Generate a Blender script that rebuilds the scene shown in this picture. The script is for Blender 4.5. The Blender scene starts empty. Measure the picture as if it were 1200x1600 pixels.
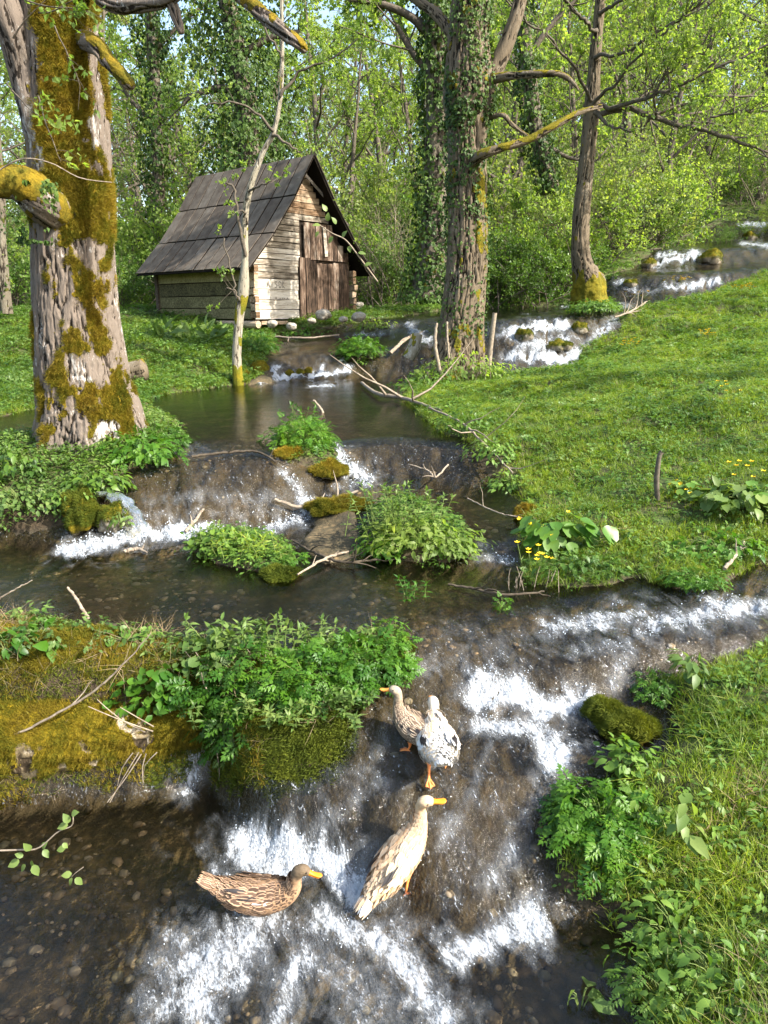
import bpy, math, random
import numpy as np
from mathutils import Vector, Matrix, Euler

rng = np.random.default_rng(11)
random.seed(11)
R = math.radians
SC = bpy.context.scene
COL = SC.collection

# ---------------------------------------------------------------- camera, light, exposure
CAMZ = 2.3
PITCH = R(15.0)
FPX = 1156.0            # focal length in pixels of a 1200 x 1600 frame
cd = bpy.data.cameras.new('camera')
cam = bpy.data.objects.new('camera', cd)
COL.objects.link(cam)
cam.location = (0, 0, CAMZ)
cam.rotation_euler = (R(90) - PITCH, 0, 0)
cd.sensor_fit = 'VERTICAL'
cd.sensor_height = 24.0
cd.lens = 24.0 * FPX / 1600.0
cd.clip_start = 0.05
cd.clip_end = 600
SC.camera = cam

SUN_DIR = Vector((0.80, -0.42, 0.74)).normalized()      # towards the sun
SUN_EL = math.asin(SUN_DIR.z)
SUN_AZ = math.atan2(SUN_DIR.x, SUN_DIR.y)
w = bpy.data.worlds.new('World')
SC.world = w
w.use_nodes = True
nt = w.node_tree
nt.nodes.clear()
sky = nt.nodes.new('ShaderNodeTexSky')
sky.sky_type = 'NISHITA'
sky.sun_disc = False
sky.sun_elevation = SUN_EL
sky.sun_rotation = SUN_AZ
sky.air_density = 1.3
sky.dust_density = 2.5
bg = nt.nodes.new('ShaderNodeBackground')
bg.inputs['Strength'].default_value = 0.15
wo = nt.nodes.new('ShaderNodeOutputWorld')
nt.links.new(sky.outputs[0], bg.inputs[0])
nt.links.new(bg.outputs[0], wo.inputs[0])
sl = bpy.data.lights.new('sun', 'SUN')
sl.energy = 4.3
sl.angle = R(0.6)
sl.color = (1.0, 0.95, 0.86)
so = bpy.data.objects.new('sun', sl)
so.rotation_euler = SUN_DIR.to_track_quat('Z', 'Y').to_euler()
so.location = (10, -5, 20)
COL.objects.link(so)
SC.view_settings.view_transform = 'Standard'
SC.view_settings.look = 'None'
SC.view_settings.gamma = 1.0
SC.view_settings.exposure = 1.55
SC.cycles.use_denoising = True
SC.cycles.max_bounces = 8
SC.cycles.diffuse_bounces = 2
SC.cycles.glossy_bounces = 3
SC.cycles.transmission_bounces = 4
SC.cycles.transparent_max_bounces = 8
SC.cycles.sample_clamp_indirect = 6
SC.cycles.caustics_reflective = False
SC.cycles.caustics_refractive = False

CP, SP = math.cos(PITCH), math.sin(PITCH)

def ray(px, py):
    dx = (px - 600.0) / FPX
    dy = (800.0 - py) / FPX
    return dx, CP + dy * SP, -SP + dy * CP

def P(px, py, z=None, d=None):
    """the point that pixel (px, py) of the 1200 x 1600 photo shows at height z, or at distance y = d"""
    x, y, zz = ray(px, py)
    t = (z - CAMZ) / zz if d is None else d / y
    return np.array((x * t, y * t, CAMZ + zz * t))

def PZD(px, z, d):
    dep = d * CP + (CAMZ - z) * SP
    return np.array(((px - 600.0) / FPX * dep, d, z))

def proj(x, y, z):
    dep = y * CP + (CAMZ - z) * SP
    dep = np.where(np.abs(dep) < 1e-3, 1e-3, dep)
    up = y * SP - (CAMZ - z) * CP
    return 600 + FPX * x / dep, 800 - FPX * up / dep, dep

# ---------------------------------------------------------------- noise
def _hash(i, j, k):
    h = (i.astype(np.uint32) * np.uint32(374761393)) ^ (j.astype(np.uint32) * np.uint32(668265263)) ^ (k.astype(np.uint32) * np.uint32(2147483647))
    h = (h ^ (h >> np.uint32(13))) * np.uint32(1274126177)
    h = (h ^ (h >> np.uint32(16))) * np.uint32(2246822519)
    h = h ^ (h >> np.uint32(15))
    return (h & np.uint32(0xFFFFFF)).astype(np.float64) / float(0xFFFFFF)

def vnoise(p):
    p = np.asarray(p, float)
    f = np.floor(p)
    i = f.astype(np.int64)
    t = p - f
    t = t * t * t * (t * (t * 6 - 15) + 10)
    r = 0
    for a in (0, 1):
        wa = t[:, 0] if a else 1 - t[:, 0]
        for b in (0, 1):
            wb = t[:, 1] if b else 1 - t[:, 1]
            for c in (0, 1):
                wc = t[:, 2] if c else 1 - t[:, 2]
                r = r + wa * wb * wc * _hash(i[:, 0] + a, i[:, 1] + b, i[:, 2] + c)
    return r

def fbm(p, octv=4, gain=0.5, off=0.0):
    p = np.asarray(p, float) + 17.3 + off
    s, a, n = 0, 1.0, 0
    for o in range(octv):
        s = s + a * vnoise(p)
        n += a
        a *= gain
        p = p * 2.03 + 5.17
    return s / n

def st(x, a, b):
    t = np.clip((x - a) / (b - a), 0, 1)
    return t * t * (3 - 2 * t)

def xyz(x, y, z=0.0):
    x = np.asarray(x, float)
    return np.stack([x.ravel(), np.broadcast_to(y, x.shape).ravel(), np.broadcast_to(z, x.shape).ravel()], 1)

# ---------------------------------------------------------------- mesh helpers
def mesh_np(name, V, F, attrs=None, mats=None, smooth=True, midx=None):
    """V (n,3); F a list of (m,k) int arrays"""
    me = bpy.data.meshes.new(name)
    V = np.ascontiguousarray(V, np.float32)
    if not isinstance(F, (list, tuple)):
        F = [F]
    F = [np.asarray(f, np.int32) for f in F if len(f)]
    nl = sum(f.size for f in F)
    nf = sum(len(f) for f in F)
    me.vertices.add(len(V))
    me.vertices.foreach_set('co', V.ravel())
    me.loops.add(nl)
    me.loops.foreach_set('vertex_index', np.concatenate([f.ravel() for f in F]))
    me.polygons.add(nf)
    tot = np.concatenate([np.full(len(f), f.shape[1], np.int32) for f in F])
    stt = np.concatenate([[0], np.cumsum(tot)[:-1]]).astype(np.int32)
    me.polygons.foreach_set('loop_start', stt)
    me.polygons.foreach_set('loop_total', tot)
    if midx is not None:
        me.polygons.foreach_set('material_index', np.asarray(midx, np.int32))
    me.polygons.foreach_set('use_smooth', np.full(nf, bool(smooth)))
    for k, a in (attrs or {}).items():
        a = np.ascontiguousarray(a, np.float32)
        if a.ndim == 1:
            at = me.attributes.new(k, 'FLOAT', 'POINT')
            at.data.foreach_set('value', a)
        else:
            at = me.attributes.new(k, 'FLOAT_VECTOR', 'POINT')
            at.data.foreach_set('vector', a.ravel())
    me.update()
    me.validate(verbose=False)
    for m in (mats if isinstance(mats, (list, tuple)) else [mats]):
        if m is not None:
            me.materials.append(m)
    return me

def ob(name, me, parent=None, label=None, cat=None, group=None, kind=None, loc=None):
    o = bpy.data.objects.new(name, me)
    COL.objects.link(o)
    if parent is not None:
        o.parent = parent
    if loc is not None:
        o.location = loc
    tag(o, label, cat, group, kind)
    return o

def tag(o, label=None, cat=None, group=None, kind=None):
    if label: o['label'] = label
    if cat: o['category'] = cat
    if group: o['group'] = group
    if kind: o['kind'] = kind
    return o

def empty(name, loc, label=None, cat=None, group=None, rz=0.0):
    o = bpy.data.objects.new(name, None)
    o.empty_display_size = 0.1
    o.location = loc
    o.rotation_euler = (0, 0, rz)
    COL.objects.link(o)
    return tag(o, label, cat, group)

def grid_faces(nr, nc, wrap=False):
    r = np.arange(nr - 1)[:, None]
    c = np.arange(nc if wrap else nc - 1)[None, :]
    c2 = (c + 1) % nc
    return np.stack([r * nc + c, r * nc + c2, (r + 1) * nc + c2, (r + 1) * nc + c], -1).reshape(-1, 4)

class MB:
    """collects vertices, quads/tris and one rnd value per vertex into one mesh"""
    def __init__(s):
        s.V = []; s.Q = []; s.T = []; s.A = []; s.n = 0
    def add(s, V, F, rnd=0.0):
        V = np.asarray(V, float); F = np.asarray(F, int)
        s.V.append(V)
        (s.Q if F.shape[1] == 4 else s.T).append(F + s.n)
        s.A.append(np.broadcast_to(np.asarray(rnd, float), (len(V),)).copy())
        s.n += len(V)
    def box(s, c, h, M=None, rnd=0.0, jit=0.0):
        b = np.array([[x, y, z] for x in (-1, 1) for y in (-1, 1) for z in (-1, 1)], float) * np.asarray(h)
        if jit: b = b + rng.uniform(-jit, jit, b.shape)
        if M is not None: b = b @ np.asarray(M).T
        s.add(b + np.asarray(c), [[0, 1, 3, 2], [4, 6, 7, 5], [0, 4, 5, 1], [2, 3, 7, 6], [0, 2, 6, 4], [1, 5, 7, 3]], rnd)
    def tube(s, pts, rad, n=6, rnd=0.0, cap=True):
        pts = np.asarray(pts, float); rad = np.broadcast_to(np.asarray(rad, float), (len(pts),))
        t = np.gradient(pts, axis=0)
        t /= np.linalg.norm(t, axis=1)[:, None] + 1e-9
        ref = np.array((0.31, 0.17, 0.93)) if abs(t[0][2]) < 0.8 else np.array((0.9, 0.3, 0.1))
        a = np.cross(t, ref); a /= np.linalg.norm(a, axis=1)[:, None] + 1e-9
        b = np.cross(t, a)
        th = np.arange(n) * 2 * math.pi / n
        V = pts[:, None] + rad[:, None, None] * (a[:, None] * np.cos(th)[None, :, None] + b[:, None] * np.sin(th)[None, :, None])
        s.add(V.reshape(-1, 3), grid_faces(len(pts), n, True), rnd)
        if cap:
            m = len(pts)
            s.T_cap(V[0], pts[0], rnd); s.T_cap(V[-1][::-1], pts[-1], rnd)
    def T_cap(s, ringv, c, rnd):
        n = len(ringv)
        i = np.arange(n)
        s.add(np.vstack([ringv, c]), np.stack([(i + 1) % n, i, np.full(n, n)], 1), rnd)
    def many(s, V, F, pos, M, rnd):
        """copies of (V,F) at pos (n,3) with matrices M (n,3,3) and rnd (n,)"""
        V = np.asarray(V, float); F = np.asarray(F, int); n = len(pos)
        if n == 0: return
        W_ = np.einsum('nij,vj->nvi', M, V) + pos[:, None]
        G = (F[None] + (np.arange(n) * len(V))[:, None, None]).reshape(-1, F.shape[1])
        s.add(W_.reshape(-1, 3), G, np.repeat(rnd, len(V)))
    def mesh(s, name, mat, smooth=True, extra=None):
        V = np.concatenate(s.V); F = []
        if s.Q: F.append(np.concatenate(s.Q))
        if s.T: F.append(np.concatenate(s.T))
        at = {'rnd': np.concatenate(s.A)}
        if extra: at.update(extra)
        return mesh_np(name, V, F, at, mat, smooth)

def rotmats(yaw, tilt, roll=None):
    """Rz(yaw) @ Rx(tilt) @ Ry(roll) for arrays"""
    cy, sy, ct, s_ = np.cos(yaw), np.sin(yaw), np.cos(tilt), np.sin(tilt)
    z = np.zeros_like(cy); o = np.ones_like(cy)
    A = np.stack([cy, -sy, z, sy, cy, z, z, z, o], -1).reshape(-1, 3, 3)
    B = np.stack([o, z, z, z, ct, -s_, z, s_, ct], -1).reshape(-1, 3, 3)
    M = A @ B
    if roll is not None:
        cr, sr = np.cos(roll), np.sin(roll)
        M = M @ np.stack([cr, z, sr, z, o, z, -sr, z, cr], -1).reshape(-1, 3, 3)
    return M

def frames(dirs, rnd_roll=True):
    """matrices whose Y axis is dirs"""
    d = dirs / (np.linalg.norm(dirs, axis=1)[:, None] + 1e-9)
    r = rng.normal(size=d.shape) if rnd_roll else np.tile([[0.0, 0.0, 1.0]], (len(d), 1)) + rng.normal(size=d.shape) * 0.35
    x = np.cross(d, r); x /= np.linalg.norm(x, axis=1)[:, None] + 1e-9
    z = np.cross(x, d)
    return np.stack([x, d, z], -1)

# ---------------------------------------------------------------- materials
MATS = {}
def NT(name):
    m = bpy.data.materials.new(name)
    m.use_nodes = True
    n = m.node_tree
    n.nodes.clear()
    out = n.nodes.new('ShaderNodeOutputMaterial')
    return m, n, out

def nd(n, typ, **kw):
    x = n.nodes.new(typ)
    for k, v in kw.items():
        if k in x.inputs.keys():
            x.inputs[k].default_value = v
        else:
            setattr(x, k, v)
    return x

def noise_(n, scale, detail=4, rough=0.55, vec=None, dist=0.0):
    x = nd(n, 'ShaderNodeTexNoise', Scale=scale, Detail=detail, Roughness=rough, Distortion=dist)
    if vec is not None: n.links.new(vec, x.inputs['Vector'])
    return x.outputs['Fac']

def ramp(n, fac, stops, interp='LINEAR'):
    x = n.nodes.new('ShaderNodeValToRGB')
    x.color_ramp.interpolation = interp
    e = x.color_ramp.elements
    while len(e) > 1: e.remove(e[0])
    for i, (p, c) in enumerate(stops):
        el = e[0] if i == 0 else e.new(p)
        el.position = p
        el.color = (c[0], c[1], c[2], 1) if not isinstance(c, (int, float)) else (c, c, c, 1)
    n.links.new(fac, x.inputs[0])
    return x.outputs[0]

def mixc(n, fac, a, b, typ='MIX'):
    x = n.nodes.new('ShaderNodeMix')
    x.data_type = 'RGBA'; x.blend_type = typ
    for s, v in ((0, fac), (6, a), (7, b)):
        if hasattr(v, 'is_linked') or isinstance(v, bpy.types.NodeSocket): n.links.new(v, x.inputs[s])
        else: x.inputs[s].default_value = v if s == 0 else (v[0], v[1], v[2], 1)
    return x.outputs[2]

def mth(n, op, a, b=0.0, c=0.0, clamp=False):
    x = n.nodes.new('ShaderNodeMath')
    x.operation = op; x.use_clamp = clamp
    for i, v in enumerate((a, b, c)):
        if isinstance(v, bpy.types.NodeSocket): n.links.new(v, x.inputs[i])
        else: x.inputs[i].default_value = v
    return x.outputs[0]

def attr(n, name, typ='GEOMETRY'):
    x = n.nodes.new('ShaderNodeAttribute')
    x.attribute_name = name
    x.attribute_type = typ
    return x

def objco(n):
    return n.nodes.new('ShaderNodeTexCoord').outputs['Object']

def mapping(n, vec, scale, rot=(0, 0, 0)):
    x = n.nodes.new('ShaderNodeMapping')
    x.inputs['Scale'].default_value = scale
    x.inputs['Rotation'].default_value = rot
    n.links.new(vec, x.inputs['Vector'])
    return x.outputs[0]

def bump(n, h, strength=0.5, dist=0.01):
    x = nd(n, 'ShaderNodeBump', Strength=strength, Distance=dist)
    n.links.new(h, x.inputs['Height'])
    return x.outputs[0]

def principled(n, out, col, rough=0.8, spec=0.3, normal=None):
    b = n.nodes.new('ShaderNodeBsdfPrincipled')
    for k, v in (('Base Color', col), ('Roughness', rough), ('Specular IOR Level', spec)):
        if isinstance(v, bpy.types.NodeSocket): n.links.new(v, b.inputs[k])
        else: b.inputs[k].default_value = (*v, 1) if k == 'Base Color' else v
    if normal is not None: n.links.new(normal, b.inputs['Normal'])
    if out is not None: n.links.new(b.outputs[0], out.inputs[0])
    return b

def leaf_mat(name, cols, trans=0.45, rough=0.5, tr_gain=1.5, inst=True, spec=0.35, spatial=0.0):
    """cols: ramp stops over a random value per leaf"""
    m, n, out = NT(name)
    a = attr(n, 'rnd').outputs['Fac']
    if inst:
        oi = n.nodes.new('ShaderNodeObjectInfo').outputs['Random']
        v = mth(n, 'FRACT', mth(n, 'ADD', a, mth(n, 'MULTIPLY', oi, 0.35)))
    else:
        v = a
    pos = n.nodes.new('ShaderNodeNewGeometry').outputs['Position']
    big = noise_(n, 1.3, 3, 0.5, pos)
    if spatial:
        pn = noise_(n, spatial, 4, .6, pos)
        pn = mth(n, 'MULTIPLY', mth(n, 'SUBTRACT', pn, .28), 2.1)
        v = mth(n, 'ADD', mth(n, 'MULTIPLY', v, .30), mth(n, 'MULTIPLY', pn, .75), clamp=True)
    c = ramp(n, v, [(i / (len(cols) - 1.0), q) for i, q in enumerate(cols)])
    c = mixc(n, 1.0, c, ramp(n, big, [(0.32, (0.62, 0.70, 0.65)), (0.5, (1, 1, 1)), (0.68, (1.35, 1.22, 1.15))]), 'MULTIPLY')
    b = principled(n, None, c, rough, spec)
    t = n.nodes.new('ShaderNodeBsdfTranslucent')
    tc = mixc(n, 1.0, c, (1.15 * tr_gain, 1.17 * tr_gain, 0.48 * tr_gain), 'MULTIPLY')
    n.links.new(tc, t.inputs[0])
    mx = n.nodes.new('ShaderNodeMixShader')
    mx.inputs[0].default_value = trans
    n.links.new(b.outputs[0], mx.inputs[1]); n.links.new(t.outputs[0], mx.inputs[2])
    n.links.new(mx.outputs[0], out.inputs[0])
    return m
# ---------------------------------------------------------------- the lie of the land
# contours across the stream, from the near pool upstream: (px, py, 'z' or 'd', value) or (px, z, 'zd', d)
def C(*pts):
    q = []
    for a, b, k, v in pts:
        q.append(P(a, b, z=v) if k == 'z' else P(a, b, d=v) if k == 'd' else PZD(a, b, v))
    q = np.array(sorted(q, key=lambda r: r[0]))
    return q
z_, d_, zd = 'z', 'd', 'zd'
CONT = [
 np.array([[-9, -0.5, 0], [9, -0.5, 0]], float),
 C((-300,1260,z_,0),(0,1243,z_,0),(200,1230,z_,0),(330,1215,z_,0),(395,1300,z_,0),(440,1340,z_,0),(520,1375,z_,0),(600,1400,z_,0),(720,1440,z_,0),(850,1440,z_,0),(1000,1440,z_,0),(1400,1440,z_,0)),
 C((-300,.18,zd,3.10),(0,.2,zd,3.17),(200,.2,zd,3.2),(330,.2,zd,3.25),(395,1250,z_,.14),(440,1262,z_,.17),(520,1250,z_,.22),(600,1240,z_,.26),(720,1215,z_,.29),(850,1200,z_,.31),(1000,1180,z_,.33),(1400,1100,z_,.4)),
 C((-300,.46,zd,3.25),(0,.5,zd,3.29),(200,.5,zd,3.3),(330,.42,zd,3.36),(395,1150,z_,.38),(440,1150,z_,.38),(520,1140,z_,.38),(600,1120,z_,.4),(720,1126,z_,.36),(850,1118,z_,.37),(1000,1080,z_,.42),(1400,1020,z_,.5)),
 C((-300,.6,zd,3.42),(0,.6,zd,3.44),(200,.6,zd,3.46),(330,.57,zd,3.5),(430,1040,z_,.57),(520,1036,z_,.55),(600,1030,z_,.55),(720,1045,z_,.5),(850,1043,z_,.52),(1000,1010,z_,.6),(1400,955,z_,.68)),
 C((-300,1000,z_,.61),(0,985,z_,.61),(300,1005,z_,.61),(600,995,z_,.61),(720,972,z_,.61),(850,948,z_,.62),(1000,930,z_,.66),(1400,900,z_,.75)),
 C((-300,838,z_,.62),(0,836,z_,.62),(200,848,z_,.62),(330,832,z_,.62),(430,822,z_,.62),(490,815,z_,.65),(560,850,z_,.65),(620,880,z_,.64),(760,884,z_,.64),(850,870,z_,.66),(1000,850,z_,.75),(1400,830,z_,.9)),
 C((-300,800,z_,.78),(0,800,z_,.78),(200,796,z_,.81),(330,789,z_,.80),(430,780,z_,.80),(500,786,z_,.74),(560,805,z_,.74),(620,850,z_,.72),(760,855,z_,.73),(850,830,z_,.78),(1000,800,z_,.9),(1400,780,z_,1.05)),
 C((-300,740,z_,1.0),(200,745,z_,.99),(330,735,z_,1.0),(430,735,z_,1.0),(500,760,z_,.84),(560,757,z_,.86),(620,780,z_,.80),(760,780,z_,.80),(850,780,z_,.85),(1000,740,z_,1.05),(1400,720,z_,1.2)),
 C((-300,720,z_,1.1),(200,712,z_,1.10),(330,706,z_,1.11),(430,712,z_,1.1),(500,737,z_,.95),(560,738,z_,.89),(620,742,z_,.87),(760,750,z_,.87),(850,730,z_,.95),(1000,690,z_,1.2),(1400,680,z_,1.35)),
 C((-300,690,z_,1.15),(330,690,z_,1.15),(430,692,z_,1.14),(500,697,z_,1.10),(560,687,z_,1.12),(620,684,z_,1.13),(760,697,z_,1.12),(850,690,z_,1.15),(1000,650,z_,1.35),(1400,640,z_,1.5)),
 C((-300,602,d_,12.6),(300,602,d_,12.6),(430,596,d_,13),(560,590,d_,13.4),(620,586,d_,13.4),(700,580,d_,13.2),(800,574,d_,13),(850,571,d_,13),(950,562,d_,13.2),(1100,520,d_,13.8),(1400,490,d_,14)),
 C((-300,556,d_,13.7),(430,553,d_,13.7),(560,550,d_,13.9),(620,545,d_,14.0),(700,540,d_,13.7),(800,528,d_,13.5),(850,527,d_,13.5),(950,520,d_,13.8),(1100,490,d_,14.5),(1400,465,d_,15)),
 C((-300,535,d_,16),(430,527,d_,15.6),(560,530,d_,15.3),(620,524,d_,15.2),(700,515,d_,14.6),(800,495,d_,14.3),(850,493,d_,14.3),(950,487,d_,14.6),(1100,474,d_,15.3),(1400,450,d_,16)),
 C((-300,505,d_,18),(430,502,d_,17),(560,501,d_,16.1),(620,498,d_,16),(700,492,d_,15.6),(800,487,d_,16),(850,486,d_,16),(950,480,d_,16),(1100,462,d_,16.3),(1400,435,d_,17)),
 C((-300,492,d_,24),(430,486,d_,22),(700,480,d_,21),(850,478,d_,19),(950,468,d_,17.5),(1040,461,d_,17),(1130,456,d_,17),(1400,425,d_,18)),
 C((-300,484,d_,26),(430,477,d_,24),(700,465,d_,24),(850,455,d_,22),(950,432,d_,17.9),(1040,426,d_,17.6),(1130,424,d_,17.6),(1400,400,d_,19)),
 C((-300,475,d_,30),(430,467,d_,28),(700,455,d_,27),(850,440,d_,25),(950,424,d_,19.5),(1040,419,d_,19.5),(1130,414,d_,19.5),(1400,388,d_,20.5)),
 C((-300,465,d_,34),(430,455,d_,32),(700,440,d_,30),(850,415,d_,27),(950,398,d_,21),(1040,391,d_,20.3),(1130,389,d_,20.3),(1400,368,d_,22)),
 C((-300,455,d_,40),(430,445,d_,38),(700,425,d_,35),(850,395,d_,31),(1040,379,d_,25),(1180,374,d_,24),(1400,360,d_,25)),
 C((-300,435,d_,50),(430,425,d_,48),(850,350,d_,40),(1040,342,d_,28),(1180,346,d_,26.5),(1400,330,d_,28)),
 C((-900,380,d_,95),(430,380,d_,95),(850,240,d_,95),(1400,140,d_,95)),
 C((-900,350,d_,160),(430,350,d_,160),(850,200,d_,160),(1400,90,d_,160)),
]
NU, NV = 560, 760
U0 = 0.80
V0, V1 = math.log(1.0), math.log(161.5)
gu = np.linspace(-U0, U0, NU)
gv = np.linspace(V0, V1, NV)
GY = np.exp(gv)[:, None] - 1.5 + 0 * gu[None]
GX = gu[None] * (GY + 1.5)

def blur(A, n):
    for _ in range(n):
        B = np.pad(A, 1, mode='edge')
        A = (B[:-2, 1:-1] + 2 * B[1:-1, 1:-1] + B[2:, 1:-1]) / 4
        B = np.pad(A, 1, mode='edge')
        A = (B[1:-1, :-2] + 2 * B[1:-1, 1:-1] + B[1:-1, 2:]) / 4
    return A

ys = [np.interp(GX, c[:, 0], c[:, 1]) for c in CONT]
zs = [np.interp(GX, c[:, 0], c[:, 2]) for c in CONT]
for k in range(1, len(ys)):
    ys[k] = np.maximum(ys[k], ys[k - 1] + 0.03)
W = zs[0].copy()
for k in range(len(ys) - 1):
    t = (GY - ys[k]) / (ys[k + 1] - ys[k])
    W = np.where(t > 0, zs[k] + (zs[k + 1] - zs[k]) * np.clip(t, 0, 1), W)
W = blur(W, 5)
WB = blur(W, 60)

def samp(A, x, y):
    x = np.asarray(x, float); y = np.asarray(y, float)
    fi = (x / (y + 1.5) + U0) / (2 * U0) * (NU - 1)
    fj = (np.log(np.maximum(y + 1.5, 1.0)) - V0) / (V1 - V0) * (NV - 1)
    fi = np.clip(fi, 0, NU - 1.001); fj = np.clip(fj, 0, NV - 1.001)
    i = fi.astype(int); j = fj.astype(int); a = fi - i; b = fj - j
    return (A[j, i] * (1 - a) + A[j, i + 1] * a) * (1 - b) + (A[j + 1, i] * (1 - a) + A[j + 1, i + 1] * a) * b

_yy = np.exp(np.linspace(math.log(2.4), math.log(161), 2500)) - 1.5
def hit(px, py, A=None):
    """where the ray through a pixel meets the height field A"""
    A = W if A is None else A
    dx, dy, dz = ray(px, py)
    t = _yy / dy
    h = samp(A, dx * t, _yy)
    below = (CAMZ + dz * t) <= h
    k = int(np.argmax(below)) if below.any() else len(_yy) - 1
    return np.array((dx * t[k], _yy[k], h[k]))

def poly(pts, world=()):
    q = []
    for p in pts:
        q.append(hit(p[0], min(p[1], 1900))[:2])
    q += [np.array(v, float) for v in world]
    return np.array(q)

def sdf(pg, x, y):
    """signed distance, positive inside"""
    d2 = np.full(x.shape, 1e9); ins = np.zeros(x.shape, bool)
    n = len(pg)
    for i in range(n):
        a, b = pg[i], pg[(i + 1) % n]
        ex, ey = b - a
        t = np.clip(((x - a[0]) * ex + (y - a[1]) * ey) / (ex * ex + ey * ey + 1e-12), 0, 1)
        d2 = np.minimum(d2, (x - a[0] - t * ex) ** 2 + (y - a[1] - t * ey) ** 2)
        c = ((a[1] > y) != (b[1] > y)) & (x < (b[0] - a[0]) * (y - a[1]) / (b[1] - a[1] + 1e-12) + a[0])
        ins ^= c
    return np.where(ins, 1, -1) * np.sqrt(d2)

# banks and islands: pixel outlines on the water, height above the water, width of the rise
LANDS = {
 'dam': (poly([(-250,985),(0,972),(60,962),(150,982),(240,998),(320,1010),(400,1030),(480,1022),(520,1005),(600,983),(648,988),(640,1020),(610,1050),(562,1068),(545,1110),(540,1160),(520,1200),(470,1222),(430,1225),(390,1195),(345,1190),(330,1150),(300,1150),(285,1200),(200,1222),(100,1236),(0,1246),(-250,1262)]), .07, .10),
 'bank': (poly([(1500,930),(1200,990),(1120,1012),(1090,1045),(1010,1060),(1010,1095),(1050,1110),(1040,1160),(1010,1185),(960,1205),(960,1240),(985,1295),(905,1310),(870,1340),(865,1390),(930,1430),(975,1480),(1005,1500),(990,1550),(985,1700),(1000,1890)], [(3.5, -.4), (6, 1.0)]), .34, .35),
 'lawn': (poly([(640,598),(625,625),(655,655),(690,680),(760,720),(795,760),(815,800),(800,860),(825,915),(900,925),(960,920),(1000,905),(1060,925),(1120,925),(1180,892),(1500,850)], [(14, 9), (20, 19)]) , .10, .25),
 'root': (poly([(-400,835),(0,830),(95,830),(130,822),(150,795),(190,748),(240,718),(290,690),(280,668),(230,650),(60,690),(-400,702)]), .12, .15),
 'meadow': (poly([(-400,650),(0,652),(60,640),(230,640),(250,618),(370,602),(402,598),(418,570),(430,520),(500,512),(560,505),(650,492),(690,486),(780,482),(920,466),(955,430),(1010,400),(1040,385),(1130,347),(1300,325)], [(60, 60), (120, 161), (-130, 161), (-60, 30)]), .16, .4),
 'isle': (poly([(290,852),(330,834),(400,832),(450,850),(462,895),(400,897),(330,884)]), .06, .08),
 'isle2': (poly([(560,860),(565,810),(640,775),(715,812),(735,856),(700,886),(620,880)]), .08, .1),
 'isle3': (poly([(430,702),(445,668),(500,662),(520,690),(530,742),(500,738),(450,722)]), .06, .08),
 'isle4': (poly([(527,566),(532,546),(590,541),(597,566)]), .08, .12),
 'isle5': (poly([(892,492),(898,472),(955,470),(968,488),(940,496)]), .08, .15),
 'bar': (poly([(480,800),(560,792),(575,830),(560,880),(500,885),(470,850)]), .03, .05),
 'rock': (poly([(385,603),(388,575),(425,572),(430,598)]), .1, .1),
}
# the lawn's far edge follows the upper stream
_far = poly([(1135,447),(1095,464),(1000,483),(978,500),(945,520),(908,550),(892,582),(800,591),(770,577),(700,573),(655,582)])
pg = LANDS['lawn'][0]
LANDS['lawn'] = (np.vstack([pg, [(16, 21.5)], poly([(1300,395),(1200,425)]), _far]), .10, .25)

_n = fbm(xyz(GX * 2.2, GY * 2.2), 4) - 0.5
_n2 = fbm(xyz(GX * 9, GY * 9), 3, off=9) - 0.5
WARP = (_n.reshape(GX.shape) * 0.16 + _n2.reshape(GX.shape) * 0.05) * np.clip(GY / 6, 0.5, 2.5)
LAND = np.full(GX.shape, -9.0)
RISE = np.zeros(GX.shape)
ID = {}
for k, (pg, h, wd) in LANDS.items():
    s = sdf(pg, GX, GY)
    s = s + (WARP if not k.startswith('isle') else WARP * 0.5)
    ID[k] = s
    RISE = np.where(s > LAND, h * (1 - np.exp(-np.clip(s, 0, 99) / wd)), RISE)
    LAND = np.maximum(LAND, s)
hum = (fbm(xyz(GX * 1.1, GY * 1.1), 4, off=3) - 0.5).reshape(GX.shape)
hum2 = (fbm(xyz(GX * 5, GY * 5), 3, off=7) - 0.5).reshape(GX.shape)
WL = W + (WB - W) * st(LAND, 0.1, 0.9)
WL = np.where(ID['dam'] > -0.05, W, WL)
LH = WL + RISE + (hum * 0.22 * st(LAND, 0.1, 1.2) + hum2 * 0.05 * st(LAND, 0.0, 0.3)) * np.clip(GY / 8, .5, 3)
slope = np.abs(np.gradient(W, axis=0) / np.gradient(GY, axis=0))
slope = blur(slope, 3)
DEPTH = 0.13 - 0.10 * st(slope, 0.1, 0.35)
bedn = (fbm(xyz(GX * 4, GY * 4), 4, off=21) - 0.5).reshape(GX.shape)
BED = W - DEPTH + bedn * np.minimum(DEPTH, 0.09)
BED = np.minimum(BED, W - 0.012)
t = st(LAND, -0.06, 0.07)
GH = BED * (1 - t) + LH * t
GH = np.where(LAND > 0.07, np.maximum(GH, W + 0.012), GH)
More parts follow.
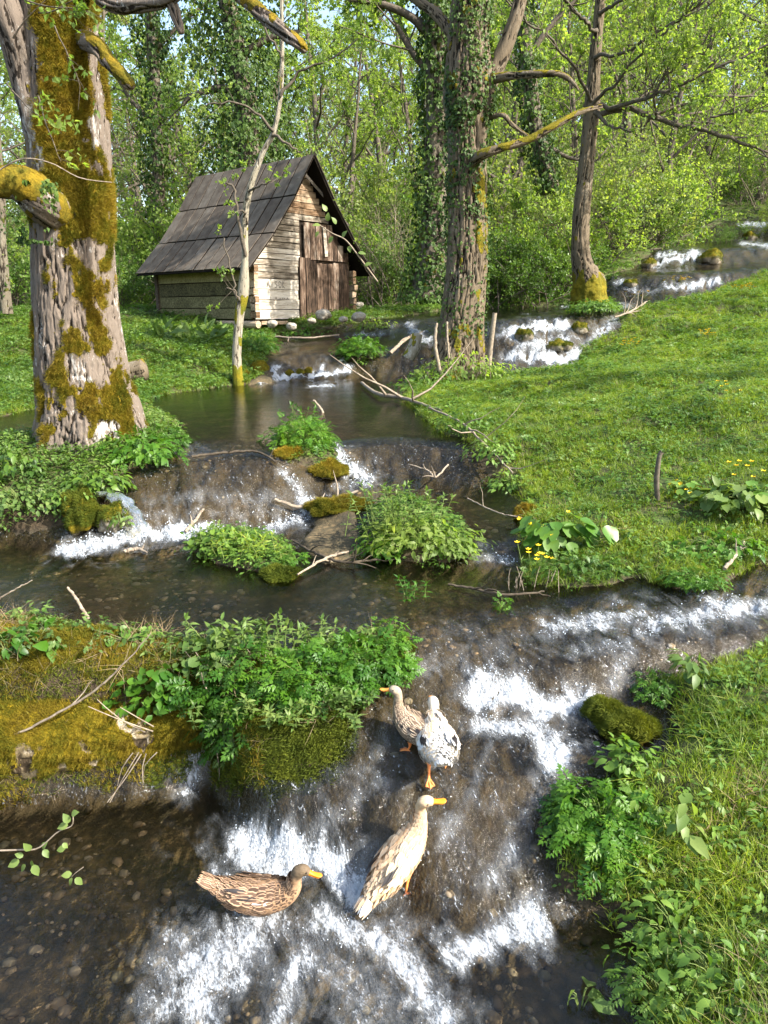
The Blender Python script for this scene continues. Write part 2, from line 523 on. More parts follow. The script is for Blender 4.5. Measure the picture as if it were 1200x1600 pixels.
# cross section of the water: ripples and turbulence
PXG, PYG, _ = proj(GX, GY, W)
FOAM = np.zeros(GX.shape)
FN = (fbm(xyz(GX * 7 + .3 * GY, GY * 4.5), 5, .62, off=51) - .5).reshape(GX.shape) * 3.2
def foam(r, s, *pts, rough=1.0):
    global FOAM
    for a, b in zip(pts[:-1], pts[1:]) if len(pts) > 1 else [(pts[0], (pts[0][0] + 1, pts[0][1]))]:
        ex, ey = b[0] - a[0], b[1] - a[1]
        tt = np.clip(((PXG - a[0]) * ex + (PYG - a[1]) * ey) / (ex * ex + ey * ey + 1e-9), 0, 1)
        dd = np.hypot(PXG - a[0] - tt * ex, (PYG - a[1] - tt * ey) * (1.25 if r > 14 else 1.6)) / r
        dd = np.maximum(dd * (1 + FN * .55) + FN * .25, 0)
        FOAM = np.maximum(FOAM, s * np.exp(-dd ** 2 * .95))
foam(52, 1.0, (385, 1318), (440, 1352), (520, 1345), (560, 1400))
foam(95, .22, (640, 1190), (760, 1260), (720, 1370))
foam(60, .25, (520, 1230), (600, 1300)); foam(60, .26, (720, 1010), (900, 1010))
foam(18, .5, (770, 1150), (740, 1230), (690, 1320)); foam(14, .5, (700, 1290), (760, 1360))
foam(30, .55, (590, 1225), (540, 1262), (490, 1310), (450, 1330))
foam(22, .5, (560, 1310), (600, 1330))
foam(70, .8, (400, 1440), (340, 1500), (290, 1570))
foam(95, .55, (470, 1440), (520, 1520), (600, 1580))
foam(50, .9, (520, 1440), (590, 1470), (650, 1530), (690, 1590))
foam(55, .75, (470, 1500), (440, 1570), (430, 1620))
foam(44, .85, (700, 1500), (760, 1475), (830, 1440))
foam(30, .55, (760, 1380), (800, 1330))
foam(34, .6, (330, 1440), (250, 1500), (240, 1590))
foam(40, 1.0, (740, 1095), (800, 1075), (860, 1105), (920, 1100))
foam(40, .9, (750, 1130), (830, 1140), (860, 1180))
foam(14, .5, (860, 1180), (858, 1225), (835, 1260), (800, 1290))
foam(22, .7, (780, 1060), (800, 1085))
foam(26, .75, (860, 985), (930, 968), (1000, 962))
foam(30, .8, (1020, 975), (1110, 955), (1210, 945), (1300, 930))
foam(24, .55, (900, 1020), (980, 1010), (960, 1070))
foam(20, .5, (690, 1040), (650, 1040)); foam(16, .5, (720, 1010), (740, 1060))
foam(15, .42, (600, 1150), (560, 1230)); foam(12, .45, (700, 1180), (640, 1230)); foam(16, .6, (668, 1222))
foam(26, .7, (310, 1165), (305, 1200), (295, 1235))
foam(17, 1.0, (105, 858), (160, 852), (220, 838), (290, 832), (340, 826))
foam(13, .9, (210, 829), (260, 824), (330, 820))
foam(24, .42, (240, 785), (440, 775))
foam(14, .45, (220, 806), (320, 803), (440, 800), (480, 806))
foam(16, .8, (400, 828), (470, 812))
foam(14, .35, (300, 700), (250, 706))
foam(18, .85, (530, 708), (545, 730), (575, 748)); foam(14, .5, (560, 755), (520, 765))
foam(15, .75, (440, 735), (470, 765), (480, 800))
foam(12, .7, (745, 872), (800, 874)); foam(10, .5, (750, 850), (770, 862))
foam(9, 1.0, (405, 596), (440, 590), (500, 584), (545, 575)); foam(9, .9, (432, 572), (425, 590)); foam(7, .8, (505, 566), (500, 580)); foam(7, .8, (532, 562), (540, 574))
foam(6, .8, (485, 604), (520, 602))
foam(12, .9, (640, 512), (655, 526), (665, 530)); foam(6, .7, (555, 522), (600, 520)); foam(5, .6, (612, 510), (612, 526))
foam(16, .95, (800, 520), (830, 512), (880, 508)); foam(15, 1.0, (795, 556), (850, 560), (905, 556)); foam(18, .75, (860, 540), (820, 540), (890, 530)); foam(15, .7, (935, 520), (960, 502), (925, 535))
foam(5, .8, (880, 480), (900, 478)); foam(7, .7, (970, 476), (985, 478))
foam(12, .95, (970, 440), (985, 450)); foam(11, .95, (1040, 448), (1080, 446), (1125, 438)); foam(8, .6, (1000, 455), (1060, 452))
foam(9, .95, (1025, 412), (1060, 404), (1110, 402)); foam(8, .9, (1030, 398), (1090, 394))
foam(9, .95, (1160, 352), (1200, 350), (1260, 348)); foam(8, .8, (1160, 380), (1200, 384))
foam(9, .9, (40, 492), (46, 503))
FOAM = np.clip(FOAM, 0, 1)
turb = FOAM * st(slope + FOAM * .15, 0.02, 0.3)
n1 = fbm(xyz(GX * 14, GY * 9, W * 9), 4, .6).reshape(GX.shape) - .5
n2 = fbm(xyz(GX * 45, GY * 30, W * 30), 3, .6, off=4).reshape(GX.shape) - .5
n3 = fbm(xyz(GX * 5, GY * 3.4, W * 3), 3, .5, off=8).reshape(GX.shape) - .5
casc = st(GY, ys[1] - .05, ys[1] + .15) * (1 - st(GY, ys[5] - .1, ys[5] + .15)) * st(PXG, 420, 520)
sg = np.maximum(st(slope, 0.05, 0.4), .85 * casc)
kd = np.clip(GY / 5, .6, 2.0)
WS = W + n1 * (.005 + .042 * sg + .07 * FOAM) * kd + n2 * (.001 + .014 * sg + .060 * FOAM) * np.clip(kd, .6, 1.3) + n3 * (.007 + .055 * sg) * kd
WS = np.where((GY > 6.9) & (GY < 12), W + (WS - W) * .35, WS)
BED = np.minimum(BED, WS - .012)
GH = np.where(LAND < -0.06, np.minimum(GH, WS - .01), GH)

# ---------------------------------------------------------------- ground and water materials
def make_ground_mat():
    m, n, out = NT('soil_and_bed')
    co = objco(n)
    land = attr(n, 'land').outputs['Fac']
    a = noise_(n, 3.0, 6, .6, co)
    b = noise_(n, 22.0, 5, .65, co)
    v = nd(n, 'ShaderNodeTexVoronoi', Scale=17.0); n.links.new(mapping(n, co, (1, 1, 1.0)), v.inputs['Vector'])
    bed = ramp(n, a, [(.30, (.045, .034, .018)), (.44, (.095, .070, .036)), (.56, (.17, .12, .060)), (.70, (.29, .20, .10))])
    bed = mixc(n, ramp(n, b, [(.35, 0.0), (.7, .8)]), bed, (.045, .047, .030))
    bed = mixc(n, 1.0, bed, ramp(n, v.outputs['Distance'], [(.0, (1.25, 1.2, 1.15)), (.55, (.6, .62, .62))]), 'MULTIPLY')
    soil = ramp(n, b, [(.3, (.030, .024, .013)), (.5, (.055, .055, .018)), (.7, (.10, .085, .045))])
    green = ramp(n, b, [(.3, (.030, .055, .012)), (.7, (.075, .12, .02))])
    soil = mixc(n, ramp(n, a, [(.42, 0.0), (.6, .8)]), soil, green)
    nz = n.nodes.new('ShaderNodeSeparateXYZ'); n.links.new(n.nodes.new('ShaderNodeNewGeometry').outputs['Normal'], nz.inputs[0])
    soil = mixc(n, ramp(n, mth(n, 'ADD', nz.outputs[2], mth(n, 'MULTIPLY', b, .25)), [(.80, 1.0), (.95, 0.0)]), soil, ramp(n, b, [(.35, (.022, .016, .010)), (.7, (.075, .052, .028))]))
    wetd = ramp(n, attr(n, 'fall').outputs['Fac'], [(.15, 0.0), (.75, .66)])
    bed = mixc(n, wetd, bed, mixc(n, ramp(n, b, [(.35, 0.0), (.7, 1.0)]), (.024, .019, .013), (.066, .052, .033)))
    c = mixc(n, ramp(n, land, [(.55, 0.0), (.66, 1.0)]), bed, soil)
    hh = mth(n, 'ADD', b, mth(n, 'MULTIPLY', noise_(n, 90, 3, .6, co), .35))
    principled(n, out, c, .8, .25, bump(n, hh, .9, .02))
    return m

def make_water_mat():
    m, n, out = NT('stream_water')
    co = objco(n)
    fo = attr(n, 'foam').outputs['Fac']
    sl_ = attr(n, 'slope').outputs['Fac']
    st_co = mapping(n, co, (1.0, .6, .6))
    rip = noise_(n, 26, 4, .6, co, .4)
    rip2 = noise_(n, 75, 3, .6, st_co, .3)
    h = mth(n, 'ADD', mth(n, 'MULTIPLY', rip, .55), mth(n, 'MULTIPLY', rip2, mth(n, 'ADD', .10, mth(n, 'MULTIPLY', sl_, .55))))
    bmp = nd(n, 'ShaderNodeBump', Distance=.015)
    n.links.new(mth(n, 'ADD', .34, mth(n, 'MULTIPLY', mth(n, 'MAXIMUM', sl_, fo), .45)), bmp.inputs['Strength'])
    n.links.new(h, bmp.inputs['Height'])
    nrm = bmp.outputs[0]
    fr = nd(n, 'ShaderNodeFresnel', IOR=1.36); n.links.new(nrm, fr.inputs['Normal'])
    tr = n.nodes.new('ShaderNodeBsdfTransparent')
    tr.inputs[0].default_value = (.90, .86, .74, 1)
    gl = nd(n, 'ShaderNodeBsdfGlossy', Roughness=.07)
    n.links.new(nrm, gl.inputs['Normal'])
    mx = n.nodes.new('ShaderNodeMixShader')
    n.links.new(fr.outputs[0], mx.inputs[0]); n.links.new(tr.outputs[0], mx.inputs[1]); n.links.new(gl.outputs[0], mx.inputs[2])
    # foam: torn sheets, bubbles and drops, drawn out along the falls
    rc = mapping(n, co, (1, 1, 1), (0, 0, R(-27)))
    f1 = noise_(n, 11, 9, .66, mapping(n, rc, (1.0, .42, .4)), 1.0)
    f2 = noise_(n, 40, 6, .70, mapping(n, rc, (1.0, .30, .25)), .5)
    f3 = noise_(n, 120, 3, .62, mapping(n, rc, (1.0, .40, .3)))
    pat = mth(n, 'ADD', mth(n, 'MULTIPLY', f1, .36), mth(n, 'ADD', mth(n, 'MULTIPLY', f2, .34), mth(n, 'MULTIPLY', f3, .30)))
    lev = mth(n, 'ADD', pat, mth(n, 'MULTIPLY', fo, .36))
    body_ = ramp(n, lev, [(.655, 0.0), (.72, .14), (.765, .45), (.81, .85), (.90, .95)])
    haze_ = mth(n, 'MULTIPLY', ramp(n, mth(n, 'ADD', f1, mth(n, 'MULTIPLY', fo, .30)), [(.50, 0.0), (.88, .62)]), fo)
    fleck = ramp(n, mth(n, 'ADD', mth(n, 'MULTIPLY', f3, .6), mth(n, 'MULTIPLY', f2, .4)), [(.57, 0.0), (.64, .85)])
    fleck = mth(n, 'MULTIPLY', fleck, mth(n, 'MULTIPLY', mth(n, 'ADD', mth(n, 'MULTIPLY', sl_, .8), mth(n, 'MULTIPLY', fo, 1.6)), ramp(n, f1, [(.42, 0.0), (.62, 1.0)]), clamp=True))
    mask = mth(n, 'MAXIMUM', body_, mth(n, 'MAXIMUM', haze_, fleck))
    fb = nd(n, 'ShaderNodeBump', Strength=1.0, Distance=.05); n.links.new(pat, fb.inputs['Height'])
    fd = principled(n, None, (.45, .475, .50), .35, .6, fb.outputs[0])
    mx2 = n.nodes.new('ShaderNodeMixShader')
    n.links.new(mask, mx2.inputs[0]); n.links.new(mx.outputs[0], mx2.inputs[1]); n.links.new(fd.outputs[0], mx2.inputs[2])
    n.links.new(mx2.outputs[0], out.inputs[0])
    return m
MATS['ground'] = make_ground_mat()
MATS['water'] = make_water_mat()

# ground sheet
ii = np.arange(0, NU, 2); ii[-1] = NU - 1
sub = (slice(None), ii)
gx, gy, gh, gl_ = GX[sub], GY[sub], GH[sub], LAND[sub]
Vg = np.stack([gx.ravel(), gy.ravel(), gh.ravel()], 1)
me = mesh_np('ground', Vg, grid_faces(NV, len(ii)), {'land': np.where(np.maximum(ID['bar'], ID['rock'])[sub].ravel() > -.05, .3, np.clip(.5 + gl_.ravel() * 5, 0, 1)), 'fall': sg[sub].ravel()}, MATS['ground'])
ob('ground', me, kind='structure', label='stream bed, grassy banks and forest floor')
# water sheet: wherever the stream runs
wet = (LAND < 0.05)
wet = blur(wet.astype(float), 2) > 0.02
okv = wet & (GY < 40)
F = grid_faces(NV, NU)
keep = okv.ravel()[F].all(1)
F = F[keep]
used = np.unique(F)
remap = np.full(NU * NV, -1); remap[used] = np.arange(len(used))
Vw = np.stack([GX.ravel(), GY.ravel(), WS.ravel()], 1)[used]
me = mesh_np('stream_water', Vw, remap[F], {'foam': FOAM.ravel()[used], 'slope': sg.ravel()[used]}, MATS['water'])
ob('stream_water', me, kind='structure', label='clear brown stream falling over travertine steps with white foam')

# drops and bubbles thrown up where the water breaks
_c = ((GY + 1.5) ** 2 * np.clip(FOAM - .42, 0, 1) * (LAND < .0) * (GY < 8) * (.3 + st(slope, .02, .3))).ravel()
_i = rng.choice(len(_c), 3600, p=_c / _c.sum())
_p = np.stack([GX.ravel()[_i], GY.ravel()[_i], WS.ravel()[_i]], 1) + rng.normal(0, .008, (3600, 3))
_p[:, 2] += rng.exponential(.007, 3600) * (.4 + 1.2 * st(slope.ravel()[_i], .05, .4))
m, n, out = NT('water_drops')
principled(n, out, (.62, .67, .72), .12, .7)
MATS['drops'] = m
_t = (1 + 5 ** .5) / 2
_ico = np.array([(-1, _t, 0), (1, _t, 0), (-1, -_t, 0), (1, -_t, 0), (0, -1, _t), (0, 1, _t), (0, -1, -_t), (0, 1, -_t), (_t, 0, -1), (_t, 0, 1), (-_t, 0, -1), (-_t, 0, 1)]) / 1.9
_icf = np.array([(0, 11, 5), (0, 5, 1), (0, 1, 7), (0, 7, 10), (0, 10, 11), (1, 5, 9), (5, 11, 4), (11, 10, 2), (10, 7, 6), (7, 1, 8), (3, 9, 4), (3, 4, 2), (3, 2, 6), (3, 6, 8), (3, 8, 9), (4, 9, 5), (2, 4, 11), (6, 2, 10), (8, 6, 7), (9, 8, 1)])
mb = MB()
_s = rng.uniform(.0010, .0030, 3600) * np.clip(_p[:, 1] / 3, .8, 2)
_M = np.eye(3)[None] * np.stack([_s, _s * rng.uniform(.8, 1.8, 3600), _s], 1)[:, None, :]
mb.many(_ico, _icf, _p, _M, np.zeros(3600))
ob('spray', mb.mesh('spray', MATS['drops']), kind='stuff', label='drops and bubbles over the white water')

# pebbles on the bed
_c = ((GY + 1.5) ** 2 * (LAND < -.02) * (GY < 7.5) * (1 - .85 * sg) * (fbm(xyz(GX * 2.3, GY * 2.3), 3, off=77).reshape(GX.shape) > .42)).ravel()
_i = rng.choice(len(_c), 5200, p=_c / _c.sum())
_p = np.stack([GX.ravel()[_i], GY.ravel()[_i], BED.ravel()[_i]], 1) + rng.normal(0, .006, (5200, 3)) * (1, 1, .3)
MATS['pebble'] = leaf_mat('bed_pebbles', [(.05, .04, .03), (.12, .095, .06), (.22, .17, .11), (.09, .085, .06), (.30, .25, .18)], .0, .7, 1.0)
_s = np.minimum(rng.exponential(.009, 5200) + .005, .032)
_M = rotmats(rng.uniform(0, 6.28, 5200), rng.normal(0, .3, 5200)) * np.stack([_s * rng.uniform(.8, 1.5, 5200), _s, _s * .55], 1)[:, None, :]
mb = MB(); mb.many(_ico * 1.0, _icf, _p, _M, rng.random(5200))
ob('pebbles', mb.mesh('pebbles', MATS['pebble']), kind='stuff', label='brown and tan pebbles on the stream bed')
# ---------------------------------------------------------------- leaf and grass pieces
def blade(L, wd, bend, n=3, tw=0.0):
    """a grass blade along +Z bending towards +Y"""
    t = np.linspace(0, 1, n + 1)
    y = bend * L * t ** 2; z = L * (t - .35 * abs(bend) * t ** 2)
    hw = wd * .5 * (1 - t ** 1.6)
    a = tw * t
    V = np.concatenate([np.stack([-hw * np.cos(a), y - hw * np.sin(a), z], 1), np.stack([hw * np.cos(a), y + hw * np.sin(a), z], 1)])
    k = n + 1
    F = [[i, k + i, k + i + 1, i + 1] for i in range(n)]
    return V, np.array(F)

def leaf(L, wd, n=3, fold=.25, droop=.25, tip=1.0, base=.0):
    """an oval leaf along +Y, normal +Z, folded along its midrib"""
    t = np.linspace(0, 1, n + 1)
    hw = wd * .5 * np.sin(np.pi * np.clip(t * (1 - base) + base, 0, 1) ** (.8 * tip)) ; hw[-1] = 0
    y = L * t; zc = -droop * L * t ** 2
    mid = np.stack([0 * t, y, zc], 1)
    l = np.stack([-hw, y, zc + fold * hw], 1); r = np.stack([hw, y, zc + fold * hw], 1)
    V = np.concatenate([l, mid, r]); k = n + 1
    F = [[i, i + 1, k + i + 1, k + i][::-1] for i in range(n)] + [[k + i, k + i + 1, 2 * k + i + 1, 2 * k + i][::-1] for i in range(n)]
    return V, np.array(F)

def disc_leaf(r, n=8, cup=.25, notch=.4):
    """a round, slightly cupped leaf with a notch where the stalk joins, centre at the origin, +Y outward"""
    th = np.linspace(-np.pi / 2 + notch, 1.5 * np.pi - notch, n)
    rr = r * (1 + .05 * np.sin(th * 5))
    V = np.vstack([[0, -r * .35, 0], np.stack([rr * np.cos(th), rr * np.sin(th), cup * rr * (.6 + .4 * np.sin(th * 2 + 1))], 1)])
    F = [[0, i, i + 1] for i in range(1, n)]
    return V, np.array(F)

def tr(V, M=None, t=(0, 0, 0), s=1.0):
    V = np.asarray(V) * s
    if M is not None: V = V @ np.asarray(M).T
    return V + np.asarray(t)

def rz(a): return np.array(Matrix.Rotation(a, 3, 'Z'))
def rx(a): return np.array(Matrix.Rotation(a, 3, 'X'))
def ry(a): return np.array(Matrix.Rotation(a, 3, 'Y'))

def join(parts):
    V = []; F = []; n = 0
    for v, f in parts:
        V.append(v); F.append(np.asarray(f) + n); n += len(v)
    return np.concatenate(V), np.concatenate(F)

def compound_leaf(L=.16):
    """a ferny, toothed leaf of the cow parsley kind: leaflets in pairs along a stalk"""
    parts = []
    def leaflet(l, a, at, w=.5):
        v, f = leaf(l, l * w, 2, .3, .2, .8)
        return tr(v, rz(a) @ ry(rng.uniform(-.35, .35)), at), f
    for t, l in ((.35, .42), (.6, .34), (.8, .25)):
        for s in (-1, 1):
            at = np.array((0, t * L, -.2 * L * t * t))
            for da, k in ((0, 1.0), (.75, .62), (-.75, .62)):
                parts.append(leaflet(l * L * k, s * (-1.15) + da * .9, at + np.array((s * .06 * L * k, 0, 0))))
    for da, k in ((0, 1.1), (.7, .8), (-.7, .8)):
        parts.append(leaflet(.3 * L * k, da, np.array((0, .88 * L, -.16 * L))))
    v, f = leaf(L * .9, L * .03, 1, 0, .2)
    parts.append((v, f[:2] if len(f) > 1 else f))
    return join(parts)

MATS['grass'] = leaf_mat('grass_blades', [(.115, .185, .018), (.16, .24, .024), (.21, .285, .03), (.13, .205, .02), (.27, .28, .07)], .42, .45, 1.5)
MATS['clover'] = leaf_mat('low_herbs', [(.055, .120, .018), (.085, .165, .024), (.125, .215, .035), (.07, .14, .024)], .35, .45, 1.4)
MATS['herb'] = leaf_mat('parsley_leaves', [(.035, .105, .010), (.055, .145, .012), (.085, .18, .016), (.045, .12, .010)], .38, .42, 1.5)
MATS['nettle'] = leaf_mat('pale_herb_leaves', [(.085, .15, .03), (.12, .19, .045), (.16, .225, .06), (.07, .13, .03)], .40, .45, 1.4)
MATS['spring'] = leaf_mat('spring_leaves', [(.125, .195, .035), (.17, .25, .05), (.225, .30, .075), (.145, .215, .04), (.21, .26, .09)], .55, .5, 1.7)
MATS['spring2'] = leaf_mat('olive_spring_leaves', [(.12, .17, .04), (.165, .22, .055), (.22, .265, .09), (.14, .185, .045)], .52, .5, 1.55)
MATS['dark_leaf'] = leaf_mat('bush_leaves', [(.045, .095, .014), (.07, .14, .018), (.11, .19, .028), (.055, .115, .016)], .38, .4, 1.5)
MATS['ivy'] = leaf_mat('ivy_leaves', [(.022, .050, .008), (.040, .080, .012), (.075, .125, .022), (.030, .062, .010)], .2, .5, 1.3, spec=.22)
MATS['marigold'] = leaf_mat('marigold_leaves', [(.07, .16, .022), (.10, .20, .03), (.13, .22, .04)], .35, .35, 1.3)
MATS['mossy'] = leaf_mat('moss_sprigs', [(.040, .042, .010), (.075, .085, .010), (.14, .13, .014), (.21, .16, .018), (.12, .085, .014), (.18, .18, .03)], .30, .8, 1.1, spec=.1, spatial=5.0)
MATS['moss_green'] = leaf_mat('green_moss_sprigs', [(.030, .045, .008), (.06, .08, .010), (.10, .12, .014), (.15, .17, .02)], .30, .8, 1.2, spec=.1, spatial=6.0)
MATS['straw'] = leaf_mat('dry_straw', [(.20, .15, .08), (.28, .22, .13), (.16, .11, .06)], .2, .7, 1.0)

def simple_mat(name, c1, c2, scale=20, rough=.8, spec=.2, bmp=.4, dist=.005, stretch=(1, 1, 1), detail=5):
    m, n, out = NT(name)
    co = objco(n)
    a = noise_(n, scale, detail, .65, mapping(n, co, stretch))
    c = ramp(n, a, [(.3, c1), (.7, c2)])
    principled(n, out, c, rough, spec, bump(n, a, bmp, dist) if bmp else None)
    return m
MATS['twig'] = simple_mat('pale_dead_twig', (.13, .10, .07), (.34, .28, .21), 30, .85)
MATS['twig_dark'] = simple_mat('dark_twig', (.035, .026, .018), (.10, .08, .055), 30, .85)
MATS['branch'] = simple_mat('grey_brown_branch', (.045, .036, .026), (.15, .125, .095), 18, .9)
MATS['petal'] = simple_mat('yellow_petals', (.75, .48, .01), (.85, .60, .02), 20, .5, .3, 0)
MATS['white_petal'] = simple_mat('white_petals', (.75, .75, .72), (.85, .85, .80), 20, .5, .3, 0)
MATS['stem'] = simple_mat('green_stems', (.09, .14, .03), (.18, .22, .06), 20, .6, .3, 0)
MATS['stone'] = simple_mat('pale_stone', (.16, .14, .11), (.42, .38, .31), 14, .85, .2, .6, .01)
MATS['wet_stone'] = simple_mat('wet_travertine', (.020, .018, .012), (.075, .062, .04), 18, .45, .5, .7, .01)

# ---------------------------------------------------------------- scatter: geometry nodes instances on a point mesh
PROTO = {}
def proto(name, parts, mat, rnd=None):
    """parts: list of (V, F); each gets a random value"""
    mb = MB()
    for v, f in parts: mb.add(v, f, rng.random() if rnd is None else rnd)
    me = mb.mesh(name, mat, smooth=True)
    PROTO[name] = bpy.data.objects.new(name + '_piece', me)
    return PROTO[name]

_groups = {}
def gn_group(pname):
    if pname in _groups: return _groups[pname]
    g = bpy.data.node_groups.new('spread_' + pname, 'GeometryNodeTree')
    g.interface.new_socket('Geometry', in_out='INPUT', socket_type='NodeSocketGeometry')
    g.interface.new_socket('Geometry', in_out='OUTPUT', socket_type='NodeSocketGeometry')
    gi = g.nodes.new('NodeGroupInput'); go = g.nodes.new('NodeGroupOutput')
    ip = g.nodes.new('GeometryNodeInstanceOnPoints')
    oi = g.nodes.new('GeometryNodeObjectInfo'); oi.inputs['Object'].default_value = PROTO[pname]
    ar = g.nodes.new('GeometryNodeInputNamedAttribute'); ar.data_type = 'FLOAT_VECTOR'; ar.inputs['Name'].default_value = 'rot'
    as_ = g.nodes.new('GeometryNodeInputNamedAttribute'); as_.data_type = 'FLOAT'; as_.inputs['Name'].default_value = 'scl'
    e = g.nodes.new('FunctionNodeEulerToRotation')
    L = g.links.new
    L(gi.outputs[0], ip.inputs['Points']); L(oi.outputs['Geometry'], ip.inputs['Instance'])
    L(ar.outputs['Attribute'], e.inputs[0]); L(e.outputs[0], ip.inputs['Rotation'])
    L(as_.outputs['Attribute'], ip.inputs['Scale']); L(ip.outputs[0], go.inputs[0])
    _groups[pname] = g
    return g

def spread(name, pname, pos, yaw=None, tilt=.25, scl=None, rot=None, parent=None, label=None, kind='stuff'):
    n = len(pos)
    if n == 0: return None
    if rot is None:
        rot = np.stack([rng.normal(0, tilt, n), rng.normal(0, tilt, n), rng.uniform(0, 6.28, n) if yaw is None else yaw], 1)
    if scl is None: scl = rng.uniform(.7, 1.3, n)
    me = bpy.data.meshes.new(name)
    me.vertices.add(n)
    me.vertices.foreach_set('co', np.ascontiguousarray(pos, np.float32).ravel())
    a = me.attributes.new('rot', 'FLOAT_VECTOR', 'POINT'); a.data.foreach_set('vector', np.ascontiguousarray(rot, np.float32).ravel())
    a = me.attributes.new('scl', 'FLOAT', 'POINT'); a.data.foreach_set('value', np.ascontiguousarray(scl, np.float32))
    me.update()
    o = ob(name, me, parent, label, kind=kind)
    md = o.modifiers.new('spread', 'NODES'); md.node_group = gn_group(pname)
    return o

def tuft(n, L, wd, spreadr, bend):
    parts = []
    for i in range(n):
        v, f = blade(L * rng.uniform(.55, 1.15), wd * rng.uniform(.7, 1.2), bend * rng.uniform(.4, 1.6), 3, rng.uniform(-1, 1))
        a = rng.uniform(0, 6.28)
        parts.append((tr(v, rz(a) @ rx(rng.uniform(-.35, .2)), (rng.normal(0, spreadr), rng.normal(0, spreadr), -.01)), f))
    return parts
for i in range(3):
    proto('grass%d' % i, tuft(13, .085, .0055, .022, .55), MATS['grass'])
proto('long_grass', tuft(16, .20, .006, .02, .8), MATS['grass'])
proto('straw', tuft(9, .16, .0035, .02, 1.0), MATS['straw'])
def herb_tuft(n, r, h, kind='disc'):
    parts = []
    for i in range(n):
        a = rng.uniform(0, 6.28); d = rng.uniform(.2, 1) * h * .9
        if kind == 'disc': v, f = disc_leaf(r * rng.uniform(.6, 1.2), 7)
        else: v, f = leaf(r * 2.4 * rng.uniform(.6, 1.2), r * 1.2, 2, .25, .3)
        if f.shape[1] == 3: f = np.concatenate([f, f[:, 2:3]], 1) if False else f
        parts.append((tr(v, rz(a) @ rx(rng.uniform(-.6, .5)), (d * math.cos(a + 1.57), d * math.sin(a + 1.57), h * rng.uniform(.35, 1.1))), f))
    return parts
proto('clover', herb_tuft(11, .011, .04), MATS['clover'])
proto('herb_small', herb_tuft(11, .014, .05, 'leaf'), MATS['clover'])
proto('herb_pale', herb_tuft(12, .016, .07, 'leaf'), MATS['nettle'])
proto('marigold_flower', [(lambda vf: (tr(vf[0], rz(k * 1.2566) @ rx(.35), (0, 0, 0)), vf[1]))(leaf(.022, .017, 2, .1, -.2)) for k in range(5)], MATS['petal'])
def moss_proto(name, mat):
    parts = []
    for i in range(14):
        v, f = blade(rng.uniform(.010, .022), .0028, .3, 1)
        parts.append((tr(v, rz(rng.uniform(0, 6.28)) @ rx(rng.uniform(-.7, .7)), (rng.normal(0, .008), rng.normal(0, .008), -.003)), f))
    proto(name, parts, mat)
moss_proto('moss_gold', MATS['mossy'])
moss_proto('moss_green', MATS['moss_green'])

# ---------------------------------------------------------------- where things grow
PXL, PYL, _dp = proj(GX, GY, GH)
INV = (PXL > -260) & (PXL < 1460) & (PYL > 0) & (PYL < 1800) & (GY > .6)
CELL = (GY + 1.5) ** 2
def sow(n, dens):
    """n points over the ground, dens = points per square metre (relative), as a grid array"""
    p = (CELL * dens * INV).ravel()
    s = p.sum()
    if s <= 0: return np.zeros((0, 3))
    idx = rng.choice(len(p), n, p=p / s)
    j, i = np.unravel_index(idx, GX.shape)
    u = gu[i] + rng.uniform(-.5, .5, n) * (gu[1] - gu[0])
    v = gv[j] + rng.uniform(-.5, .5, n) * (gv[1] - gv[0])
    y = np.exp(v) - 1.5; x = u * (y + 1.5)
    return np.stack([x, y, samp(GH, x, y)], 1)
def frac(A, y0=None):
    return A
patch = fbm(xyz(GX * 1.6, GY * 1.6), 3, off=31).reshape(GX.shape)
patch2 = fbm(xyz(GX * 4.5, GY * 4.5), 3, off=37).reshape(GX.shape)
on = lambda k, m=.03: (ID[k] > m).astype(float)
lawn, bank, meadow, dam, root = on('lawn'), on('bank'), on('meadow'), on('dam'), on('root')
isl = np.maximum.reduce([on('isle', 0), on('isle2', 0), on('isle3', 0), on('isle4', 0), on('isle5', 0)])
fall = 1 / (1 + (GY / 9) ** 2) * np.where(GY > 20, .5, 1)
near = GY < 36
dens = (lawn * 1.0 + bank * 1.5 + meadow * (GY < 17) * 1.0) * fall * near
for i in range(3):
    p = sow(20000, dens * (.35 + st(patch2, .35, .6)))
    spread('grass', 'grass%d' % i, p, scl=rng.uniform(.6, 1.25, len(p)) * (.8 + .35 * st(p[:, 1], 4, 14)), label='short bright green grass on the banks')
p = sow(4200, (bank * 1.2 + lawn * .35 + meadow * .3 * (GY < 16)) * fall * near * st(patch, .45, .6))
spread('long_grass', 'long_grass', p, scl=rng.uniform(.3, .8, len(p)), tilt=.4, label='longer grass blades leaning over the banks')
p = sow(26000, (lawn * st(patch, .40, .62) + bank * st(patch, .5, .65) + .8 * root + meadow * (GY < 36) * .8 + isl * 1.2) * fall * near)
spread('clover', 'clover', p, scl=rng.uniform(.7, 1.5, len(p)) * (.8 + .5 * st(p[:, 1], 4, 14)), label='clover and ground ivy between the grass')
p = sow(22000, (lawn * st(1 - patch, .42, .6) + bank * .7 + 1.3 * root + dam * .9 * (GY > 3.5) + meadow * (GY < 36) + isl * 1.5) * fall * near)
spread('low_herbs', 'herb_small', p, scl=rng.uniform(.7, 1.6, len(p)) * (.8 + .6 * st(p[:, 1], 4, 14)), label='low leafy herbs covering the banks')
p = sow(4200, (root * 1.2 + meadow * (GY < 18) * .35 + dam * .4 * (GY > 3.4) + lawn * st(patch2, .55, .65) * .4) * fall * near)
spread('pale_herbs', 'herb_pale', p, scl=rng.uniform(.7, 1.5, len(p)) * (.8 + .4 * st(p[:, 1], 4, 14)), label='pale green herbs along the water')
p = sow(900, (bank + dam * 1.5 + root + lawn * .15) * fall * near * st(patch2, .5, .7))
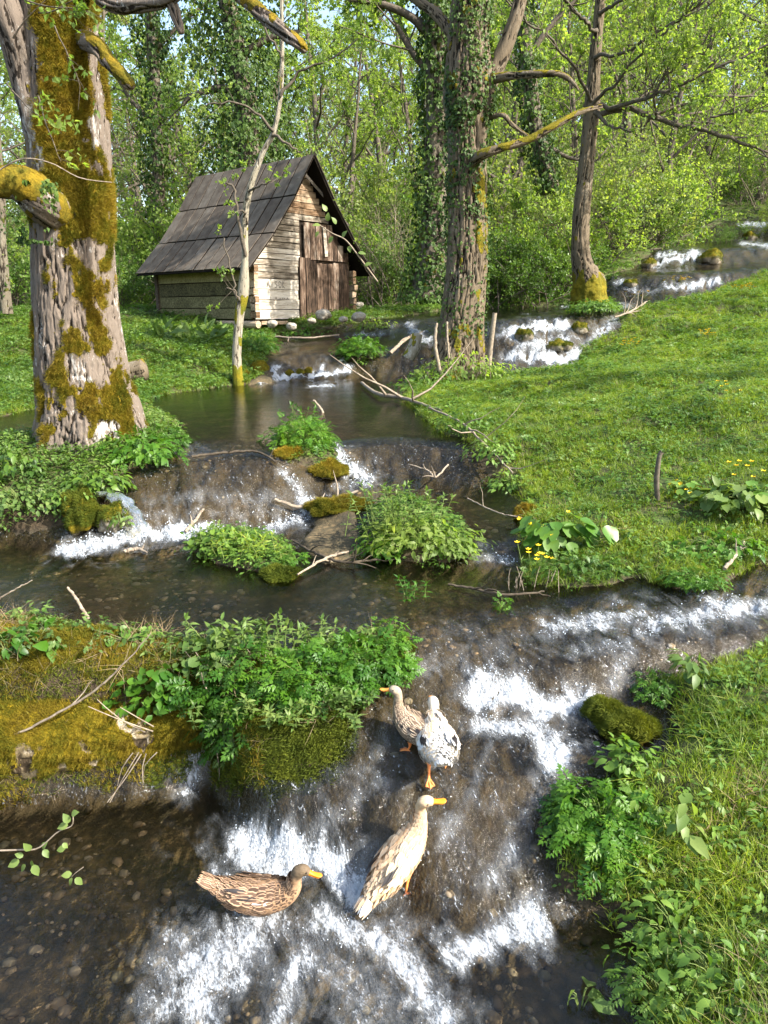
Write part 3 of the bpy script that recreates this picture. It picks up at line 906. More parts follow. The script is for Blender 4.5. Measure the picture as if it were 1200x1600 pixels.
spread('dry_straw', 'straw', p, scl=rng.uniform(.5, 1.1, len(p)), tilt=.9, label='dry straw and dead stalks in the grass')
# ---------------------------------------------------------------- tree trunks with real bark relief
def bark_mat(name, ridge, furrow, lichen, mossa, mossb, lich_amt=.5):
    m, n, out = NT(name)
    co = objco(n)
    h = attr(n, 'ridge').outputs['Fac']
    mo = attr(n, 'moss').outputs['Fac']
    fine = noise_(n, 40, 6, .7, mapping(n, co, (1, 1, .3)))
    vert = noise_(n, 9, 5, .7, mapping(n, co, (3.2, 3.2, .55)), .5)
    hf = mth(n, 'ADD', mth(n, 'MULTIPLY', h, .45), mth(n, 'ADD', mth(n, 'MULTIPLY', fine, .9), mth(n, 'MULTIPLY', vert, .9)))
    c = mixc(n, ramp(n, hf, [(.95, 0.0), (1.10, .30), (1.34, 1.0)]), furrow, ridge)
    li = ramp(n, mth(n, 'ADD', mth(n, 'MULTIPLY', noise_(n, 2.6, 4, .6, mapping(n, co, (1, 1, .45))), .65), mth(n, 'MULTIPLY', noise_(n, 34, 4, .7, mapping(n, co, (1, 1, .4))), .55)), [(.655, 0.0), (.70, lich_amt)])
    li = mth(n, 'MULTIPLY', li, ramp(n, hf, [(.95, 0.0), (1.12, 1.0)]))
    c = mixc(n, li, c, lichen)
    mn = noise_(n, 60, 5, .7, co)
    mc = mixc(n, ramp(n, noise_(n, 5, 4, .6, co), [(.35, 0.0), (.65, 1.0)]), mossa, mossb)
    mc = mixc(n, 1.0, mc, ramp(n, mn, [(.3, (.45, .45, .4)), (.7, (1.35, 1.3, 1.2))]), 'MULTIPLY')
    mm = ramp(n, mth(n, 'ADD', mo, mth(n, 'MULTIPLY', mth(n, 'SUBTRACT', mn, .5), .5)), [(.42, 0.0), (.56, 1.0)])
    c = mixc(n, mm, c, mc)
    hh = mth(n, 'ADD', mth(n, 'ADD', fine, vert), mth(n, 'MULTIPLY', mn, mm))
    principled(n, out, c, .9, .15, bump(n, hh, .9, .012))
    return m
MATS['bark_big'] = bark_mat('mossy_old_bark', (.155, .125, .10), (.024, .018, .013), (.40, .385, .355), (.22, .15, .012), (.085, .085, .010), .8)
MATS['bark_mid'] = bark_mat('rough_brown_bark', (.135, .105, .07), (.018, .013, .008), (.24, .21, .16), (.20, .16, .012), (.10, .10, .012), .5)
MATS['bark_ivy'] = bark_mat('dark_bark', (.13, .11, .08), (.022, .017, .012), (.28, .26, .20), (.09, .085, .012), (.05, .065, .012), .3)
MATS['bark_birch'] = bark_mat('pale_sapling_bark', (.27, .24, .18), (.06, .05, .035), (.40, .38, .33), (.22, .18, .014), (.13, .14, .014), .8)

def catmull(P_, n):
    P_ = np.asarray(P_, float)
    k = len(P_)
    t = np.linspace(0, k - 1, n)
    i = np.clip(t.astype(int), 0, k - 2); f = (t - i)[:, None]
    g = lambda j: P_[np.clip(j, 0, k - 1)]
    p0, p1, p2, p3 = g(i - 1), g(i), g(i + 1), g(i + 2)
    return .5 * (2 * p1 + (p2 - p0) * f + (2 * p0 - 5 * p1 + 4 * p2 - p3) * f ** 2 + (3 * p1 - p0 - 3 * p2 + p3) * f ** 3)

def trunk_mesh(name, pts, nth, nz, mat, amp=.02, freq=9.0, moss=None, seed=0, flare=0.0, nflare=6, end_cap=True, lump=0.0):
    """pts: rows (x, y, z, r)"""
    Q = catmull(pts, nz)
    C_, r = Q[:, :3], np.maximum(Q[:, 3], .004)
    t = np.gradient(C_, axis=0); t /= np.linalg.norm(t, axis=1)[:, None]
    ref = np.array((0, 1, 0.0)) if abs(t[0][1]) < .7 else np.array((0, 0, 1.0))
    a = np.cross(t, ref); a /= np.linalg.norm(a, axis=1)[:, None]
    b = np.cross(t, a)
    th = np.arange(nth) * 2 * np.pi / nth
    s = np.concatenate([[0], np.cumsum(np.linalg.norm(np.diff(C_, axis=0), axis=1))])
    TH, S_ = np.meshgrid(th, s)
    rr = np.repeat(r[:, None], nth, 1)
    ct, sn = np.cos(TH), np.sin(TH)
    rm = max(r.mean(), .03)
    q = np.stack([(ct * rr * freq).ravel(), (sn * rr * freq).ravel(), (S_ * freq * .13).ravel() + seed * 7.1], 1)
    wv = fbm(q * np.array((1, 1, 2.4)) * .5, 3, off=seed) - .5
    q2 = q + wv[:, None] * np.array((1.1, 1.1, .5))
    rd = 1 - np.abs(fbm(q2, 3, .55, off=seed + 3) * 2 - 1) * 3.0      # furrows where the noise crosses its middle
    rd = np.clip(1 - np.clip(rd, 0, 1), 0, 1).reshape(TH.shape)
    rd = st(rd, .0, .8)
    fine = (fbm(q * np.array((2.6, 2.6, 5.0)), 3, .6, off=seed + 5) - .5).reshape(TH.shape)
    low = (fbm(np.stack([(ct * 1.3).ravel(), (sn * 1.3).ravel(), (S_ * .8 / (rm * 4 + .2)).ravel()], 1), 3, off=seed + 9) - .5).reshape(TH.shape)
    fl = 0
    if flare:
        k = np.exp(-S_ / flare)
        fl = k * (.22 * np.cos(TH * nflare + seed + 1.5 * low * 6) + .10 * np.cos(TH * (nflare + 3) + 2 * seed)) * rr
    ms = np.zeros(TH.shape)
    N0 = a[:, None] * ct[..., None] + b[:, None] * sn[..., None]
    X0 = C_[:, None] + N0 * rr[..., None]
    if moss is not None:
        ms = moss(X0, N0, S_, TH)
        mn = fbm((X0 * np.array((7, 7, 4.2))).reshape(-1, 3), 4, .6, off=seed + 13).reshape(TH.shape)
        ms = st(ms + (mn - .5) * 1.5, .38, .62)
    mfine = (fbm((X0 * 38).reshape(-1, 3), 3, .6, off=seed + 15) - .5).reshape(TH.shape)
    lumpn = (fbm((X0 * 6.5).reshape(-1, 3), 3, .5, off=seed + 19) - .5).reshape(TH.shape)
    disp = amp * (rd - .6) * (1 - .5 * ms) + amp * .55 * fine + low * rr * .16 + fl + ms * (.35 * amp + mfine * amp * 1.1) + lump * lumpn * (np.exp(-S_ / .55) if flare and lump > .2 else 1.0)
    V = C_[:, None] + N0 * (rr + disp)[..., None]
    F = [grid_faces(nz, nth, True)]
    V = V.reshape(-1, 3)
    A1, A2 = rd.ravel(), ms.ravel()
    if end_cap:
        V = np.vstack([V, C_[-1] + t[-1] * .3 * r[-1]])
        i = np.arange(nth) + (nz - 1) * nth
        F.append(np.stack([i, np.roll(i, -1), np.full(nth, nz * nth)], 1))
        A1 = np.append(A1, .8); A2 = np.append(A2, 0)
    return mesh_np(name, V, F, {'ridge': A1, 'moss': A2}, mat), (C_, r)

def at_px(rows, d, zoff=0):
    """rows of (px, py, radius in px, extra distance) -> world x, y, z, r"""
    q = []
    for r_ in rows:
        dd = d + (r_[3] if len(r_) > 3 else 0)
        p = P(r_[0], r_[1], d=dd)
        dep = dd * CP + (CAMZ - p[2]) * SP
        q.append((p[0], p[1], p[2], r_[2] * dep / FPX))
    return np.array(q)

# leaf forms for trees
LV4 = (np.array([[0, 0, 0], [-.34, .45, .06], [0, 1.0, -.12], [.34, .45, .06]], float), np.array([[0, 3, 2, 1]]))
LVI = join([(np.array([[0, 0, 0], [-.5, .30, .05], [-.28, .55, 0.02], [0, .98, -.12]], float), np.array([[0, 3, 2, 1]])),
            (np.array([[0, 0, 0], [.5, .30, .05], [.28, .55, 0.02], [0, .98, -.12]], float), np.array([[0, 1, 2, 3]]))])

def leaves_on(mb, pos, dirs, size, form=LV4, var=.35):
    n = len(pos)
    M = frames(dirs) * (size * rng.uniform(1 - var, 1 + var, n))[:, None, None]
    mb.many(form[0], form[1], pos, M, rng.random(n))

def ivy_on(name, parent, C_, r, n, s0=0.0, s1=1.0, size=.06, lift=.03, bunch=.4, arc=None, seed=1):
    """ivy leaves hugging a trunk: C_ axis points, r radii"""
    mb = MB()
    u = rng.uniform(s0, s1, n * 3)
    k = u * (len(C_) - 1); i = np.clip(k.astype(int), 0, len(C_) - 2); f = (k - i)[:, None]
    c = C_[i] * (1 - f) + C_[i + 1] * f
    rr = r[i]
    th = rng.uniform(0, 2 * np.pi, n * 3)
    nrm = np.stack([np.cos(th), np.sin(th), 0 * th], 1)
    p = c + nrm * (rr + lift * rng.random(n * 3))[:, None]
    d = fbm(p * np.array((5, 5, 2.2)), 3, off=seed)
    ok = d > (.5 - .12 * (1 - bunch))
    if arc is not None: ok &= (nrm @ np.asarray(arc, float)) > -.2
    idx = np.where(ok)[0][:n]
    p, nrm = p[idx], nrm[idx]
    p = p + nrm * (np.clip(d[idx] - .5, 0, 1) * lift * 4)[:, None]
    m = len(p)
    y = nrm * .35 + np.array((0, 0, -1.0)) + rng.normal(0, .45, (m, 3)); y /= np.linalg.norm(y, axis=1)[:, None]
    zz = nrm + rng.normal(0, .35, (m, 3))
    x = np.cross(y, zz); x /= np.linalg.norm(x, axis=1)[:, None]; zz = np.cross(x, y)
    M = np.stack([x, y, zz], -1) * (size * rng.uniform(.6, 1.3, m))[:, None, None]
    mb.many(LVI[0], LVI[1], p, M, rng.random(m))
    return ob(name, mb.mesh(name, MATS['ivy'], smooth=False), parent, kind='stuff')

def limb(mb, p0, dirn, L, r, bend=.35, n=6, sides=5, up=.0):
    """a wandering limb; returns its points"""
    d = np.asarray(dirn, float); d = d / np.linalg.norm(d)
    pts = [np.asarray(p0, float)]
    for i in range(n):
        d = d + rng.normal(0, bend / n * 1.6, 3) + np.array((0, 0, up / n)); d /= np.linalg.norm(d)
        pts.append(pts[-1] + d * L / n)
    pts = np.array(pts)
    rad = r * (1 - .82 * np.linspace(0, 1, n + 1))
    mb.tube(pts, rad, sides, cap=False)
    return pts

def crown(mbw, mbl, p0, dirn, L, r, leaf_s, dens=1.0, lev=2, form=LV4, up=.3, nsub=6, ntw=5, nleaf=12):
    """a leafy bough: limb, side branches, twigs and leaves"""
    main = limb(mbw, p0, dirn, L, r, .5, 7, 5, up)
    for k in range(nsub):
        t = rng.uniform(.25, 1.0); i = min(int(t * 7), 6)
        q = main[i] + (main[i + 1] - main[i]) * (t * 7 - i)
        dm = main[i + 1] - main[i]; dm /= np.linalg.norm(dm)
        d2 = dm * .7 + rng.normal(0, .6, 3) + np.array((0, 0, .15))
        l2 = L * rng.uniform(.25, .5) * (1.1 - .5 * t)
        s2 = limb(mbw, q, d2, l2, r * .35, .5, 4, 3, .1)
        for j in range(ntw):
            t3 = rng.uniform(.2, 1.0); i3 = min(int(t3 * 4), 3)
            q3 = s2[i3] + (s2[i3 + 1] - s2[i3]) * (t3 * 4 - i3)
            d3 = (s2[i3 + 1] - s2[i3]); d3 = d3 / np.linalg.norm(d3) * .6 + rng.normal(0, .55, 3)
            l3 = l2 * rng.uniform(.3, .6)
            s3 = limb(mbw, q3, d3, l3, r * .12, .4, 2, 3, 0)
            m = max(1, int(nleaf * dens * rng.uniform(.5, 1.4)))
            tt = rng.uniform(.1, 1.05, m)[:, None]
            pos = s3[0] + (s3[-1] - s3[0]) * tt + rng.normal(0, l3 * .10, (m, 3))
            dr = (s3[-1] - s3[0]) / l3 * .5 + rng.normal(0, .7, (m, 3)) + np.array((0, 0, -.1))
            leaves_on(mbl, pos, dr, leaf_s, form)

# -- the big mossy tree
big = at_px([(142, 770, 95), (142, 705, 89), (140, 650, 80), (131, 600, 71), (120, 500, 63), (114, 400, 60), (109, 300, 60), (106, 200, 59), (98, 100, 58), (90, 0, 58), (80, -120, 64), (70, -300, 58), (60, -600, 46)], 6.75)
root_big = empty('mossy_tree', tuple(big[1, :3]), 'huge old tree covered in golden moss with white lichen bark', 'tree')
def relink(o, parent):
    o.parent = parent
    o.matrix_parent_inverse = Matrix.Translation(-Vector(parent.location))
def part(name, me, parent, **k):
    o = ob(name, me, None, **k)
    relink(o, parent)
    return o
def moss_big(X, N, S_, TH):
    px, py, _ = proj(X[..., 0], X[..., 1], X[..., 2])
    lean = (px - (120 + (py - 300) * .03)) / 60
    m = .60 - .24 * np.abs(lean + .05) ** 1.5
    m = m + .25 * np.exp(-((px - 200) / 35) ** 2 - ((py - 620) / 70) ** 2) + .12 * (py < 330) - .22 * np.exp(-((px - 190) / 25) ** 2 - ((py - 520) / 60) ** 2) - .25 * np.exp(-((px - 75) / 22) ** 2 - ((py - 470) / 90) ** 2) - .25 * np.exp(-((px - 165) / 16) ** 2 - ((py - 190) / 110) ** 2)
    m = m - .35 * np.exp(-((px - 95) / 40) ** 2 - ((py - 720) / 40) ** 2)
    return m
me, ax_big = trunk_mesh('trunk', big, 300, 620, MATS['bark_big'], .024, 23, moss_big, 1, .35, 6)
part('trunk', me, root_big)
def moss_all(v=.75):
    return lambda X, N, S_, TH: v + .35 * N[..., 2]
for rows, d, mo in (
    ([(82, 260, 28, .15), (62, 200, 24, 0), (38, 110, 23, 0), (14, 30, 22, -.1), (-30, -90, 20, -.2), (-80, -250, 16, -.3)], 6.6, lambda X, N, S_, TH: .18 + .1 * N[..., 2]),
    ([(110, 345, 28, 0), (74, 322, 30, -.3), (48, 298, 30, -.4), (22, 286, 26, -.45), (-5, 285, 22, -.5), (-40, 262, 19, -.55), (-110, 250, 16, -.6)], 6.7, moss_all(.62)),
    ([(120, 60, 14, 0), (150, 72, 13, -.3), (168, 96, 11, -.35), (185, 112, 10, -.4), (200, 130, 9, -.4), (208, 136, 5, -.4)], 6.7, moss_all(.45)),
    ([(120, -40, 14, 0), (155, -6, 11, -.3), (185, 10, 10, -.4), (225, 8, 9, -.5), (262, 0, 9, -.6), (300, -25, 8, -.7), (380, -60, 7, -.8)], 6.7, moss_all(.2)),
    ([(258, -6, 8, -.6), (270, 10, 8, -.6), (276, 28, 7, -.6), (282, 46, 5, -.6), (283, 53, 3, -.6)], 6.7, moss_all(.1)),
    ([(330, -60, 11, -.9), (375, -8, 10, -1.0), (410, 22, 10, -1.1), (445, 52, 9, -1.2), (470, 72, 8, -1.2), (478, 80, 4, -1.2)], 6.7, moss_all(.55))):
    me, _ = trunk_mesh('limb', at_px(rows, d), 60, 90, MATS['bark_big'], .012, 16, mo, 3)
    part('limb', me, root_big)
p0 = big[6]
MOSSY_TRUNK = [(o_, 1) for o_ in bpy.data.objects if o_.parent == root_big]
# ivy and fresh shoots on it
iv = at_px([(60, 380, 12, -.3), (55, 340, 22, -.5), (62, 300, 20, -.5), (60, 280, 8, -.5)], 6.6)
q = catmull(iv, 20)
o = ivy_on('ivy', None, q[:, :3], q[:, 3], 420, size=.035, lift=.06, arc=(-.2, -1, .2)); relink(o, root_big)
mbw, mbl = MB(), MB()
for (a, b, e, dx_, dz_) in ((20, 60, -.8, .5, .5), (60, 20, -.8, .8, -.2), (10, 130, -.7, .6, -.6), (60, 150, -.8, .2, -.9), (40, 0, -.9, .9, -.3), (85, 40, -.7, .4, -.8)):
    q = P(a, b, d=6.6 + e)
    crown(mbw, mbl, q, (dx_, -.1, dz_), .55, .006, .045, 1, nsub=4, ntw=3, nleaf=5)
part('twig', mbw.mesh('twig', MATS['branch']), root_big)
part('fresh_leaves', mbl.mesh('fresh_leaves', MATS['spring'], smooth=False), root_big, kind='stuff')
mb = MB(); mb.tube(catmull([P(-5, 268, d=5.9), P(35, 248, d=5.9), P(80, 255, d=5.95), P(125, 278, d=6.05), P(175, 285, d=6.2)], 16), np.linspace(.006, .003, 16), 5)
part('bare_shoot', mb.mesh('bare_shoot', MATS['twig']), root_big)

# -- the second big tree, ivy and rough brown bark
mid = at_px([(708, 640, 64), (708, 600, 53), (715, 560, 42), (722, 500, 34), (730, 400, 31), (731, 300, 29), (731, 200, 30), (732, 150, 37), (732, 60, 30), (738, -40, 28), (742, -200, 26), (745, -500, 18)], 11.6)
root_mid = empty('ivy_clad_tree', tuple(mid[1, :3]), 'tall rough barked tree with scattered ivy, standing on the stream bank', 'tree')
me, ax_mid = trunk_mesh('trunk', mid, 200, 460, MATS['bark_mid'], .030, 15, lambda X, N, S_, TH: .22 + .35 * (N[..., 0] > .35) * np.exp(-((X[..., 2] - 3.6) / .7) ** 2) + .18 * np.exp(-((X[..., 2] - 1.6) / .5) ** 2), 5, .3, 5)
part('trunk', me, root_mid)
for rows, mo in (([(735, 195, 18, 0), (758, 140, 15, 0), (780, 95, 12.5, 0), (800, 45, 11, 0), (815, -10, 10, 0), (840, -120, 12, 0), (870, -300, 9, 0)], .15),
                 ([(735, 262, 10, -.1), (750, 244, 7.5, -.4), (782, 232, 6, -.5), (824, 219, 5.5, -.5), (862, 199, 5, -.5), (905, 176, 4, -.4), (940, 166, 3, -.3)], .45),
                 ([(745, 130, 8, 0), (790, 120, 6, -.3), (840, 116, 5, -.6), (880, 118, 4, -.7), (905, 140, 2, -.7)], .3),
                 ([(758, 185, 4, 0), (785, 180, 3.5, -.2), (800, 195, 3, -.2), (825, 212, 2, -.2)], .2),
                 ([(712, 60, 9, 0), (680, 20, 8, .2), (640, -10, 7, .4), (600, -60, 6, .5)], .2)):
    me, _ = trunk_mesh('limb', at_px(rows, 11.6), 40, 80, MATS['bark_mid'], .014, 16, moss_all(mo), 7)
    part('limb', me, root_mid)
o = ivy_on('ivy', None, ax_mid[0], ax_mid[1], 3600, .42, .78, .05, .05, .3, seed=2); relink(o, root_mid)
o = ivy_on('ivy', None, ax_mid[0], ax_mid[1], 1100, .24, .45, .045, .03, .1, seed=3); relink(o, root_mid)

# -- slender tree with a golden mossy foot by the upper fall
sl3 = at_px([(922, 500, 34), (921, 470, 27), (920, 445, 25), (912, 418, 17), (907, 390, 14), (908, 340, 13), (914, 280, 12), (920, 220, 11.5), (925, 170, 12), (928, 120, 9.5), (932, 60, 8.5), (938, 0, 8), (944, -100, 7), (950, -300, 5)], 15.9)
root_sl = empty('slender_tree', tuple(sl3[1, :3]), 'slender tree with a swollen golden mossy foot beside the upper waterfall', 'tree')
me, _ = trunk_mesh('trunk', sl3, 100, 300, MATS['bark_mid'], .016, 15, lambda X, N, S_, TH: .12 + .8 * (1 - st(X[..., 2], 2.75, 3.3)), 11, .18, 4, lump=.34)
part('trunk', me, root_sl)
mbw, mbl = MB(), MB()
limbs3 = [([(926, 175, 6), (980, 172, 5.5, -.3), (1030, 186, 5, -.5), (1085, 200, 4.5, -.7), (1140, 216, 3.5, -.9), (1185, 232, 2.5, -1), (1230, 250, 1.5, -1)], 10),
          ([(928, 170, 5), (985, 160, 4, -.5), (1035, 145, 3.5, -.9), (1090, 120, 3, -1.2), (1150, 92, 2.5, -1.4), (1230, 60, 2, -1.5)], 14),
          ([(1015, 183, 4, -.4), (1060, 165, 3, -.4), (1110, 150, 2.5, -.5), (1180, 150, 2, -.5), (1240, 140, 1.5, -.5)], 9),
          ([(925, 165, 4), (970, 120, 3, -.6), (1015, 70, 2.4, -1), (1060, 30, 2, -1.3), (1110, -20, 1.5, -1.5)], 12),
          ([(925, 160, 4), (900, 110, 3, -.5), (860, 60, 2.5, -.9), (810, 20, 2, -1.1), (770, -30, 1.5, -1.2)], 10),
          ([(930, 90, 4), (980, 78, 3, -.7), (1030, 50, 2.5, -1.1), (1090, 10, 2, -1.4), (1140, -30, 1.5, -1.6)], 12),
          ([(928, 175, 4), (955, 196, 3, -.4), (985, 205, 2.4, -.6), (995, 212, 1.5, -.6)], 2),
          ([(1085, 203, 3, -.7), (1110, 185, 2.4, -.8), (1160, 175, 2, -1), (1230, 170, 1.5, -1)], 8),
          ([(932, 50, 4), (900, 20, 3, -.4), (870, -20, 2.4, -.6)], 6), ([(936, 20, 4), (990, -10, 3, -.8), (1060, -50, 2, -1.2)], 8),
          ([(1030, 186, 3, -.5), (1020, 150, 2.4, -.8), (1050, 110, 2, -1.0), (1100, 80, 1.6, -1.2)], 10)]
for rows, nb in limbs3:
    q = catmull(at_px(rows, 15.8), 22)
    q[1:-1, :3] += rng.normal(0, .02, (20, 3))
    mbw.tube(q[:, :3], q[:, 3] * .78, 7)
    for j in range(nb):
        i = rng.integers(5, 21)
        d = (q[i, :3] - q[i - 1, :3]); d /= np.linalg.norm(d)
        crown(mbw, mbl, q[i, :3], d * .8 + rng.normal(0, .5, 3) + np.array((0, 0, .25)), rng.uniform(.5, 1.3), .012, .07, 1, nsub=5, ntw=4, nleaf=4)
part('branches', mbw.mesh('branches', MATS['branch']), root_sl, kind='stuff')
part('crown', mbl.mesh('crown', MATS['spring'], smooth=False), root_sl, kind='stuff')

# -- pale sapling in front of the hut
sap = at_px([(373, 640, 10), (373, 605, 8.5), (370, 560, 7), (373, 500, 7), (380, 455, 8.5), (383, 400, 5.2), (383, 340, 4.8), (392, 290, 4.8), (410, 240, 4), (428, 205, 3.8), (438, 150, 3.6), (441, 80, 3), (440, 0, 2.4), (444, -90, 2)], 12.45)
root_sap = empty('pale_sapling', tuple(sap[1, :3]), 'thin crooked pale tree with mossy patches growing from the water before the hut', 'tree')
me, ax_sap = trunk_mesh('trunk', sap, 40, 260, MATS['bark_birch'], .006, 26, lambda X, N, S_, TH: .2 + .45 * np.exp(-((X[..., 2] - 2.35) / .28) ** 2) + .3 * np.exp(-((X[..., 2] - 1.25) / .25) ** 2), 21)
part('trunk', me, root_sap)
mbw, mbl = MB(), MB()
for rows, nb in (([(384, 400, 3), (372, 340, 2.4, -.1), (366, 300, 2, -.1), (355, 285, 1.6, -.1)], 3), ([(388, 300, 2), (405, 290, 1.6, -.2), (425, 280, 1.2, -.3)], 3),
                 ([(372, 480, 2), (365, 440, 1.6, 0), (355, 400, 1.3, 0), (350, 370, 1, 0)], 1), ([(376, 470, 2), (366, 455, 1.5, -.1), (352, 450, 1, -.1)], 3),
                 ([(428, 205, 3), (395, 170, 2, -.1), (360, 160, 1.6, -.2), (320, 165, 1.2, -.2)], 7), ([(438, 150, 3), (470, 110, 2, 0), (520, 90, 1.5, 0), (560, 60, 1, 0)], 6),
                 ([(440, 90, 2), (410, 40, 1.6, 0), (380, 0, 1, 0)], 5), ([(425, 210, 3), (450, 225, 2, -.1), (470, 240, 1.3, -.1)], 1), ([(386, 350, 2), (380, 330, 1.5, -.2), (360, 335, 1, -.3)], 2)):
    q = catmull(at_px(rows, 12.4), 14)
    q[1:, :3] += rng.normal(0, .012, (13, 3))
    mbw.tube(q[:, :3], q[:, 3], 5)
    for j in range(nb):
        i = rng.integers(7, 14)
        d = (q[i, :3] - q[i - 1, :3]); d /= np.linalg.norm(d)
        crown(mbw, mbl, q[i, :3], d + rng.normal(0, .5, 3), rng.uniform(.25, .5), .005, .055, 1, nsub=3, ntw=2, nleaf=5)
part('branches', mbw.mesh('branches', MATS['branch']), root_sap, kind='stuff')
part('crown', mbl.mesh('crown', MATS['spring'], smooth=False), root_sap, kind='stuff')

# -- trees wrapped in ivy farther back
def ivy_tree(rows, d, label, n, size=.09, lift=.35, mat='bark_ivy', s0=.0, s1=1.0, seed=4, boughs=()):
    a = at_px(rows, d)
    rt = empty('ivy_wrapped_tree', tuple(a[0, :3]), label, 'tree')
    me, ax = trunk_mesh('trunk', a, 60, 160, MATS[mat], .02, 10, moss_all(.25), seed)
    part('trunk', me, rt)
    o = ivy_on('ivy', None, ax[0], ax[1], n, s0, s1, size, lift, .2, seed=seed); relink(o, rt)
    mbw, mbl = MB(), MB()
    for rows2, nb in boughs:
        q = catmull(at_px(rows2, d), 14)
        mbw.tube(q[:, :3], q[:, 3], 6)
        for j in range(nb):
            i = rng.integers(4, 14)
            dd = (q[i, :3] - q[i - 1, :3]); dd /= np.linalg.norm(dd)
            crown(mbw, mbl, q[i, :3], dd + rng.normal(0, .6, 3), rng.uniform(.8, 1.8), .02, .09, 1, nsub=5, ntw=4, nleaf=6)
    if boughs:
        part('branches', mbw.mesh('branches', MATS['branch']), rt, kind='stuff')
        part('crown', mbl.mesh('crown', MATS['spring'], smooth=False), rt, kind='stuff')
    return rt
ivy_tree([(672, 470, 34), (676, 420, 26), (678, 340, 20), (682, 250, 18), (684, 150, 18), (682, 50, 18), (680, -60, 17), (680, -300, 12)], 14.6,
         'dark ivy wrapped trunk standing close behind the rough barked tree', 6500, .075, .16, seed=6,
         boughs=[([(680, 60, 8), (640, 25, 6), (590, 5, 5), (540, 0, 4)], 8), ([(682, 120, 6), (650, 90, 5), (620, 40, 4)], 5), ([(684, 20, 6), (630, -30, 5), (560, -60, 4)], 6)])
ivy_tree([(862, 300, 13), (852, 260, 12), (838, 200, 11), (828, 130, 11), (820, 60, 10), (812, -20, 9), (800, -150, 7)], 20,
         'leaning ivy wrapped trunk between the big tree and the slender tree', 3000, .09, .18, seed=8,
         boughs=[([(825, 90, 5), (860, 40, 4), (900, 0, 3)], 6), ([(850, 225, 4), (885, 245, 3), (910, 250, 2)], 1)])
ivy_tree([(392, 300, 18), (390, 240, 17), (386, 180, 16), (375, 110, 15), (362, 40, 14), (350, -40, 13), (345, -200, 10)], 21,
         'tree smothered in very dark ivy above the hut roof', 9500, .10, .95, seed=10,
         boughs=[([(380, 150, 7), (345, 138, 6), (300, 150, 4), (285, 165, 3)], 3), ([(370, 90, 6), (420, 60, 5), (470, 50, 4)], 6)])
ivy_tree([(250, 420, 10), (248, 300, 9), (245, 200, 9), (240, 100, 9), (236, 0, 8), (232, -150, 7)], 24,
         'straight ivy wrapped trunk behind the hut roof', 3600, .11, .35, seed=12,
         boughs=[([(246, 200, 4), (200, 150, 3), (170, 90, 3)], 6), ([(240, 80, 4), (290, 30, 3), (330, 0, 2)], 7)])
ivy_tree([(10, 490, 9), (6, 440, 8), (2, 380, 7), (0, 300, 7), (-6, 200, 6), (-8, 50, 6)], 17, 'dark thin trunk at the left edge of the meadow', 200, .06, .05, seed=14)
# ---------------------------------------------------------------- the wooden water mill hut
def wood_mat(name, cols, grain_axis='x', scale=1.0, bmp=.9):
    m, n, out = NT(name)
    co = objco(n)
    oi = n.nodes.new('ShaderNodeObjectInfo').outputs['Random']
    off = n.nodes.new('ShaderNodeCombineXYZ'); n.links.new(mth(n, 'MULTIPLY', oi, 37.0), off.inputs[0]); n.links.new(mth(n, 'MULTIPLY', oi, 19.0), off.inputs[2])
    va = n.nodes.new('ShaderNodeVectorMath'); n.links.new(co, va.inputs[0]); n.links.new(off.outputs[0], va.inputs[1])
    s = (2.5, 30, 30) if grain_axis == 'x' else (30, 30, 2.5)
    g = noise_(n, 1.0 * scale, 6, .7, mapping(n, va.outputs[0], s), .3)
    big = noise_(n, 2.2, 4, .6, va.outputs[0])
    v = mth(n, 'ADD', mth(n, 'MULTIPLY', g, .75), mth(n, 'ADD', mth(n, 'MULTIPLY', big, .35), mth(n, 'MULTIPLY', mth(n, 'SUBTRACT', oi, .5), .22)))
    c = ramp(n, v, cols)
    principled(n, out, c, .9, .15, bump(n, g, bmp, .012))
    return m
MATS['w_pale'] = wood_mat('weathered_pale_boards', [(.36, (.07, .055, .04)), (.47, (.24, .20, .15)), (.57, (.42, .37, .30)), (.72, (.58, .53, .46))])
MATS['w_gable'] = wood_mat('brown_gable_boards', [(.36, (.06, .035, .02)), (.5, (.20, .125, .07)), (.68, (.42, .32, .22))])
MATS['w_door'] = wood_mat('dark_rotting_boards', [(.42, (.018, .012, .008)), (.52, (.07, .045, .03)), (.61, (.15, .10, .07)), (.72, (.36, .30, .24))], 'z')
MATS['w_side'] = wood_mat('mossy_side_boards', [(.36, (.035, .030, .016)), (.52, (.12, .105, .05)), (.70, (.26, .23, .12))])
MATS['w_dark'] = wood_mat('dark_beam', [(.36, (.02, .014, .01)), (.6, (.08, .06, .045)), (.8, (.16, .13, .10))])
MATS['w_grey'] = wood_mat('grey_beam', [(.36, (.08, .07, .06)), (.6, (.24, .21, .18)), (.8, (.36, .33, .29))])
m, n, out = NT('tar_paper_roofing')
co = objco(n); oi = n.nodes.new('ShaderNodeObjectInfo').outputs['Random']
a = noise_(n, 5, 6, .65, co); b = noise_(n, 160, 2, .5, co); s_ = noise_(n, 3, 5, .7, mapping(n, co, (6, 1, 1)))
c = ramp(n, mth(n, 'ADD', a, mth(n, 'MULTIPLY', mth(n, 'SUBTRACT', oi, .5), .25)), [(.3, (.075, .060, .047)), (.55, (.118, .098, .077)), (.75, (.165, .142, .115))])
c = mixc(n, ramp(n, s_, [(.66, 0.0), (.74, .35)]), c, (.30, .28, .24))
principled(n, out, c, .95, .06, bump(n, mth(n, 'ADD', a, mth(n, 'MULTIPLY', b, .4)), .5, .01))
MATS['tar'] = m
MATS['black'] = simple_mat('dark_paint', (.06, .055, .05), (.20, .18, .15), 60, .7, .2, 0)

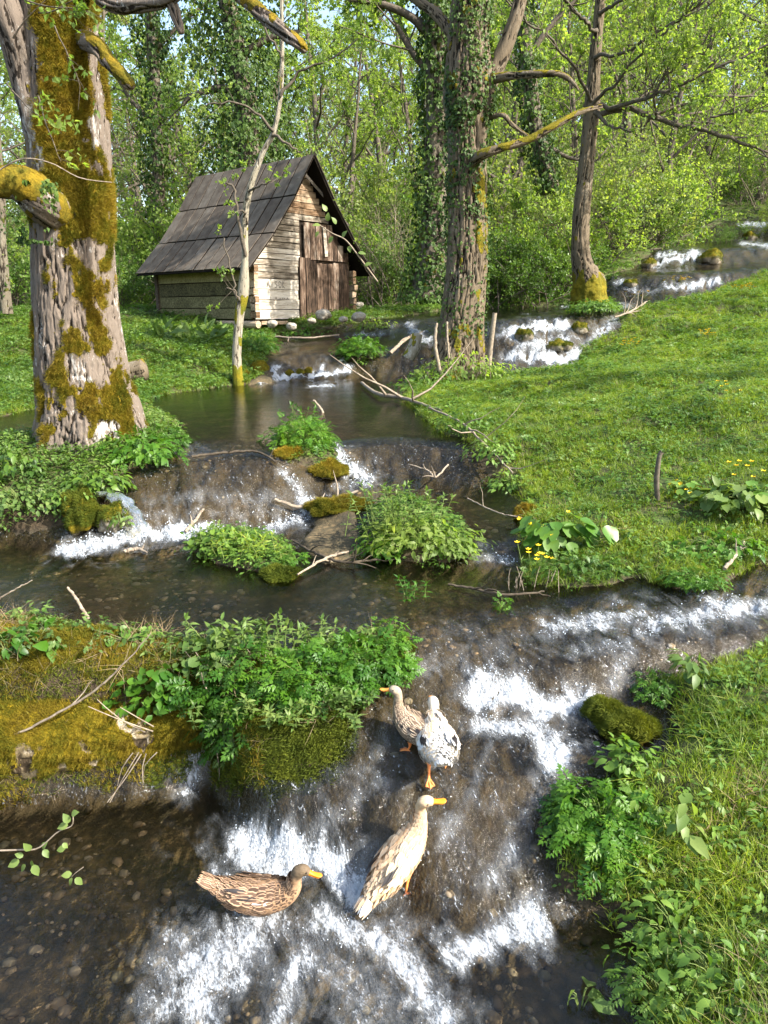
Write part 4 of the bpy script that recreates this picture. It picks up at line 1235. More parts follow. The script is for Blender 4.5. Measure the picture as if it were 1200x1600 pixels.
MATS['w_black'] = simple_mat('black_boards', (.006, .005, .004), (.022, .017, .013), 30, .95, .05)  # almost black boarding, makes the gaps between roof panels dark lines
HA = R(50)
hex_ = np.array((math.cos(HA), math.sin(HA), 0)); hey = np.array((-math.sin(HA), math.cos(HA), 0)); hez = np.array((0, 0, 1.0))
HB = P(399, 499, d=15.6)
def solve_px(p, dirv, target):
    lo, hi = 0.0, 8.0
    f = lambda s: proj(*(p + dirv * s))[0] - target
    sg0 = f(lo) > 0
    for _ in range(50):
        m_ = (lo + hi) / 2
        if (f(m_) > 0) == sg0: lo = m_
        else: hi = m_
    return lo
HW = solve_px(HB, hex_, 549)            # width of the front
hut = empty('mill_hut', tuple(HB), 'small weathered wooden mill hut with a steep tar paper roof over the stream', 'hut', rz=HA)
def z_at(x, y, row):                    # height in hut coordinates at which a local (x, y) appears on a picture row
    p = HB + hex_ * x + hey * y
    up = (800 - row) / FPX
    # (y sp - (c-z) cp) = up (y cp + (c-z) sp)
    yy = p[1]
    q = yy * (SP - up * CP) / (CP + up * SP)
    return CAMZ - q - HB[2]
RX = HW * .5
zr = z_at(RX, -.35, 243)                # ridge height
ze = z_at(-.38, -.2, 421)               # left eave
D = 3.2
for _ in range(20):
    p = HB + hex_ * RX + hey * D
    if proj(*(p + hez * zr))[0] > 318: D += .08
print('HUT', HW, zr, ze, D, HB)
def hpart(name, mb, mat, parent=hut, label=None, kind=None, smooth=False):
    me = mb.mesh(name, MATS[mat], smooth)
    return ob(name, me, parent, label, kind=kind)
def roof_profile(side, k):              # k 0 ridge .. 3 eave, local x, z, bellied outwards
    if side < 0:
        xs = [RX, RX - (RX + .40) * .31, RX - (RX + .40) * .64, -.40]; zz = [zr, zr - (zr - ze) * .37, zr - (zr - ze) * .70, ze]
    else:
        xe = HW + .42; z2 = ze + .02
        xs = [RX, RX + (xe - RX) * .30, RX + (xe - RX) * .64, xe]; zz = [zr, zr - (zr - z2) * .36, zr - (zr - z2) * .70, z2]
    return np.array((xs[k], zz[k]))
for side, ncol in ((-1, 11), (1, 8)):
    rf = empty('roof', (0, 0, 0)); rf.parent = hut
    ys_ = np.linspace(-.38, D + .25, ncol + 1)
    for k in range(3):
        a, b = roof_profile(side, k), roof_profile(side, k + 1)
        nrm = np.array((-(b - a)[1], (b - a)[0])) * (1 if side > 0 else -1); nrm /= np.linalg.norm(nrm)
        if nrm[1] < 0: nrm = -nrm
        bb = b - (b - a) * .035
        for c_ in range(ncol):
            y0, y1 = ys_[c_] + .019 + rng.uniform(-.005, .005), ys_[c_ + 1] - .019 + rng.uniform(-.005, .005)
            lift = .012 + rng.uniform(0, .014)
            V = []
            for (q, lf) in ((a, lift), (bb, lift + .004)):
                for y in (y0, y1):
                    for t_ in (0, .012):
                        w_ = q + nrm * (lf + t_ + rng.uniform(-.003, .003))
                        V.append((w_[0], y + rng.uniform(-.004, .004), w_[1]))
            mb = MB(); mb.add(V, [[0, 1, 3, 2], [4, 6, 7, 5], [0, 4, 5, 1], [2, 3, 7, 6], [1, 5, 7, 3], [0, 2, 6, 4]])
            o = hpart('roof_panel', mb, 'tar', rf)
        # the boards under the felt, near black so the panel seams read dark
        V = [(*(lambda w_: (w_[0], y, w_[1]))(q - nrm * t_),) for q in (a, b) for y in (-.34, D + .2) for t_ in (0, .02)]
        mb = MB(); mb.add(V, [[0, 1, 3, 2], [4, 6, 7, 5], [0, 4, 5, 1], [2, 3, 7, 6], [1, 5, 7, 3], [0, 2, 6, 4]])
        hpart('roof_boarding', mb, 'w_black', rf)
def wall_x(z, side):                    # where the roof cuts the front wall at height z
    for k in range(3):
        a, b = roof_profile(side, k), roof_profile(side, k + 1)
        if b[1] <= z <= a[1]:
            return a[0] + (b[0] - a[0]) * (a[1] - z) / (a[1] - b[1])
    return roof_profile(side, 0)[0]
# front: horizontal boards
zt = 0.0; k = 0
HP = []
hs = [.20, .20, .20, .21, .13, .13, .12, .12, .11, .12, .11, .12, .12, .12, .12, .12, .12, .12, .12, .12, .12, .12, .12, .12, .12]
DX = HW * .43
while zt < zr - .16 and k < len(hs):
    h = hs[k]
    x0 = .02 if zt + h < ze + .1 else max(.02, wall_x(zt + h, -1) + .05); x1 = HW - .04 if zt + h < ze + .1 else min(HW - .04, wall_x(zt + h, 1) - .05)
    xe = x1 if zt > 1.95 else DX - .01 + (.07 if zt > 1.0 else 0)
    if xe - x0 > .06:
        mb = MB(); mb.box(((x0 + xe) / 2, .02 + rng.uniform(-.008, .008), zt + h / 2), ((xe - x0) / 2, .016, h / 2 - .007), rz(0) @ ry(rng.uniform(-.006, .006)), jit=.004)
        hpart('plank', mb, 'w_pale' if k < 15 else 'w_gable')
    zt += h; k += 1
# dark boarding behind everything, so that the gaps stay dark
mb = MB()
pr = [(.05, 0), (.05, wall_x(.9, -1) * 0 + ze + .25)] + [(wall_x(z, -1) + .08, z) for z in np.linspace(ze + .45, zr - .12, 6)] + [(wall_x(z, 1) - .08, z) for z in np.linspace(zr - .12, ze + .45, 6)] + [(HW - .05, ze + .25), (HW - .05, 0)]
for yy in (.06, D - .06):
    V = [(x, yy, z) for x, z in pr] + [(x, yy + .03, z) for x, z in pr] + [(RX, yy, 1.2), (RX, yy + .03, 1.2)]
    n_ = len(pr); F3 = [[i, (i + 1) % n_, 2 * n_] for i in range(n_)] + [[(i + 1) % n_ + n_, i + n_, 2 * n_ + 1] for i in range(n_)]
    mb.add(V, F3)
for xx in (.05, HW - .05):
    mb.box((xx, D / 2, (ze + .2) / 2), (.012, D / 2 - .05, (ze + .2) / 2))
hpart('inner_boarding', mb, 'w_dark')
# the door and the boards above it
xd0 = DX + .005; nb = 9; wdt = (HW - .10 - xd0) / nb
door = empty('door', (0, 0, 0)); door.parent = hut
for i in range(nb):
    x0 = xd0 + i * wdt
    top = 1.28 - .02 * i + rng.uniform(-.05, .02) if i < 6 else 1.20
    bot = -.04 + rng.uniform(-.05, .05) + .02 * i
    mb = MB(); mb.box((x0 + wdt / 2, -.02 + rng.uniform(-.008, .008), (top + bot) / 2), (wdt / 2 - .004, .013, (top - bot) / 2), ry(rng.uniform(-.008, .008)), jit=.006)
    hpart('plank', mb, 'w_door', door)
for i in range(nb):
    x0 = xd0 + i * wdt
    bot = 1.24; top = min(1.98, 1.98 if i > 0 else 1.25)
    xr = x0 + wdt
    while top > bot and top > ze and wall_x(top, 1) - .04 < xr: top -= .05
    if top - bot < .1 or i == 0: continue
    mb = MB(); mb.box((x0 + wdt / 2, -.012 + rng.uniform(-.006, .006), (top + bot) / 2), (wdt / 2 - .004, .012, (top - bot) / 2), ry(rng.uniform(-.012, .012)), jit=.006)
    hpart('plank', mb, 'w_door')
mb = MB(); mb.box((HW * .70, -.045, 1.62), (.045, .012, .30), ry(-.10), jit=.004); hpart('batten', mb, 'w_pale', label='pale loose board nailed over the dark planks')
a0, a1 = np.array((RX - .06, -.12, zr - .32)), np.array((HW * .93, -.12, z_at(HW * .93, -.12, 352)))
mb = MB(); mb.tube([a0, (a0 + a1) / 2, a1], .035, 4); hpart('brace', mb, 'w_grey')
# corner posts with the ends of the side logs
for xx in (-.04, HW):
    for z0 in np.arange(.02, ze + .1, .15):
        mb = MB(); mb.box((xx + rng.uniform(-.02, .02), -.04, z0 + .07), (.05, .07 + rng.uniform(0, .03), .062), jit=.012)
        hpart('log_end', mb, 'w_gable')
# side wall boards on the left and right, back wall
for xx, mt in ((-.005, 'w_side'), (HW + .005, 'w_side')):
    for z0, h in ((0, .22), (.23, .24), (.48, .27), (.76, .26), (1.03, .22)):
        if z0 > ze + .15: continue
        mb = MB(); mb.box((xx, D / 2 + .03, z0 + h / 2), (.022, D / 2 - .05, h / 2 - .005), rx(rng.uniform(-.004, .004)), jit=.004)
        me_ = hpart('plank', mb, mt)
for xx, yy in ((-.02, D - .03), (HW + .02, D - .03)):
    mb = MB(); mb.box((xx, yy, .55), (.05, .05, .62), jit=.006); hpart('post', mb, 'w_dark')
mb = MB(); mb.tube([(-.06, -.16, -.10), (-.06, D, -.10)], .075, 8); mb.tube([(HW - .15, -.12, -.10), (HW - .15, D, -.10)], .07, 8); mb.box((HW / 2, .02, -.07), (HW / 2 - .15, .04, .035))
hpart('sill_beam', mb, 'w_gable')
# charcoal writing on the boards
GL = {'A': [[(0, 0), (.5, 1), (1, 0)], [(.2, .4), (.8, .4)]], 'I': [[(.4, 0), (.5, 1)]], 'S': [[(.9, .85), (.5, 1), (.1, .75), (.5, .5), (.9, .25), (.5, 0), (.05, .12)]],
      'O': [[(.5, 1), (.05, .7), (.05, .3), (.5, 0), (.95, .3), (.95, .7), (.5, 1)]], 'K': [[(.1, 0), (.1, 1)], [(.9, 1), (.12, .45), (.9, 0)]], 'L': [[(.15, 0), (.35, 1), (.55, 1.0), (.75, 0)]]}
def write(txt, x, z, h):
    for ch in txt:
        mb = MB()
        for st_ in GL[ch]:
            for (p, q) in zip(st_[:-1], st_[1:]):
                A_ = np.array((x + p[0] * h * .55, 0, z + p[1] * h)); B_ = np.array((x + q[0] * h * .55, 0, z + q[1] * h))
                A_ = A_ + rng.normal(0, .007, 3) * (1, 0, 1); d = B_ - A_; L_ = np.linalg.norm(d)
                mb.box(((A_ + B_) / 2) + np.array((0, -.003, 0)), (L_ / 2 + .003, .0012, .006), ry(-math.atan2(d[2], d[0])))
        hpart('letter', mb, 'black')
        x += h * .78
write('AISOK', HW * .12, .63, .135)
write('LIKO', HW * .19, .30, .135)

def rock_mesh(name, r, sx, sy, sz, seed, mat, moss=None, nn=18, lump=.35):
    th, ph = np.meshgrid(np.arange(nn * 2) * np.pi / nn, np.linspace(.02, np.pi - .02, nn))
    d = np.stack([np.cos(th) * np.sin(ph), np.sin(th) * np.sin(ph), np.cos(ph)], -1)
    nn_ = (fbm(d.reshape(-1, 3) * 1.6 + seed * 3.3, 4, .55) - .5).reshape(th.shape)
    V = d * (1 + lump * 2 * nn_)[..., None] * np.array((sx, sy, sz)) * r
    A = np.zeros(th.size) if moss is None else np.clip(moss + .6 * (d[..., 2].ravel()), 0, 1)
    return mesh_np(name, V.reshape(-1, 3), [grid_faces(nn, nn * 2, True)[:, ::-1]], {'ridge': np.full(th.size, .6), 'moss': A, 'rnd': np.zeros(th.size)}, mat)
MATS['moss_rock'] = bark_mat('moss_covered_stone', (.16, .13, .09), (.05, .04, .03), (.4, .38, .32), (.19, .14, .008), (.085, .095, .010), .4)
for i, (a, b, r_) in enumerate(((505, 489, 9), (560, 492, 8), (487, 498, 5), (455, 507, 6), (536, 496, 5), (425, 503, 6))):
    p = P(a, b + 3, d=15.3 if i else 15.5)
    sc = r_ * 15.5 / FPX
    ob('stone', rock_mesh('stone', sc, 1.3, 1, .9, i, MATS['stone']), None, ['round pale stone under the hut door', 'pale stone at the foot of the hut\'s far corner', 'small stone under the hut doorstep', 'low stone in the grass before the hut wall', 'small stone between the door stone and the corner', 'stone under the log ends of the hut'][i], 'stone', loc=tuple(p))
# rubble footing at the far corner
for i in range(16):
    p = HB + hex_ * (HW + .05 + rng.uniform(-.05, .25)) + hey * rng.uniform(-.1, .4) + hez * (-.15 + .09 * (i // 3) + rng.uniform(-.02, .02))
    o = ob('stone', rock_mesh('stone', rng.uniform(.08, .13), 1.3, 1, .7, 20 + i, MATS['stone'], nn=8), None)
    relink(o, hut); o.location = tuple(np.array((0.0, 0, 0)))
    l = np.array((HW + .05 + rng.uniform(-.03, .22), rng.uniform(-.1, .35), -.12 + .085 * (i // 3)))
    o.matrix_parent_inverse = Matrix.Identity(4); o.location = tuple(l)
# ---------------------------------------------------------------- the wood behind
def make_tree(seed, H, r, leaf_s, mat, nb=16, base=.22, dens=1.0, spreadf=.38):
    global rng
    keep = rng; rng = np.random.default_rng(seed)
    mw, ml = MB(), MB()
    main = limb(mw, (0, 0, -.3), (rng.normal(0, .06), rng.normal(0, .06), 1), H, r, .22, 9, 8, .4)
    for k in range(nb):
        t = base + (1 - base) * (k + rng.random()) / nb
        t = min(t, .98); i = min(int(t * 9), 8)
        q = main[i] + (main[i + 1] - main[i]) * (t * 9 - i)
        az = k * 2.4 + rng.uniform(-.4, .4); el = rng.uniform(.1, .8) + t * .3
        d = np.array((math.cos(az) * math.cos(el), math.sin(az) * math.cos(el), math.sin(el)))
        L = H * spreadf * (1.15 - .75 * t) * rng.uniform(.7, 1.2)
        crown(mw, ml, q, d, L, r * .42 * (1.2 - t), leaf_s, dens, nsub=8, ntw=6, nleaf=8, up=.25)
    a = mw.mesh('trunk', MATS['branch'])
    b = ml.mesh('crown', MATS[mat], smooth=False)
    rng = keep
    return a, b
def make_shrub(seed, Rr, Hh, leaf_s, mat, nb=14, dens=1.0):
    global rng
    keep = rng; rng = np.random.default_rng(seed)
    mw, ml = MB(), MB()
    for k in range(nb):
        az = rng.uniform(0, 6.28); el = rng.uniform(.35, 1.4)
        d = np.array((math.cos(az) * math.cos(el), math.sin(az) * math.cos(el), math.sin(el)))
        p = np.array((rng.normal(0, .15 * Rr), rng.normal(0, .15 * Rr), -.1))
        crown(mw, ml, p, d, (Rr * math.cos(el) + Hh * math.sin(el)) * rng.uniform(.8, 1.1), .018, leaf_s, dens, nsub=8, ntw=6, nleaf=8, up=-.1)
    a = mw.mesh('stems', MATS['branch'])
    b = ml.mesh('foliage', MATS[mat], smooth=False)
    rng = keep
    return a, b
TREES = [make_tree(101, 11, .18, .115, 'spring', 15, .15, 1.1), make_tree(102, 12.5, .21, .125, 'spring2', 16, .15, 1.1), make_tree(103, 9, .14, .105, 'spring', 14, .10, 1.1), make_tree(104, 14, .23, .135, 'spring', 15, .25, 1.1)]
SHRUBS = [make_shrub(201, 1.5, 2.2, .080, 'spring', 14), make_shrub(202, 1.7, 1.8, .072, 'dark_leaf', 13, 1.2), make_shrub(203, 1.2, 3.0, .080, 'spring2', 12), make_shrub(204, 1.5, 1.3, .055, 'dark_leaf', 12, 1.3)]
SHRUBS += [make_shrub(205, 1.4, 2.0, .045, 'dark_leaf', 10, .25)]
def where(px, d, kind):
    lk = {'t': ('light green tree', 'tall olive green tree', 'slim pale leaved tree', 'high thin trunked tree'), 's': ('bright bush', 'low dark leaved bush', 'tall loose olive bush', 'low dense bush', 'thin half bare bush')}[kind]
    pl = ('behind the mossy tree' if px < 150 else 'between mossy tree and hut' if px < 240 else 'above the hut roof' if px < 420 else 'at the hut\'s far corner' if px < 560 else 'beside the dark ivy trunk' if px < 660 else
          'behind the rough barked tree' if px < 770 else 'left of the slender tree' if px < 900 else 'behind the slender tree' if px < 1000 else 'above the upper cascade' if px < 1130 else 'by the farthest cascade')
    dd = ('at the wood\'s edge' if d < 22 else 'in the second row' if d < 29 else 'deeper in the wood' if d < 42 else 'far up the slope')
    return lk, pl, dd
def place(kind, px, d, idx, s=1.0, name='tree', label='', group=''):
    lk, pl, dd = where(px, d, kind)
    label = '%s %s, %s' % (lk[idx], pl, dd)
    x = (px - 600) / FPX * d * .99
    z = float(samp(GH, x, d))
    a, b = (TREES if kind == 't' else SHRUBS)[idx]
    r_ = empty(name, (x, d, z - .05), label, 'tree' if kind == 't' else 'bush', group, rng.uniform(0, 6.28))
    s *= rng.uniform(.88, 1.15)
    r_.scale = (s, s, s * rng.uniform(.92, 1.1))
    for nm, me in (('trunk', a), ('crown', b)) if kind == 't' else (('stems', a), ('foliage', b)):
        o = ob(nm, me, r_)
        if nm in ('crown', 'foliage', 'stems'): o['kind'] = 'stuff'
    return r_
LT = 'light green spring tree standing in the wood beyond the stream'
GT = 'trees of the wood behind the stream and the hut'
for px, d, i, s in ((-120, 19, 2, .9), (30, 23, 0, 1), (120, 27, 1, .9), (190, 31, 3, .9), (300, 27, 0, .95), (330, 35, 1, 1), (450, 25, 2, 1), (505, 30, 0, 1), (560, 23.5, 2, .9), (600, 34, 1, .95), (650, 29, 2, 1.1),
                    (760, 24, 2, 1), (800, 30, 0, 1), (890, 25, 2, .9), (960, 28, 1, .9), (1010, 24, 0, .8), (1080, 29, 2, 1), (1150, 33, 3, .9), (1220, 27, 0, .9), (1330, 25, 2, 1), (1400, 33, 1, 1), (700, 40, 3, 1),
                    (-40, 36, 3, 1), (60, 45, 1, 1.1), (240, 46, 0, 1.2), (400, 44, 2, 1.3), (850, 42, 1, 1.1), (940, 47, 0, 1.2), (1060, 45, 3, 1), (1180, 50, 1, 1.1), (1300, 45, 0, 1.1), (760, 58, 1, 1.2), (1000, 62, 0, 1.3), (1150, 68, 1, 1.3), (1280, 62, 3, 1.2), (880, 70, 3, 1.2), (-250, 30, 1, 1), (1500, 30, 1, 1), (500, 60, 1, 1.0), (150, 62, 0, 1.1), (330, 66, 1, 1.0), (-60, 60, 0, 1.2)):
    place('t', px, d, i, s, 'woodland_tree', LT, GT)
LS = 'leafy green bush in the thicket behind the stream'
GS = 'bushes of the thicket behind the stream'
for px, d, i, s in ((-60, 18, 0, .9), (20, 21, 1, 1), (70, 25, 0, 1), (190, 19.5, 1, .75), (225, 21, 3, .9), (150, 23, 0, 1), (250, 24, 2, 1.1), (300, 23, 0, 1.2), (575, 18.4, 4, .85), (600, 19.5, 1, .75), (625, 18.8, 4, .9), (640, 20.5, 0, 1),
                    (560, 21.5, 2, 1), (690, 21, 1, 1), (700, 23, 2, 1.2), (770, 18.6, 1, .8), (800, 19.5, 3, 1), (830, 18.4, 1, .75), (860, 19.3, 1, .9), (890, 19.8, 0, .9), (800, 21.5, 0, 1.2), (850, 22.5, 2, 1.1), (910, 22, 0, 1.1), (950, 21.5, 2, .9), (985, 21.5, 1, .8), (1000, 23.5, 0, 1.1), (1040, 26, 2, .9), (1060, 30.5, 0, 1),
                    (960, 26, 0, 1.3), (1130, 30, 1, .9), (1180, 33, 0, 1), (1250, 32, 2, 1), (1130, 36, 0, 1.3), (1330, 31, 1, 1), (1220, 40, 0, 1.4), (1050, 37, 2, 1.4), (1110, 23.5, 3, .45), (1165, 24.6, 0, .4),
                    (120, 33, 2, 1.4), (380, 24.5, 0, 1.2), (450, 23, 2, 1.1), (500, 22, 0, 1), (-10, 30, 2, 1.3), (930, 35, 2, 1.5), (800, 34, 0, 1.4), (660, 26, 0, 1.3), (540, 27, 0, 1.3), (350, 30, 2, 1.4), (-180, 24, 0, 1.1), (1420, 24, 0, 1.1)):
    place('s', px, d, i, s, 'bush', LS, GS)

# the far wood, one mass of crowns and thicket beyond the trees one can tell apart
for nm, me in (('far_tree_a', TREES[0][1]), ('far_tree_b', TREES[1][1]), ('far_stem', TREES[1][0]), ('thicket', SHRUBS[2][1]), ('thicket_b', SHRUBS[0][1]), ('thicket_stems', SHRUBS[2][0])):
    PROTO[nm] = bpy.data.objects.new(nm + '_piece', me)
def ring(n, y0, y1, left=-1.0, right=1.0):
    y = np.sqrt(rng.uniform(y0 ** 2, y1 ** 2, n)); u = rng.uniform(-.62, .62, n); x = u * y
    return np.stack([x, y, samp(GH, x, y) - .2], 1)
p = ring(60, 48, 100)
for nm in ('far_tree_a', 'far_tree_b', 'far_stem'):
    k = rng.permutation(len(p))[:60] if nm == 'far_stem' else slice(0, 30) if nm[-1] == 'a' else slice(30, 60)
    spread('far_wood', nm, p[k], tilt=.05, scl=rng.uniform(.9, 1.5, len(p[k])), label='pale green far wood on the slope behind the stream')
p = ring(140, 23, 80)
p = p[(np.abs(p[:, 0] / p[:, 1] + .13) > .10) | (p[:, 1] > 26)]
h_ = len(p) // 2
spread('thicket', 'thicket', p[:h_], tilt=.06, scl=rng.uniform(.9, 1.6, h_), label='spring thicket filling the wood floor')
spread('thicket', 'thicket_b', p[h_:], tilt=.06, scl=rng.uniform(.9, 1.6, len(p) - h_), label='spring thicket filling the wood floor')

pale = SHRUBS[2][0].copy(); pale.materials.clear(); pale.materials.append(MATS['twig'])
PROTO['pale_stems'] = bpy.data.objects.new('pale_stems_piece', pale)
p = ring(70, 19, 40); p = p[(p[:, 0] / p[:, 1] > -.06) | (p[:, 1] > 24)]; p = p[(samp(LAND, p[:, 0], p[:, 1]) > .3)]
spread('bare_twigs', 'pale_stems', p, tilt=.15, scl=rng.uniform(.6, 1.1, len(p)), label='bare pale twigs tangled in the thicket')

# where two of these still read alike, say which of them
_by = {}
for o_ in bpy.data.objects:
    if o_.get('group') in (GT, GS) and o_.get('category'):
        _by.setdefault(o_['label'], []).append(o_)
for lb_, os_ in _by.items():
    if len(os_) > 1:
        os_.sort(key=lambda q: q.location.x / q.location.y)
        for k_, o_ in enumerate(os_):
            o_['label'] = lb_.replace(', ', ', leftmost one ' if k_ == 0 else ', rightmost one ' if k_ == len(os_) - 1 else ', middle one ', 1)
            if len(os_) > 3 and 0 < k_ < len(os_) - 1: o_['label'] = lb_.replace(', ', ', %s from the left ' % ('second', 'third', 'fourth', 'fifth')[min(k_ - 1, 3)], 1)
# the tree on the lawn whose shade falls across the grass
r_ = empty('lawn_tree', (6.7, 7.3, float(samp(GH, 6.7, 7.3))), 'small leafy tree on the lawn, its shade falling across the grass', 'tree')
r_.scale = (.5,) * 3
ob('trunk', TREES[2][0], r_); ob('crown', TREES[2][1], r_, kind='stuff')
# ---------------------------------------------------------------- ducks
def duck_mats(tag_, body, belly, head, dark, edge, centre, spec_white=0.0):
    m, n, out = NT(tag_ + '_down')
    co = objco(n)
    s = attr(n, 's').outputs['Fac']; u = attr(n, 'up').outputs['Fac']
    nz = noise_(n, 55, 4, .7, co); vo = nd(n, 'ShaderNodeTexVoronoi', Scale=70.0); n.links.new(mapping(n, co, (.45, 1, 1)), vo.inputs['Vector'])
    c = mixc(n, ramp(n, mth(n, 'ADD', u, mth(n, 'MULTIPLY', nz, .5)), [(.35, 0.0), (.65, 1.0)]), belly, body)
    spk = ramp(n, vo.outputs['Distance'], [(.16, .75), (.34, 0.0)])
    c = mixc(n, spk, c, dark)
    hm = ramp(n, mth(n, 'ADD', s, mth(n, 'MULTIPLY', nz, .05)), [(.70, 0.0), (.77, 1.0)])
    hc = mixc(n, ramp(n, noise_(n, 120, 3, .6, co), [(.35, .35), (.65, 0.0)]), head, dark)
    c = mixc(n, hm, c, hc)
    c = mixc(n, 1.0, c, ramp(n, noise_(n, 260, 2, .6, mapping(n, co, (.3, 1, 1))), [(.3, (.8, .8, .8)), (.7, (1.15, 1.15, 1.15))]), 'MULTIPLY')
    principled(n, out, c, .75, .25, bump(n, noise_(n, 180, 3, .6, mapping(n, co, (.35, 1, 1))), .6, .003))
    mf, n, out = NT(tag_ + '_feathers')
    fu = attr(n, 'fu').outputs['Fac']; fv = attr(n, 'fv').outputs['Fac']; tn = attr(n, 'tone').outputs['Fac']; rn = attr(n, 'rnd').outputs['Fac']
    co = objco(n)
    e = mth(n, 'MAXIMUM', mth(n, 'POWER', mth(n, 'ABSOLUTE', fu), 2.0), mth(n, 'POWER', fv, 3.0))
    e = mth(n, 'ADD', e, mth(n, 'MULTIPLY', mth(n, 'SUBTRACT', noise_(n, 200, 2, .6, co), .5), .3))
    cc = mixc(n, rn, centre, tuple(min(1, q * 1.7) for q in centre))
    c = mixc(n, ramp(n, e, [(.38, 0.0), (.62, 1.0)]), cc, edge)
    c = mixc(n, ramp(n, tn, [(.15, 1.0), (.25, 0.0)]), c, body)               # tone 0: plain
    c = mixc(n, ramp(n, tn, [(.75, 0.0), (.80, 1.0)], ), c, (.62, .60, .57))      # tone .85: white
    c = mixc(n, ramp(n, tn, [(.93, 0.0), (.96, 1.0)]), c, (.022, .018, .018))     # tone 1: black speculum
    principled(n, out, c, .6, .3, bump(n, noise_(n, 220, 2, .6, mapping(n, co, (1, 1, 1))), .4, .002))
    return m, mf
MATS['bill'] = simple_mat('orange_bill', (.62, .20, .012), (.74, .27, .02), 30, .4, .4, .1, .001)
MATS['bill2'] = simple_mat('dull_orange_bill', (.50, .20, .04), (.70, .30, .05), 40, .45, .4, .1, .001)
MATS['leg'] = simple_mat('orange_leg', (.72, .20, .05), (.85, .30, .08), 60, .5, .4, .5, .002)
MATS['eye'] = simple_mat('dark_eye', (.01, .008, .006), (.015, .01, .008), 5, .08, .6, 0)

